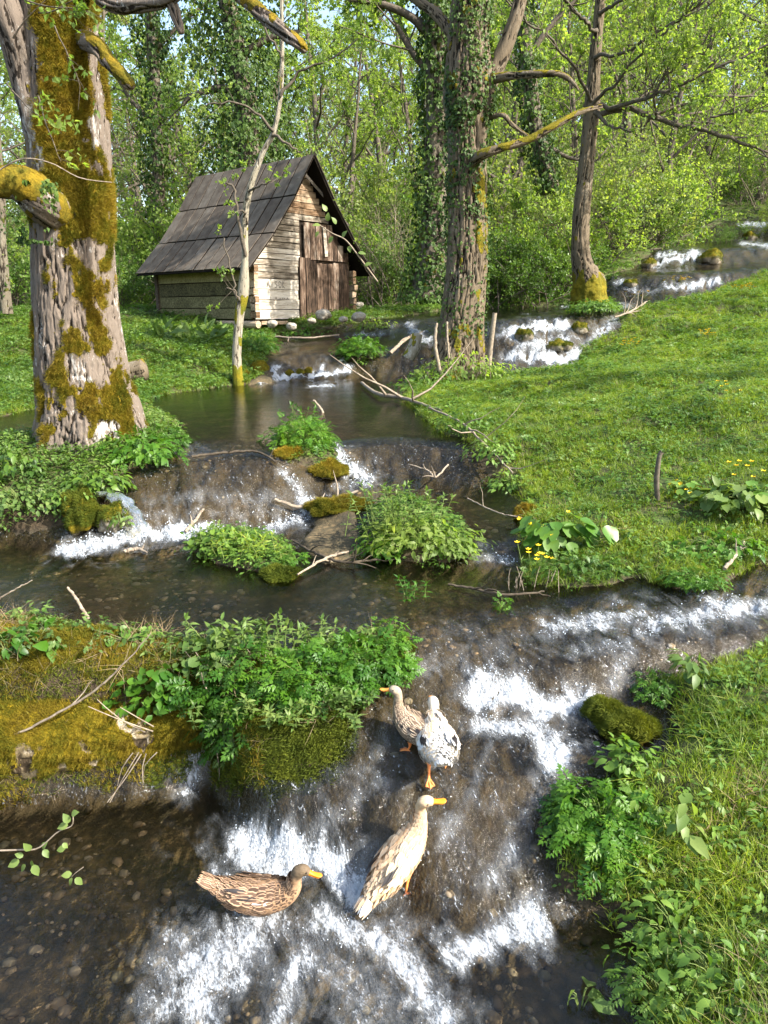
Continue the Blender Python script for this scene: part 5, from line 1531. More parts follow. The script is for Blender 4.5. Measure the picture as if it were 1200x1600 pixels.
FEAT = None
def duck(name, pos, yaw, pitch, scale, mats, label, st_, head_yaw=0.0, neck_i=9, wingpat=None, white=.0, legs=(), bill='bill', group='ducks in the stream', fluff=260, roll=0.0, float_z=None):
    root_ = empty(name, tuple(pos), label, 'duck', group)
    Mw = Matrix.Rotation(yaw, 3, 'Z') @ Matrix.Rotation(-pitch, 3, 'Y') @ Matrix.Rotation(roll, 3, 'X')
    Mw = np.array(Mw) * scale
    ST = np.array(st_, float)                                   # x, z, w, h
    k = len(ST); NS, NT_ = 96, 40
    Q = catmull(ST, NS)
    sp = np.linspace(0, 1, NS); neck_s = neck_i / (k - 1)
    C3 = np.stack([Q[:, 0], 0 * Q[:, 0], Q[:, 1]], 1)
    piv = C3[int(neck_s * (NS - 1))].copy()
    tw = head_yaw * st(sp, neck_s - .06, neck_s + .14)
    d = C3 - piv
    C3 = np.stack([piv[0] + d[:, 0] * np.cos(tw), piv[1] + d[:, 0] * np.sin(tw), C3[:, 2]], 1)
    T_ = np.gradient(C3, axis=0); T_ /= np.linalg.norm(T_, axis=1)[:, None]
    side = np.stack([-np.sin(tw), np.cos(tw), 0 * tw], 1)
    upv = np.cross(T_, side); upv /= np.linalg.norm(upv, axis=1)[:, None]
    th = np.arange(NT_) * 2 * np.pi / NT_
    def surf(i, th_, off=0.0):
        i0 = np.clip(i.astype(int), 0, NS - 2); f = (i - i0)[:, None]
        L_ = lambda A: A[i0] * (1 - f) + A[i0 + 1] * f
        c = L_(C3); sd = L_(side); uu = L_(upv); w_ = L_(Q[:, 2:3]); h_ = L_(Q[:, 3:4]); t_ = L_(T_)
        ct, sn = np.cos(th_)[:, None], np.sin(th_)[:, None]
        p = c + sd * (w_ + off) * ct + uu * (h_ + off) * sn
        nrm = sd * ct / (w_ + .01) + uu * sn / (h_ + .01); nrm /= np.linalg.norm(nrm, axis=1)[:, None]
        return p, nrm, t_
    I, TH = np.meshgrid(np.arange(NS, dtype=float), th, indexing='ij')
    p, nr, _ = surf(I.ravel() * .9999, TH.ravel())
    p = p + nr * ((fbm(p * 60, 2) - .5) * .004)[:, None]
    p[:] = p
    F = [grid_faces(NS, NT_, True)]
    V = np.vstack([p, C3[0], C3[-1] + T_[-1] * .004])
    i = np.arange(NT_)
    F.append(np.stack([np.roll(i, -1), i, np.full(NT_, NS * NT_)], 1)); j = i + (NS - 1) * NT_
    F.append(np.stack([j, np.roll(j, -1), np.full(NT_, NS * NT_ + 1)], 1))
    sa = np.concatenate([np.repeat(sp, NT_), [0, 1]]); ua = np.concatenate([np.tile(np.sin(th) * .5 + .5, NS), [.5, .5]])
    me = mesh_np('body', V @ Mw.T, F, {'s': sa, 'up': ua}, mats[0])
    ob('body', me, root_)
    # feathers, laid like tiles from the shoulders to the tail
    fv_, ff_ = leaf(1, .62, 4, .06, .10, .95, .12)
    fu_ = np.concatenate([-np.ones(5), np.zeros(5), np.ones(5)]); fw_ = np.tile(np.linspace(0, 1, 5), 3)
    def feathers(nm, ii, tt, size, lift, tone, asp=1.0, spreadv=.12, down=.12, wvec=None):
        n_ = len(ii)
        p, nr, t_ = surf(ii, tt, .0)
        p = p + nr * lift[:, None]
        y = -t_ + nr * down + rng.normal(0, spreadv, (n_, 3)) * .35
        if wvec is not None: y = y + wvec
        y /= np.linalg.norm(y, axis=1)[:, None]
        x = np.cross(y, nr); x /= np.linalg.norm(x, axis=1)[:, None]; zz = np.cross(x, y)
        M = np.stack([x * asp, y, zz], -1) * size[:, None, None]
        M = np.einsum('ij,njk->nik', Mw, M)
        rn = rng.random(n_)
        mb = MB(); mb.many(fv_, ff_, p @ Mw.T, M, rn)
        me = mb.mesh(nm, mats[1], True, {'fu': np.tile(fu_, n_), 'fv': np.tile(fw_, n_), 'tone': np.repeat(tone, len(fv_))})
        return ob(nm, me, root_)
    # body cover
    n_ = fluff * 2
    ii = rng.uniform(.10, neck_s - .10, n_) * (NS - 1); tt = rng.uniform(-.5, np.pi + .5, n_)
    o_ = np.argsort(-ii); ii = ii[o_]; tt = tt[o_]
    tone = np.full(n_, .5) if wingpat is None else wingpat(ii / (NS - 1), np.sin(tt), 0)
    o = feathers('back_feathers', ii, tt, rng.uniform(.020, .030, n_) * (1.2 - .4 * ii / NS), rng.uniform(.001, .004, n_), tone, .85)
    o['kind'] = 'stuff'
    for sd_ in (-1, 1):
        rows = []
        for r_ in range(9):
            nr_ = 7 if r_ < 7 else 5
            for q in range(nr_):
                rows.append((.60 - r_ * .045 + q * .004, (.30 + q * .155) if r_ < 7 else (.45 + q * .16), .036 + .004 * r_))
        rows = np.array(rows)
        ii = rows[:, 0] * (NS - 1) * neck_s / .62 + rng.normal(0, .5, len(rows)); a_ = rows[:, 1] + rng.normal(0, .03, len(rows))
        tt = a_ if sd_ > 0 else np.pi - a_
        tone = np.full(len(rows), .5) if wingpat is None else wingpat(ii / (NS - 1), np.sin(tt), 1)
        w_ = feathers('wing', ii, tt, rows[:, 2] * rng.uniform(.9, 1.1, len(rows)), .006 + .006 * np.linspace(1, .4, len(rows)), tone, .80, .06, .10)
        # flight feathers
        nf = 7
        ii = np.linspace(.36, .24, nf) * (NS - 1) * neck_s / .62; a_ = np.linspace(.42, .95, nf); tt = a_ if sd_ > 0 else np.pi - a_
        tone = np.full(nf, .5) if wingpat is None else wingpat(ii / (NS - 1), np.sin(tt), 2)
        f_ = feathers('flight_feathers', ii, tt, np.linspace(.085, .10, nf), np.linspace(.006, .013, nf), tone, .30, .05, .16)
    nf = 11
    ii = np.full(nf, .08 * (NS - 1)); tt = np.linspace(.15, np.pi - .15, nf)
    tone = np.full(nf, .5) if wingpat is None else wingpat(ii / (NS - 1), np.sin(tt), 3)
    feathers('tail_feathers', ii, tt, np.linspace(.07, .08, nf), np.full(nf, .004), tone, .42, .12, .10)
    # head: bill, eyes
    hc, ht, hs, hu = C3[-1], T_[-1].copy(), side[-1], upv[-1]
    fwd = np.array((math.cos(head_yaw), math.sin(head_yaw), -.10)); fwd /= np.linalg.norm(fwd)
    hup = np.cross(fwd, side[-1]); hup = hup if hup[2] > 0 else -hup
    prof = [(-.012, .013, .014, .004), (.004, .0135, .012, .002), (.018, .012, .007, -.002), (.034, .0135, .0048, -.005), (.048, .0145, .0038, -.006), (.057, .011, .003, -.0065), (.061, .004, .002, -.007)]
    for part_n, zo, sc_ in (('bill', 0.0, 1.0), ('lower_bill', -.008, .82)):
        B = []
        for (x_, w_, h_, zz_) in prof:
            for a_ in np.arange(14) * 2 * np.pi / 14:
                B.append(hc + fwd * (x_ * sc_ + (0.0 if zo == 0 else .002)) + hs * w_ * sc_ * np.cos(a_) + hup * (zz_ + zo + h_ * (1 if zo == 0 else .4) * np.sin(a_)))
        mb = MB(); mb.add(np.array(B) @ Mw.T, grid_faces(len(prof), 14, True)); mb.add(np.array(B[-14:] + [hc + fwd * .062 * sc_ + hup * (zo - .007)]) @ Mw.T, [[i, (i + 1) % 14, 14] for i in range(14)])
        ob(part_n, mb.mesh(part_n, MATS[bill]), root_)
    hi = NS - int(NS * .045)
    for sd_ in (-1, 1):
        pe, ne, _ = surf(np.array([float(NS - 9)]), np.array([.42 if sd_ > 0 else np.pi - .42]))
        V = []; nn_ = 8
        for a in np.linspace(0, np.pi, nn_):
            for b in np.arange(nn_ * 2) * np.pi / nn_:
                V.append(pe[0] + .0042 * np.array((np.cos(b) * np.sin(a), np.sin(b) * np.sin(a), np.cos(a))))
        mb = MB(); mb.add(np.array(V) @ Mw.T, grid_faces(nn_, nn_ * 2, True)[:, ::-1]); ob('eye', mb.mesh('eye', MATS['eye']), root_)
    # legs: hip, ankle and toe points in duck coordinates
    for hip, ankle, toe, nrm_ in legs:
        hip, ankle, toe, nrm_ = (np.array(q, float) for q in (hip, ankle, toe, nrm_))
        mb = MB()
        mb.tube(catmull([hip, (hip + ankle) / 2 + np.array((-.006, 0, 0)), ankle], 9) @ Mw.T, np.array([.016, .013, .010, .008, .0065, .006, .006, .0065, .007]) * scale, 10)
        lg = ob('leg', mb.mesh('leg', MATS['leg']), root_)
        mb = MB(); fd = toe - ankle; L_ = np.linalg.norm(fd); fd /= L_
        sdv = np.cross(nrm_, fd); sdv /= np.linalg.norm(sdv)
        tips = [ankle + (fd * math.cos(a) + sdv * math.sin(a)) * L_ * q for a, q in ((-.5, .85), (0, 1.0), (.5, .88))]
        for t_ in tips: mb.tube(catmull([ankle, (ankle + t_) / 2 + nrm_ * .004, t_], 6) @ Mw.T, np.array([.006, .005, .0045, .0045, .004, .002]) * scale, 6)
        mids = [(tips[0] + tips[1]) / 2 * .92 + ankle * .08, (tips[1] + tips[2]) / 2 * .92 + ankle * .08]
        web = np.array([ankle, tips[0], mids[0], tips[1], mids[1], tips[2]])
        w2 = np.vstack([web + nrm_ * .0012, web - nrm_ * .0012]) @ Mw.T
        mb.add(w2, [[0, 1, 2], [0, 2, 3], [0, 3, 4], [0, 4, 5], [8, 7, 6], [9, 8, 6], [10, 9, 6], [11, 10, 6]])
        hind = ankle - fd * .018 - nrm_ * .004
        mb.tube(np.array([ankle, (ankle + hind) / 2, hind]) @ Mw.T, np.array([.004, .003, .002]) * scale, 5)
        ob('foot', mb.mesh('foot', MATS['leg']), lg)
    return root_

SWIM = [(-.245, .115, .010, .005), (-.215, .098, .030, .013), (-.165, .070, .055, .034), (-.105, .045, .078, .056), (-.03, .032, .090, .066), (.05, .034, .088, .067), (.11, .048, .068, .058), (.146, .074, .045, .044), (.162, .106, .029, .031), (.170, .134, .026, .027), (.182, .160, .0285, .029), (.203, .170, .0275, .027), (.220, .164, .0215, .021), (.230, .158, .015, .014)]
STAND = [(-.25, .060, .010, .005), (-.22, .058, .030, .012), (-.17, .045, .055, .034), (-.11, .030, .078, .058), (-.03, .022, .092, .070), (.05, .030, .088, .070), (.105, .050, .066, .056), (.138, .082, .043, .043), (.152, .120, .030, .031), (.160, .158, .026, .026), (.166, .192, .025, .026), (.180, .220, .0275, .029), (.200, .228, .0255, .025), (.218, .222, .017, .016)]
STAND2 = [(x, z * (1 if i < 8 else .86), w_ * 1.04, h_) for i, (x, z, w_, h_) in enumerate(STAND)]
STAND3 = [(x + (0 if i < 9 else .01 * (i - 8)), z * (1 if i < 8 else .60), w_ * 1.08, h_) for i, (x, z, w_, h_) in enumerate(STAND)]
brown = duck_mats('brown_duck', (.26, .16, .09), (.36, .225, .13), (.14, .10, .06), (.06, .038, .024), (.40, .26, .16), (.065, .038, .024))
grey = duck_mats('grey_duck', (.23, .17, .115), (.42, .35, .28), (.34, .28, .20), (.08, .055, .038), (.46, .36, .255), (.085, .055, .036))
buff = duck_mats('buff_duck', (.50, .34, .20), (.56, .41, .26), (.58, .43, .27), (.30, .19, .10), (.56, .42, .28), (.36, .245, .15))
white = duck_mats('white_duck', (.56, .51, .42), (.60, .56, .48), (.58, .52, .41), (.34, .26, .18), (.60, .56, .50), (.32, .24, .16))

def pat_brown(s, u, k):
    t = np.full(s.shape, .5)
    if k == 0: t = np.where(s < .12, .5, t)
    if k == 2: t[:2] = .85; t[-1] = 1.0; t[3:4] = 1.0
    return t
def pat_grey(s, u, k):
    t = np.full(s.shape, .5)
    if k == 2: t[:] = .5; t[::2] = 1.0
    return t
def pat_buff(s, u, k):
    t = np.where(u < .35, 0.0, .5)
    if k == 2: t = np.full(s.shape, 1.0); t[:5] = .5
    if k == 3: t = np.where(rng.random(s.shape) < .5, .5, .85)
    if k == 1: t = np.full(s.shape, .5)
    return t
def pat_white(s, u, k):
    t = np.where((s > .33) & (u > .1), .5, .85)
    if k == 2: t = np.full(s.shape, 1.0); t[0] = .85; t[2] = .85; t[-1] = .85
    if k == 3: t = np.full(s.shape, .85)
    return t

p = P(408, 1398, z=.02); zf = float(samp(WS, p[0], p[1]))
duck('duck', (p[0] + .005, p[1] - .03, .016), R(-2), R(2), .88, brown, 'brown speckled duck with a bright orange bill swimming in the foam', SWIM, R(-4), 9, pat_brown)
q = hit(628, 1368); gz = float(samp(BED, q[0], q[1]))
duck('duck', (q[0], q[1], q[2] + .082), R(43), R(33), .90, buff, 'buff duck with its neck stretched up, climbing the cascade out of the foam', [(x, z if i < 8 else z, w_, h_) for i, (x, z, w_, h_) in enumerate(
     [(-.26, .030, .010, .005), (-.23, .032, .030, .013), (-.17, .026, .055, .034), (-.11, .018, .076, .054), (-.03, .015, .086, .066), (.05, .018, .082, .066), (.11, .026, .064, .056), (.155, .046, .043, .043), (.185, .072, .030, .032), (.208, .104, .025, .026), (.226, .138, .024, .025), (.246, .158, .027, .028), (.266, .156, .025, .025), (.283, .146, .017, .016)])],
     R(-50), 9, pat_buff, legs=[((-.02, .04, -.05), (-.05, .045, -.12), (.0, .05, -.15), (0, 0, 1)), ((-.02, -.04, -.05), (-.10, -.045, -.12), (-.06, -.05, -.15), (0, 0, 1))])
q = hit(650, 1174)
duck('duck', (q[0], q[1] + .02, q[2] + .085), R(140), R(10), .80, grey, 'mottled grey brown duck with a pale head turned towards the reeds', STAND2, R(28), 9, pat_grey, bill='bill2', legs=[((.0, .045, -.05), (.0, .055, -.10), (.05, .06, -.12), (0, 0, 1)), ((0, -.04, -.05), (-.02, -.045, -.10), (.03, -.05, -.12), (0, 0, 1))])
q = hit(683, 1202)
duck('duck', (q[0], q[1], q[2] + .105), R(92), R(-2), .90, white, 'whitish duck seen from behind with one orange foot on the wet rock', STAND3, R(2), 9, pat_white, legs=[((-.03, .045, -.045), (-.08, .05, -.115), (-.12, .045, -.15), (-.6, 0, .8)), ((.02, -.04, -.05), (.03, -.045, -.12), (.08, -.05, -.13), (0, 0, 1))])
# ---------------------------------------------------------------- moss, banks, plants and driftwood
CLEAF = [compound_leaf(1.0) for _ in range(4)]
OV = leaf(1, .55, 3, .25, .35)
OV2 = leaf(1, .36, 3, .25, .45)
RND = disc_leaf(.5, 9)
def on_dome(c, rad, n, low=-.1):
    v = rng.normal(size=(n * 3, 3)); v /= np.linalg.norm(v, axis=1)[:, None]
    v = v[v[:, 2] > low][:n]
    k_ = .55 + 1.0 * fbm(v * 1.7 + rng.uniform(0, 50), 3)
    return c + v * np.asarray(rad) * (rng.uniform(.5, 1.05, len(v)) * k_)[:, None], v
def dome_frames(nr, down=.35, jit=.35):
    n = len(nr)
    y = nr * np.array((1, 1, .25)) + np.array((0, 0, -down)) + rng.normal(0, jit, (n, 3)); y /= np.linalg.norm(y, axis=1)[:, None]
    z = nr + np.array((0, 0, .5)) + rng.normal(0, jit * .6, (n, 3))
    x = np.cross(y, z); x /= np.linalg.norm(x, axis=1)[:, None]
    return np.stack([x, y, np.cross(x, y)], -1)
def clump(px, py, rad, n, size, label, mat='herb', forms=None, name='leafy_plant', cat='plant', group=None, A=None, dz=0.0, low=-.1, stems=True, dy=0.0, at=None, down=.35):
    """a low plant: many leaves on a dome over its stems"""
    c = hit(px, py, GH if A is None else A) if at is None else np.array(at, float)
    c = c + np.array((0, dy, dz))
    rt = empty(name, tuple(c), label, cat, group)
    forms = forms or CLEAF
    mb = MB()
    for f in forms:
        p, nr = on_dome(np.zeros(3), rad, max(1, n // len(forms)), low)
        s = size * rng.uniform(.6, 1.25, len(p))
        mb.many(f[0], f[1], p, dome_frames(nr, down) * s[:, None, None], rng.random(len(p)))
    ob('leaves', mb.mesh('leaves', MATS[mat]), rt, kind='stuff')
    if stems:
        mb = MB()
        for _ in range(max(6, n // 10)):
            v = rng.normal(size=3); v[2] = abs(v[2]) + .3; v /= np.linalg.norm(v)
            e = v * np.asarray(rad) * .9
            mb.tube(catmull([np.array((e[0] * .15, e[1] * .15, -.04)), e * .55 + np.array((0, 0, .01)), e], 5), np.linspace(.0028, .0012, 5), 4, rng.random())
        ob('stems', mb.mesh('stems', MATS['stem']), rt, kind='stuff')
    return rt
def leggy(px, py, n, h, spr, label, mat='nettle', lsize=.04, A=None, lean=(0, 0), at=None, name='tall_herb', group=None, node=7, wd=OV2):
    """upright stems with pairs of leaves"""
    c = hit(px, py, GH if A is None else A) if at is None else np.array(at, float)
    rt = empty(name, tuple(c), label, 'plant', group)
    ms, ml = MB(), MB()
    for _ in range(n):
        b = np.array((rng.normal(0, spr), rng.normal(0, spr * .6), -.02))
        hh = h * rng.uniform(.6, 1.1)
        e = b + np.array((lean[0] + rng.normal(0, .25), lean[1] + rng.normal(0, .25), 1)) * hh
        q = catmull([b, (b + e) / 2 + rng.normal(0, .012, 3), e], node + 1)
        ms.tube(q, np.linspace(.0032, .0014, node + 1), 4, rng.random())
        P_, D_ = [], []
        for i in range(2, node + 1):
            az = i * 1.57 + rng.uniform(-.3, .3)
            for s in (0, np.pi):
                P_.append(q[i]); D_.append((math.cos(az + s), math.sin(az + s), .35))
        for _k in range(3):
            P_.append(q[-1]); D_.append((rng.normal(0, .5), rng.normal(0, .5), .9))
        P_, D_ = np.array(P_), np.array(D_)
        M = frames(D_, False) * (lsize * rng.uniform(.6, 1.2, len(P_)))[:, None, None]
        ml.many(wd[0], wd[1], P_, M, rng.random(len(P_)))
    ob('stems', ms.mesh('stems', MATS['stem']), rt, kind='stuff')
    ob('leaves', ml.mesh('leaves', MATS[mat]), rt, kind='stuff')
    return rt
def surf_pts(me, n, nzmin=-.2, flt=None):
    V = np.empty(len(me.vertices) * 3, np.float32); me.vertices.foreach_get('co', V); V = V.reshape(-1, 3)
    nl = len(me.loops); LI = np.empty(nl, np.int32); me.loops.foreach_get('vertex_index', LI)
    ls = np.empty(len(me.polygons), np.int32); me.polygons.foreach_get('loop_start', ls)
    N_ = np.empty(len(me.vertices) * 3, np.float32); me.vertices.foreach_get('normal', N_); N_ = N_.reshape(-1, 3)
    ok = (N_[:, 2] > nzmin)
    if flt is not None: ok &= flt(V)
    pa, pb, pc = LI[ls], LI[ls + 1], LI[ls + 2]
    tri = np.where(ok[pa])[0]
    ar = np.linalg.norm(np.cross(V[pb[tri]] - V[pa[tri]], V[pc[tri]] - V[pa[tri]]), axis=1) + 1e-12
    k = rng.choice(tri, n, p=ar / ar.sum())
    u = rng.uniform(0, 1, (n, 1)); w_ = rng.uniform(0, 1, (n, 1))
    return V[pa[k]] + (V[pb[k]] - V[pa[k]]) * u + (V[pc[k]] - V[pb[k]]) * w_, N_[pa[k]]
def moss_on(o, n, pn='moss_gold', nzmin=-.3, size=1.0, flt=None, nm='moss'):
    p, nr = surf_pts(o.data, n, nzmin, flt)
    nr = nr + rng.normal(0, .3, nr.shape); nr /= np.linalg.norm(nr, axis=1)[:, None]
    rot = np.stack([np.arctan2(np.hypot(nr[:, 0], nr[:, 1]), nr[:, 2]), 0 * nr[:, 0], np.arctan2(nr[:, 1], nr[:, 0])], 1)
    # tilt about Y then turn about Z
    rot = np.stack([np.zeros(n), rot[:, 0], rot[:, 2]], 1)
    return spread(nm, pn, p, rot=rot, scl=rng.uniform(.7, 1.5, n) * size, parent=o)
MATS['moss_gold_rock'] = bark_mat('gold_moss_over_log', (.22, .17, .10), (.07, .05, .03), (.50, .43, .34), (.22, .155, .008), (.14, .115, .008), .6)

# the spout that arches over the wet rock
q = np.array([hit(150, 786, WS), hit(178, 786, WS), hit(205, 800, WS), hit(222, 832, WS)])
sp_ = catmull(np.array([q[0] + (0, .10, .02), q[0] + (.02, 0, .07), q[1] + (.02, -.03, .07), q[2] + (.0, -.06, .03), q[3] + (0, -.02, -.01)]), 26)
th_ = np.linspace(0, np.pi * 2, 29)[:-1]
tt_ = np.gradient(sp_, axis=0); tt_ /= np.linalg.norm(tt_, axis=1)[:, None]
sd_ = np.cross(tt_, np.array((0, 0, 1.0))); sd_ /= np.linalg.norm(sd_, axis=1)[:, None] + 1e-6; up_ = np.cross(sd_, tt_)
V_ = sp_[:, None] + (.04 + .045 * np.linspace(0, 1, 26))[:, None, None] * (sd_[:, None] * np.cos(th_)[None, :, None]) + .022 * up_[:, None] * np.sin(th_)[None, :, None]
V_ = V_.reshape(-1, 3); V_ = V_ + ((fbm(V_ * 38, 4) - .5) * .055)[:, None] * np.array((1, 1, 1))
me = mesh_np('water_spout', V_, [grid_faces(26, 28, True)], {'foam': np.full(len(V_), .52), 'slope': np.ones(len(V_))}, MATS['water'])
ob('water_spout', me, kind='structure', label='white arch of water spouting at the end of the dome')
# the mossy log that dams the middle pool
lg = empty('mossy_log', (-1.3, 3.4, .3), 'huge half sunken log thick with golden moss damming the pool', 'log')
ga = np.array([PZD(-260, .26, 3.25), PZD(-100, .25, 3.27), PZD(0, .25, 3.30), PZD(90, .25, 3.34), PZD(180, .25, 3.38), PZD(250, .25, 3.42), PZD(330, .26, 3.46), PZD(420, .28, 3.45)])
rows = np.concatenate([ga, np.array([.20, .20, .205, .20, .185, .165, .15, .12])[:, None]], 1)
me, _ = trunk_mesh('lower_trunk', rows, 110, 260, MATS['moss_gold_rock'], .016, 10, lambda X, N, S_, TH: .56 + .6 * (fbm((X * 3.1).reshape(-1, 3), 3, off=2).reshape(TH.shape) - .35) + .25 * N[..., 2] - .5 * (X[..., 2] < .08), 31, lump=.05)
o = ob('lower_trunk', me); relink(o, lg)
o.matrix_parent_inverse = Matrix.Identity(4)
me.transform(Matrix.Translation(-Vector(lg.location)))
VM = lambda m_: m_.attributes['moss']
def mossflt(m_, thr=.5):
    a = np.empty(len(m_.vertices), np.float32); m_.attributes['moss'].data.foreach_get('value', a)
    return lambda V: a > thr
moss_on(o, 15000, 'moss_gold', -.7, 1.0, mossflt(me))
ga = np.array([PZD(-260, .53, 3.50), PZD(-100, .53, 3.5), PZD(0, .53, 3.52), PZD(90, .55, 3.52), PZD(160, .55, 3.54), PZD(230, .52, 3.58), PZD(290, .50, 3.62)])
rows = np.concatenate([ga, np.array([.13, .135, .14, .155, .15, .12, .07])[:, None]], 1)
me, _ = trunk_mesh('upper_trunk', rows, 90, 200, MATS['moss_gold_rock'], .014, 10, lambda X, N, S_, TH: .58 + .6 * (fbm((X * 3.1).reshape(-1, 3), 3, off=5).reshape(TH.shape) - .35) + .30 * N[..., 2], 33, lump=.05)
me.transform(Matrix.Translation(-Vector(lg.location)))
o = ob('upper_trunk', me, lg)
moss_on(o, 11000, 'moss_gold', -.5, 1.0, mossflt(me))

pts_ = sow(16000, on('dam', -.02) * (np.abs(np.gradient(GH, axis=0) / np.gradient(GY, axis=0)) > .35) * (GY < 3.7) * (GX > -1.2))
nr_ = np.tile([[0, math.radians(75), -math.pi / 2]], (len(pts_), 1)) + rng.normal(0, .3, (len(pts_), 3))
spread('bank_moss', 'moss_green', pts_, rot=nr_, scl=rng.uniform(.8, 1.8, len(pts_)), label='dark moss on the steep face of the bank')
for pn_, n_, th_ in (('moss_gold', 15000, .42), ('moss_green', 8000, .40), ('straw', 260, 0)):
    pts_ = sow(n_, on('dam', -.01) * (GX < -.55) * (GY < 3.95) * ((patch2 > th_) if pn_ == 'moss_gold' else (patch2 < .55)))
    spread('bank_moss' if n_ > 1000 else 'dry_straw', pn_, pts_, tilt=.5, scl=rng.uniform(.7, 1.6, len(pts_)) * (1 if n_ > 1000 else .5), label='golden moss and straw on top of the log bank')
for o_, _k in MOSSY_TRUNK:
    if o_.name.startswith('trunk'): moss_on(o_, 16000, 'moss_gold', -.9, 1.5, (lambda f_: (lambda V: f_(V) & (V[:, 1] < 6.85) & (V[:, 2] < 5.2)))(mossflt(o_.data, .7)), 'moss')
# moss covered stones and moss cushions
def mrock(px, py, r_px, label, sx=1.3, sy=1.0, sz=.7, seed=1, pn='moss_gold', nm=2200, moss=.75, name='mossy_stone', mat='moss_rock', dz=0, A=None, nn=20):
    p = hit(px, py, WS if A is None else A); dep = p[1] * CP + (CAMZ - p[2]) * SP
    r = r_px * dep / FPX
    me = rock_mesh('stone', r, sx, sy, sz, seed, MATS[mat], moss, nn, .62)
    o = ob(name, me, None, label, 'stone', loc=(p[0], p[1], p[2] + dz))
    if nm: moss_on(o, nm, pn, -.1, max(.8, r * 6) if r > .15 else 1.0)
    return o
mrock(940, 1118, 26, 'dark green mossy stone behind its twin beside the white water', 1.0, .9, .9, 3, 'moss_green', 2500)
mrock(978, 1140, 32, 'olive moss cushion stone at the foot of the right bank', 1.1, .9, .8, 4, 'moss_green', 3500)
mrock(820, 808, 15, 'bright yellow moss ball at the lawn\'s water edge', 1, 1, 1.1, 5, 'moss_gold', 1500)
mrock(345, 0 + 740, 1, 'x', nm=0) if False else None
mrock(128, 808, 34, 'dark mossy rock below the big tree where the water spouts', .8, 1, 1.2, 6, 'moss_green', 3500)
mrock(182, 815, 27, 'wet rock with moss under the arching spout of water', .9, 1, 1.1, 7, 'moss_green', 900, .35)
mrock(512, 738, 22, 'golden moss stone at the tip of the green island', 1.2, 1, .6, 8, 'moss_gold', 1500)
mrock(450, 712, 17, 'moss stone under the fresh green clump', 1.3, 1, .7, 9, 'moss_gold', 1100)
mrock(528, 795, 36, 'flat stone furred with brown gold moss between the falls', 1.35, 1, .45, 10, 'moss_gold', 2600)
mrock(440, 900, 22, 'small green mossy lump at the end of the little isle', 1.3, 1, .6, 11, 'moss_green', 1600)
mrock(402, 582, 15, 'mossy rock beside the pale sapling', 1.1, 1, .95, 12, 'moss_gold', 1200)
mrock(385, 590, 8, 'small mossy stone at the sapling foot', 1.1, 1, .95, 13, 'moss_gold', 400)
mrock(469, 583, 6, 'round mossy pebble in the small fall, nearer the green clump', 1, 1, .9, 14, 'moss_gold', 200, nn=10)
mrock(453, 585, 6, 'round mossy pebble in the small fall, nearer the sapling', 1, 1, .9, 15, 'moss_gold', 200, nn=10)
mrock(482, 581, 6, 'round mossy pebble in the small fall beside the white streak', 1, 1, .9, 16, 'moss_gold', 200, nn=10)
for px, py, r_, lb, sd in ((868, 543, 13, 'dark mossy rock splitting the white fall, lower middle', 17), (905, 515, 12, 'yellow mossy rock high in the white fall', 18), (820, 525, 12, 'brown mossy rock near the fall\'s left side', 19), (884, 545, 9, 'small dark rock beside the splitting rock in the fall', 20), (1110, 407, 16, 'dark rock beside the upper cascade', 22), (1015, 415, 10, 'dark rock at the rim of the upper cascade', 23), (1172, 372, 10, 'yellow mossy rock in the farthest cascade', 24), (985, 445, 9, 'dark wet rock in the second upper fall', 25)):
    mrock(px, py, r_, lb, 1.1, 1, .9, sd, 'moss_green', 500, .35, nn=12)
mrock(163, 980, 12, 'pale flat stone lying on the mossy bank', 1.4, 1, .4, 26, nm=0, moss=0, mat='stone', A=GH)
mrock(62, 990, 16, 'whitish lichen covered stone on the mossy bank', 1.5, 1, .4, 27, nm=0, moss=0, mat='stone', A=GH)

# green plants, clump by clump
clump(568, 1052, (.22, .17, .15), 360, .085, 'dense bright parsley clump at the tip of the bank above the ducks', name='parsley_clump', dz=.02)
clump(610, 1012, (.10, .08, .12), 90, .06, 'little leafy sprig at the very end of the bank', dz=.03, mat='herb')
clump(480, 1075, (.20, .16, .15), 260, .085, 'parsley clump joining the tall pale herbs', name='parsley_clump', dz=.02)
clump(400, 1150, (.27, .20, .26), 420, .09, 'dark green parsley mass hanging over the little waterfall', name='parsley_clump', at=PZD(400, .42, 3.38))
clump(245, 1135, (.22, .14, .17), 260, .055, 'round leaved green herbs spilling down the mossy log', mat='herb', forms=[OV, RND], at=PZD(245, .42, 3.36))
clump(335, 1090, (.25, .16, .16), 260, .05, 'yellow green herbs on top of the bank', mat='nettle', forms=[OV, RND], at=PZD(330, .56, 3.5))
leggy(410, 1075, 26, .20, .12, 'tall pale herbs with whorled leaves on the bank', at=PZD(405, .58, 3.55), lsize=.055)
leggy(500, 1075, 12, .15, .08, 'pale herb stems behind the parsley', at=PZD(490, .56, 3.6), lsize=.045)
clump(470, 1205, (.15, .12, .13), 130, .16, 'drooping grassy tuft over the water at the bank end', mat='grass', forms=[(lambda vf: vf)(leaf(1, .05, 4, .1, .5))], at=PZD(480, .30, 3.28), down=.9)
clump(435, 1190, (.20, .12, .18), 160, .05, 'shaded herbs at the waterline beneath the parsley', mat='dark_leaf', forms=[OV], at=PZD(430, .25, 3.33))
clump(330, 1170, (.16, .09, .14), 150, .06, 'dark leaves drooping into the hollow of the little waterfall', mat='dark_leaf', forms=[OV, CLEAF[1]], at=PZD(355, .34, 3.30), low=-.5, down=.8)
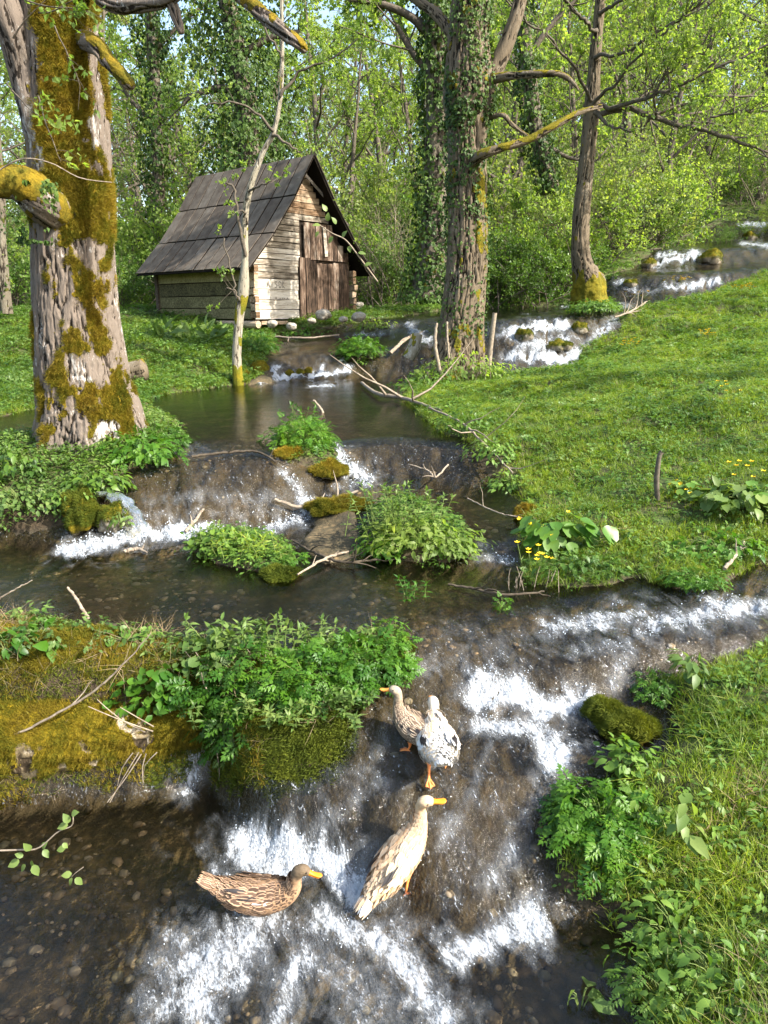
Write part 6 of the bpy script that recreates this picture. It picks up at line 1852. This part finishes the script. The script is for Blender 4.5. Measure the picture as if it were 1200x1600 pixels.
clump(400, 1170, (.22, .11, .16), 240, .085, 'lower parsley leaves hanging over the dark bank face', name='parsley_clump', at=PZD(405, .30, 3.24), low=-.5, down=.7)
clump(500, 1150, (.15, .11, .15), 170, .07, 'shaded herbs on the bank end over the cascade', mat='herb', at=PZD(495, .36, 3.26), low=-.5, down=.7)
clump(450, 1215, (.16, .10, .10), 110, .12, 'hanging grass at the foot of the bank', mat='straw', forms=[leaf(1, .04, 4, .1, .5)], at=PZD(455, .20, 3.20), down=1.0, low=-.3)
clump(545, 1080, (.12, .10, .12), 120, .07, 'small leafy cushion beside the ducks', mat='herb', at=PZD(540, .52, 3.42))
clump(180, 1060, (.18, .12, .06), 90, .045, 'small herbs on the brown top of the bank', mat='clover', forms=[OV, RND], at=PZD(190, .66, 3.58))
for px, z_0, d_0, w_, lb in ((380, .26, 3.22, .15, 'pale trailing herbs over the face of the bank by the little waterfall'), (455, .30, 3.17, .17, 'bright trailing herbs in the middle of the bank face'), (520, .33, 3.20, .12, 'yellowish trailing herbs at the bank end')):
    clump(px, 0, (w_, .08, .15), 170, .055, lb, mat='nettle', forms=[OV, OV2, CLEAF[2]], at=PZD(px, z_0, d_0), low=-.8, down=.9, name='trailing_herbs')
    leggy(px, 0, 12, .20, .09, 'thin drooping stems beside the ' + lb.split(' ')[0] + ' trailing herbs', at=PZD(px, z_0 + .10, d_0 + .03), lsize=.04, lean=(.1, -.9))
leggy(300, 1075, 16, .15, .10, 'short upright pale herbs near the golden moss', at=PZD(290, .56, 3.52), lsize=.04)
leggy(560, 1040, 10, .13, .07, 'upright stems in the bright parsley above the ducks', at=PZD(560, .58, 3.55), lsize=.035, mat='herb')
leggy(470, 670, 14, .24, .14, 'upright stems in the clump between the domes', lsize=.045, mat='herb')
leggy(345, 850, 12, .15, .12, 'upright pale stems on the little isle', lsize=.035)
# the near right bank
clump(938, 1370, (.20, .17, .14), 400, .085, 'large lush green leafy plant overhanging the stream from the bank', name='overhanging_plant', at=PZD(940, .22, 2.68))
clump(975, 1420, (.15, .12, .12), 200, .08, 'lower leaves of the lush plant above the dark hollow', name='overhanging_plant', at=PZD(975, .14, 2.56))
clump(1060, 1470, (.18, .20, .12), 260, .042, 'nettle like herbs on the near corner of the bank', mat='clover', forms=[OV], dz=.02)
clump(1040, 1560, (.18, .18, .13), 240, .05, 'broad leaved herbs at the bottom corner by the water', mat='clover', forms=[OV, CLEAF[0]], dz=.02)
clump(1130, 1540, (.20, .18, .12), 200, .042, 'low herbs in the grass at the bottom edge', mat='clover', forms=[OV], dz=.01)
clump(1020, 1085, (.10, .10, .09), 150, .05, 'green cress clump between the stream and the bank top', mat='herb', dz=.02)
clump(1075, 1065, (.07, .07, .12), 40, .07, 'pale oval leaved sprig on the bank top', mat='nettle', forms=[OV], dz=.05)
clump(975, 1205, (.13, .10, .10), 120, .045, 'small round leaved plant at the bend of the bank', mat='clover', forms=[RND, OV], dz=.04)
clump(1060, 1320, (.06, .06, .10), 14, .085, 'sprig of broad ribbed leaves on the bank', mat='nettle', forms=[OV], dz=.10)
clump(1000, 1270, (.15, .12, .10), 140, .05, 'mixed herbs on the bank above the lush plant', mat='clover', forms=[OV, CLEAF[1]], dz=.02)
clump(910, 1580, (.05, .05, .06), 5, .085, 'three bright leaves sprouting at the bottom edge of the pool', mat='nettle', forms=[OV], at=PZD(908, .02, 2.02), name='sprout')
# lawn edge
clump(1085, 912, (.17, .10, .07), 180, .055, 'dark green cress clump at the edge of the rushing water', dz=.02, mat='herb')
clump(905, 890, (.30, .12, .10), 260, .05, 'low bright herbs along the lawn\'s water edge', dz=.0, mat='clover', forms=[OV, CLEAF[2]])
clump(1130, 860, (.35, .15, .12), 260, .06, 'leafy herbs on the corner of the lawn', dz=.0, mat='herb', forms=[OV, CLEAF[2]])
clump(1160, 790, (.35, .25, .14), 200, .09, 'pale silvery leaved plants on the lawn', mat='nettle', forms=[OV, RND], dz=.02)
clump(770, 715, (.25, .30, .16), 300, .05, 'tangled herbs where the lawn drops to the pool', mat='clover', forms=[OV], dz=.02)
clump(735, 665, (.35, .35, .14), 300, .055, 'herbs at the lawn edge behind the dead branches', mat='dark_leaf', forms=[OV], dz=.0)
clump(800, 760, (.25, .2, .10), 160, .055, 'herbs above the yellow moss ball', mat='clover', forms=[OV], dz=.0)
clump(785, 948, (.05, .05, .07), 40, .04, 'small cress sprig in the water by the dry stalks', mat='herb', A=WS)
# islands
clump(470, 688, (.30, .26, .20), 420, .08, 'fresh green clump on the stone between the two domed falls', name='island_clump', dz=.0)
clump(350, 858, (.30, .14, .12), 300, .05, 'straggly low plants on the little isle in the middle pool', name='island_clump', mat='clover', forms=[OV, RND])
leggy(400, 868, 20, .16, .14, 'grassy stems on the little isle', mat='grass', lsize=.05, wd=leaf(1, .16, 3, .2, .4))
clump(450, 875, (.12, .10, .08), 90, .05, 'leaves at the isle\'s tip', mat='herb')
leggy(625, 835, 34, .34, .13, 'tall pale herbs rising from the green islet', lsize=.055)
clump(660, 850, (.42, .22, .16), 420, .06, 'bright yellow green mound of the islet', name='island_clump', mat='spring', forms=[OV, CLEAF[1]])
clump(600, 862, (.18, .14, .12), 160, .06, 'darker herbs at the foot of the islet', mat='herb', forms=[OV])
clump(700, 862, (.18, .14, .13), 200, .045, 'golden green tip of the islet', mat='spring', forms=[OV])
leggy(650, 935, 6, .14, .06, 'small leafy sprig standing in the middle pool', mat='herb', lsize=.04, A=WS)
clump(560, 552, (.42, .28, .28), 420, .10, 'round green clump growing on the small fall', name='island_clump', dz=.02)
clump(927, 484, (.52, .3, .16), 400, .08, 'dark cushion of leaves around the slender tree\'s foot', mat='dark_leaf', forms=[OV])
clump(404, 545, (.38, .30, .30), 420, .08, 'bright bush of leaves behind the sapling', mat='herb', name='island_clump')
clump(30, 600, (.6, .3, .2), 200, .08, 'leafy plants on the meadow behind the mossy tree', mat='nettle', forms=[OV])
# below the big tree
clump(215, 712, (.34, .26, .16), 360, .085, 'lush leafy fringe between the mossy tree and the dome of water', mat='herb', forms=[OV, CLEAF[0]])
clump(258, 690, (.22, .18, .14), 200, .06, 'feathery green plants at the tree root by the pool', mat='herb')
clump(150, 760, (.26, .18, .13), 240, .07, 'shaded leaves at the foot of the mossy tree', mat='dark_leaf', forms=[OV])
clump(40, 790, (.50, .25, .17), 420, .05, 'thicket of pale bramble leaves at the left waterline', mat='nettle', forms=[OV])
clump(110, 790, (.22, .15, .14), 160, .05, 'bramble leaves beside the dark mossy rock', mat='clover', forms=[OV])
clump(20, 735, (.40, .25, .16), 220, .07, 'dark leaves behind the brambles', mat='dark_leaf', forms=[OV])
clump(190, 835, (.08, .06, .10), 40, .045, 'yellow green sprig in front of the water spout', mat='nettle', forms=[OV], A=WS, dz=.08)
# broad leaves along the meadow before the hut
for px, lb in ((262, 'left of the row'), (300, 'middle of the row'), (332, 'at the end of the row')):
    clump(px, 532, (.16, .12, .30), 26, .30, 'broad leaved rosette before the hut wall, ' + lb, mat='nettle', forms=[OV2], dz=.0, down=-.8, stems=False, name='broad_rosette')
clump(480, 524, (.8, .25, .16), 260, .08, 'green strip of herbs in front of the hut door', mat='herb', forms=[OV])
clump(585, 512, (.5, .22, .14), 180, .08, 'grassy tuft by the small fall near the hut corner', mat='spring', forms=[OV])
clump(60, 1010, (.12, .10, .07), 24, .09, 'few broad leaves on the mossy bank top', mat='herb', forms=[OV], dz=.03)
clump(15, 1030, (.12, .08, .10), 30, .06, 'leafy sprig at the left edge of the mossy bank', mat='herb', forms=[OV], dz=.05)

# marsh marigold with its large leaves one by one
def marigold(px, py, n, rad, size, label, nfl):
    c = hit(px, py, GH); rt = empty('marsh_marigold', tuple(c), label, 'plant')
    mbl = [MB(), MB(), MB()]
    mes = []
    for k in range(3):
        v, f = disc_leaf(.5, 14, rng.uniform(.15, .4), .35); v = v[:, [0, 1, 2]]
        mb = MB(); mb.add(v, f, rng.random()); mes.append(mb.mesh('leaf', MATS['marigold']))
    ms = MB()
    p, nr = on_dome(np.zeros(3), rad, n, .0)
    for i in range(len(p)):
        o = ob('leaf', mes[i % 3], rt)
        d = Vector(nr[i]) + Vector((0, -.25, .6)) + Vector(rng.normal(0, .25, 3))
        o.rotation_euler = d.to_track_quat('Z', 'Y').to_euler()
        o.location = tuple(p[i]); s = size * rng.uniform(.6, 1.2); o.scale = (s, s, s)
        ms.tube(catmull([np.array((p[i][0] * .3, p[i][1] * .3, -.03)), p[i] * .6, p[i]], 5), np.linspace(.004, .0022, 5), 5)
    ob('stems', ms.mesh('stems', MATS['stem']), rt, kind='stuff')
    fl_ = MB(); v, f = leaf(.02, .016, 2, .1, -.2)
    mb = MB()
    for k in range(5): mb.add(tr(v, rz(k * 1.2566) @ rx(.35)), f)
    mf = mb.mesh('flower', MATS['petal'])
    p, nr = on_dome(np.zeros(3), np.asarray(rad) * 1.15, nfl, .1)
    for i in range(len(p)):
        o = ob('flower', mf, rt, loc=tuple(p[i])); o.rotation_euler = (rng.normal(0.4, .4), rng.normal(0, .4), rng.uniform(0, 6)); o.scale = (1.0,) * 3
marigold(872, 862, 54, (.33, .16, .26), .115, 'marsh marigold with big round leaves and yellow flowers at the water edge', 8)
marigold(1065, 775, 16, (.14, .10, .10), .055, 'yellow flowering marigold beside the short stake', 16)
marigold(1180, 790, 14, (.2, .12, .12), .10, 'marigold with pale leaves at the lawn\'s right side', 3)
for i, (px, py, n_, lb) in enumerate(((1060, 447, 9, 'tall yellow flowers on the lawn crest by the upper fall'), (985, 548, 9, 'yellow flower patch in the middle of the far lawn'), (1105, 535, 9, 'yellow flower patch near the far right lawn edge'), (995, 470, 5, 'small yellow flowers by the bank of the upper stream'), (1128, 625, 3, 'single orange yellow bloom on the lawn'), (1160, 460, 10, 'yellow green blossom spray at the lawn\'s far corner'), (835, 895, 5, 'yellow blooms below the big round leaves'), (1165, 765, 4, 'yellow blooms in the pale plants'))):
    c = hit(px, py, GH); rt = empty('yellow_flowers', tuple(c), lb, 'flower'); mb = MB(); ms = MB(); v, f = leaf(.03, .024, 2, .1, -.2)
    k_ = max(1, c[1] / 9)
    for _ in range(n_ * 2):
        q = np.array((rng.normal(0, .07 * k_), rng.normal(0, .07 * k_), rng.uniform(.08, .20)))
        for k in range(5): mb.add(tr(v * .8 * k_, rz(k * 1.2566) @ rx(.35), q), f)
        ms.tube([np.array((q[0] * .6, q[1] * .6, 0)), q * .98], .0022, 4)
    ob('petals', mb.mesh('petals', MATS['petal']), rt, kind='stuff'); ob('stems', ms.mesh('stems', MATS['stem']), rt, kind='stuff')
for px, py, lb in ((1113, 1583, 'yellow dandelion lying at the bottom edge of the bank'), (1178, 1560, 'yellow dandelion in the grass near the bottom corner')):
    c = hit(px, py, GH) + np.array((0, 0, .06)); rt = empty('dandelion', tuple(c), lb, 'flower'); mb = MB()
    for k in range(30):
        v, f = leaf(.016, .004, 1, .1, .1); mb.add(tr(v, rz(rng.uniform(0, 6.28)) @ rx(rng.uniform(.1, 1.2))), f)
    ob('petals', mb.mesh('petals', MATS['petal']), rt, kind='stuff'); mb = MB(); mb.tube([(0, 0, 0), (.05, .02, -.02), (.12, .03, -.05)], .0025, 5); ob('stem', mb.mesh('stem', MATS['stem']), rt)

# sticks, stalks and driftwood
def branch(rows, label, name='fallen_branch', mat='twig', d=None, z=None, forks=2, cat='branch', wob=.012, zoff=.03):
    """rows of (px, py, radius px); each point rests on the surface its pixel shows, raised by zoff, or at distance d"""
    q = []
    for r_ in rows:
        if d is not None: p = P(r_[0], r_[1], d=d + (r_[3] if len(r_) > 3 else 0))
        else:
            p = hit(r_[0], r_[1], np.maximum(GH, WS)) ; p[2] += zoff
        dep = p[1] * CP + (CAMZ - p[2]) * SP
        q.append((*p, r_[2] * dep / FPX))
    q = np.array(q); n_ = 7 * len(q); Q = catmull(q, n_); Q[1:-1, :3] += rng.normal(0, wob, (n_ - 2, 3)) * .18 * (Q[:, 3].mean() / .01) ** .3
    mb = MB(); mb.tube(Q[:, :3], np.maximum(Q[:, 3] * .75, .0012), 7)
    for _ in range(forks):
        i = rng.integers(n_ // 4, n_ - 2); L = np.linalg.norm(Q[-1, :3] - Q[0, :3]) * rng.uniform(.15, .35)
        dd = Q[i, :3] - Q[i - 1, :3]; dd /= np.linalg.norm(dd)
        limb(mb, Q[i, :3], dd + rng.normal(0, .6, 3) + np.array((0, 0, .3)), L, Q[i, 3] * .6, .5, 4, 4)
    c = Q[0, :3].copy(); me = mb.mesh(name, MATS[mat]); me.transform(Matrix.Translation(-Vector(c)))
    return ob(name, me, None, label, cat, loc=tuple(c))
branch([(105, 918, 2.5), (122, 940, 3.5), (138, 968, 4)], 'upright pale broken stick at the back of the mossy bank', d=3.95, forks=0)
branch([(0, 1158, 2), (60, 1130, 2.6), (140, 1085, 2.4), (200, 1030, 1.6), (235, 990, 1)], 'long bare twig slanting over the golden moss', d=3.15, forks=1)
branch([(-10, 940, 2), (25, 920, 1.6), (50, 907, 1.2)], 'thin pale twig at the left edge over the middle pool', d=3.6, forks=0)
branch([(300, 720, 3), (350, 713, 3), (400, 712, 2.4), (432, 728, 2)], 'dark drift stick lying along the crest of the water dome', mat='twig_dark', forks=3)
branch([(490, 625, 2), (502, 640, 3), (506, 655, 4)], 'crooked stick poking out of the upper pool', forks=1, d=9.0)
branch([(565, 604, 3), (590, 622, 4), (625, 628, 4), (660, 640, 3), (690, 650, 2)], 'thick pale dead branch lying in the upper pool by the tree', forks=4, zoff=.06)
branch([(690, 590, 4), (680, 540, 4), (682, 505, 3)], 'broken grey stem standing before the rough barked tree', forks=1, d=10.9)
branch([(702, 560, 2.5), (699, 530, 2.5), (698, 503, 2.5)], 'short grey stalk standing at the rough bark', forks=0, d=10.9)
branch([(764, 570, 5.5), (768, 530, 5), (773, 489, 5)], 'straight pale stake standing right of the big rough tree', name='stake', cat='stake', forks=0, d=11.2, wob=.002)
branch([(1028, 782, 5), (1026, 750, 6), (1030, 715, 5), (1034, 706, 5)], 'short dark stake in the lawn beside yellow flowers', name='stake', mat='branch', cat='stake', forks=0, d=float(hit(1028, 784, GH)[1]), wob=.002)
branch([(700, 735, 2), (680, 755, 2), (668, 745, 2), (640, 735, 1)], 'thin bare twig in the dark pool below the second dome', forks=3, zoff=.05)
branch([(670, 600 + 55, 2), (720, 680, 2.4), (760, 720, 2), (800, 760, 1.6)], 'long twig hanging down the lawn edge', forks=5, zoff=.12)
branch([(730, 790, 1.5), (775, 812, 1.5), (815, 822, 1)], 'thin pale twig over the muddy shallow', forks=2, zoff=.06)
branch([(430, 790, 3), (470, 800, 4), (510, 790, 4), (560, 775, 3)], 'pale drift branch lodged above the mossy flat stone', forks=4, zoff=.04)
branch([(465, 905, 2), (510, 880, 3), (545, 868, 2)], 'grey driftwood by the little isle', forks=4, zoff=.03)
branch([(455, 850, 2), (490, 870, 3), (540, 885, 3), (590, 880, 2)], 'dark root mass between isle and islet', mat='twig_dark', forks=7, zoff=.03)
branch([(700, 918, 2), (740, 925, 3), (790, 935, 3), (850, 930, 2)], 'dark half sunken branch at the lip of the lower cascade', mat='twig_dark', forks=4, zoff=.02)
branch([(290, 835, 4), (305, 818, 3.5), (318, 800, 2.5)], 'broken piece of wood stuck in the foam under the dome', forks=1, zoff=.02)
branch([(195, 866, 4), (215, 862, 4), (230, 868, 2)], 'small brown driftwood chunk floating below the foam', mat='twig', forks=3, zoff=.02)
branch([(400, 1310, 5), (412, 1278, 5), (428, 1250, 3)], 'wet brown root hanging at the end of the mossy bank', mat='twig', forks=6, d=2.98)
branch([(610, 560, 4), (625, 545, 3.5), (645, 530, 2.5)], 'white dead branch by the small fall left of the big tree', forks=4, zoff=.08)
branch([(430, 530, 2), (480, 532, 2), (530, 528, 1.5)], 'thin log lying along the hut pool', forks=1, zoff=.05)
branch([(1130, 905, 4), (1150, 880, 4), (1160, 862, 3)], 'broken root sticking out under the lawn corner', forks=4, zoff=.06)
branch([(960, 505, 2), (985, 495, 2), (1010, 480, 2)], 'tangle of dry branches at the rim of the upper stream', forks=8, zoff=.1)
branch([(700, 400, 1.5), (710, 440, 2), (712, 470, 2)], 'thin pale stem in the bushes behind the big tree', forks=2, d=15)
branch([(935, 1530, 2), (942, 1552, 2.5), (975, 1562, 3)], 'crooked twig in the shallow water by the right bank', forks=1, d=2.15)
branch([(545, 1085, 1.4), (520, 1078, 1.8), (490, 1085, 2)], 'dry twig sticking out towards the ducks', forks=3, d=3.45)
def stalks(px, py, n, h, spr, label, d=None, z=None, r=.0028, lean=(0, 0), mat='twig'):
    c = hit(px, py, GH) if d is None else PZD(px, z, d)
    rt = empty('dry_stalks', tuple(c), label, 'stalks')
    for i in range(n):
        b = np.array((rng.normal(0, spr), rng.normal(0, spr * .4), -.02)); e = b + np.array((lean[0] + rng.normal(0, .3), lean[1] + rng.normal(0, .3), 1.0)) * h * rng.uniform(.5, 1.1)
        mb = MB(); mb.tube(catmull([b, (b + e) / 2 + rng.normal(0, .01, 3), e], 5), np.linspace(r, r * .6, 5), 5); ob('stalk', mb.mesh('stalk', MATS[mat]), rt)
    return rt
stalks(855, 925, 12, .17, .12, 'row of pale dry stalks below the marigold leaves')
stalks(815, 935, 7, .14, .05, 'thin dry stalks in the water left of the marigold')
stalks(330, 1090, 7, .17, .10, 'cut pale stalks standing in the yellow green herbs', d=3.42, z=.5, lean=(-.5, -.2), r=.004)
stalks(420, 1060, 9, .20, .10, 'dry stalks among the tall pale herbs', d=3.45, z=.52, lean=(-.3, -.2), r=.004)
stalks(230, 1110, 3, .20, .06, 'three dry stalks leaning left on the log', d=3.15, z=.40, lean=(-1.1, -.2), r=.0035)
stalks(230, 1170, 5, -.24, .05, 'dry stalks hanging from the log to the water', d=3.12, z=.30, lean=(.35, .2), r=.003)
stalks(360, 1200, 4, -.22, .07, 'dry stalks hanging under the parsley mass', d=3.16, z=.28, lean=(.1, .1), r=.003)
stalks(520, 1120, 14, -.24, .06, 'bundle of bleached straw stems drooping at the bank end', d=3.30, z=.45, lean=(.1, .1), r=.003)
stalks(505, 1140, 12, .14, .05, 'bleached stems sticking up at the bank end', d=3.35, z=.36, lean=(.5, -.2), r=.003)
stalks(740, 470 + 110, 10, .5, .3, 'thin shoots around the foot of the rough barked tree', r=.006, d=11.0, z=1.35)
stalks(1180, 880, 14, -.3, .10, 'dead roots hanging under the lawn corner', r=.004, d=4.95, z=.95)
clump(720, 578, (.75, .3, .3), 340, .075, 'yellow green ivy shoots round the foot of the rough barked tree', mat='spring', forms=[OV], at=PZD(722, 1.45, 11.0))
clump(660, 625, (.5, .3, .22), 260, .07, 'dark herbs and roots beside the upper pool', mat='dark_leaf', forms=[OV], at=PZD(668, 1.28, 10.6))
# sawn logs on the meadow
for rows, d_, lb in (([(150, 592, 17), (190, 585, 17), (226, 577, 17)], 11.5, 'cut log lying behind the mossy tree, its sawn end towards the pool'), ([(-60, 630, 10), (0, 622, 10), (52, 610, 9)], 10.5, 'thin grey log lying on the meadow by the left edge')):
    me, _ = trunk_mesh('log', at_px(rows, d_), 40, 60, MATS['bark_mid'], .012, 16, moss_all(.1), 41)
    p0 = Vector(me.vertices[0].co); me.transform(Matrix.Translation(-p0)); ob('log', me, None, lb, 'log', loc=tuple(p0))
me, _ = trunk_mesh('log', np.array([[*P(638, 560, d=12.0), .10], [*P(648, 540, d=12.0), .10], [*P(652, 522, d=12.0), .08]]), 30, 30, MATS['bark_birch'], .008, 20, moss_all(.3), 43)
p0 = Vector(me.vertices[0].co); me.transform(Matrix.Translation(-p0)); ob('log', me, None, 'short mossy stump end beside the white dead branch', 'log', loc=tuple(p0))

# the leafy twig reaching over the near pool
def leaf_twig(rows, leaves, label, d, size=.05, mat='nettle', thick=1.6):
    q = catmull(at_px([(a, b, thick) for a, b in rows], d), 20)
    rt = empty('leafy_twig', tuple(q[0, :3]), label, 'twig')
    mb = MB(); mb.tube(q[:, :3] - q[0, :3], np.linspace(q[0, 3], q[0, 3] * .5, 20), 6); ob('stem', mb.mesh('stem', MATS['twig']), rt)
    mb = MB(); v, f = leaf(1, .72, 4, .18, .25, 1, .06); mb.add(v, f, .5); me_ = mb.mesh('leaf', MATS[mat])
    for a, b, ang, s in leaves:
        o = ob('leaf', me_, rt); p = P(a, b, d=d + rng.normal(0, .02)); o.location = tuple(p - q[0, :3])
        dv = Vector((math.cos(ang), -.3 + rng.normal(0, .2), math.sin(ang))).normalized()
        zz = Vector((rng.normal(0, .3), -.75, .8)).normalized(); xx = dv.cross(zz).normalized(); zz = xx.cross(dv)
        o.rotation_euler = Matrix((xx, dv, zz)).transposed().to_euler(); o.scale = (size * s,) * 3
leaf_twig([(-40, 1330), (30, 1328), (60, 1325), (90, 1300), (112, 1290), (114, 1272)],
          [(30, 1345, 3.4, 1), (40, 1352, 3.9, .8), (48, 1328, 2.0, .9), (36, 1338, 2.6, .7), (50, 1345, 4.8, .9), (52, 1352, 5.3, 1), (102, 1325, 3.3, .8), (66, 1325, 1, .8), (68, 1328, 5.5, .8), (108, 1285, 2, .9), (112, 1272, .6, .8), (106, 1288, 3.3, .9), (98, 1318, 5.5, .6)], 'thin twig with bright round leaves reaching over the near pool', 2.55, .048)
leaf_twig([(130, 1355), (118, 1364), (112, 1370)], [(112, 1366, 3.0, .9), (118, 1372, 5.5, .9), (113, 1372, 4.2, .7)], 'tiny bright leaf sprig above the near pool', 2.5, .045, thick=.8)
leaf_twig([(590, 440), (560, 400), (540, 375), (520, 365), (500, 352)], [(500, 352, 3, 1), (512, 345, 1.5, 1), (498, 362, 4, .8), (520, 370, 4, 1), (535, 370, 1, 1), (545, 385, 5, .8), (525, 350, 2, 1), (510, 330, 2, 1), (560, 395, 0, 1), (570, 415, .5, 1)], 'thin flowering branch across the hut\'s far eave', 14.2, .14, thick=1.4)
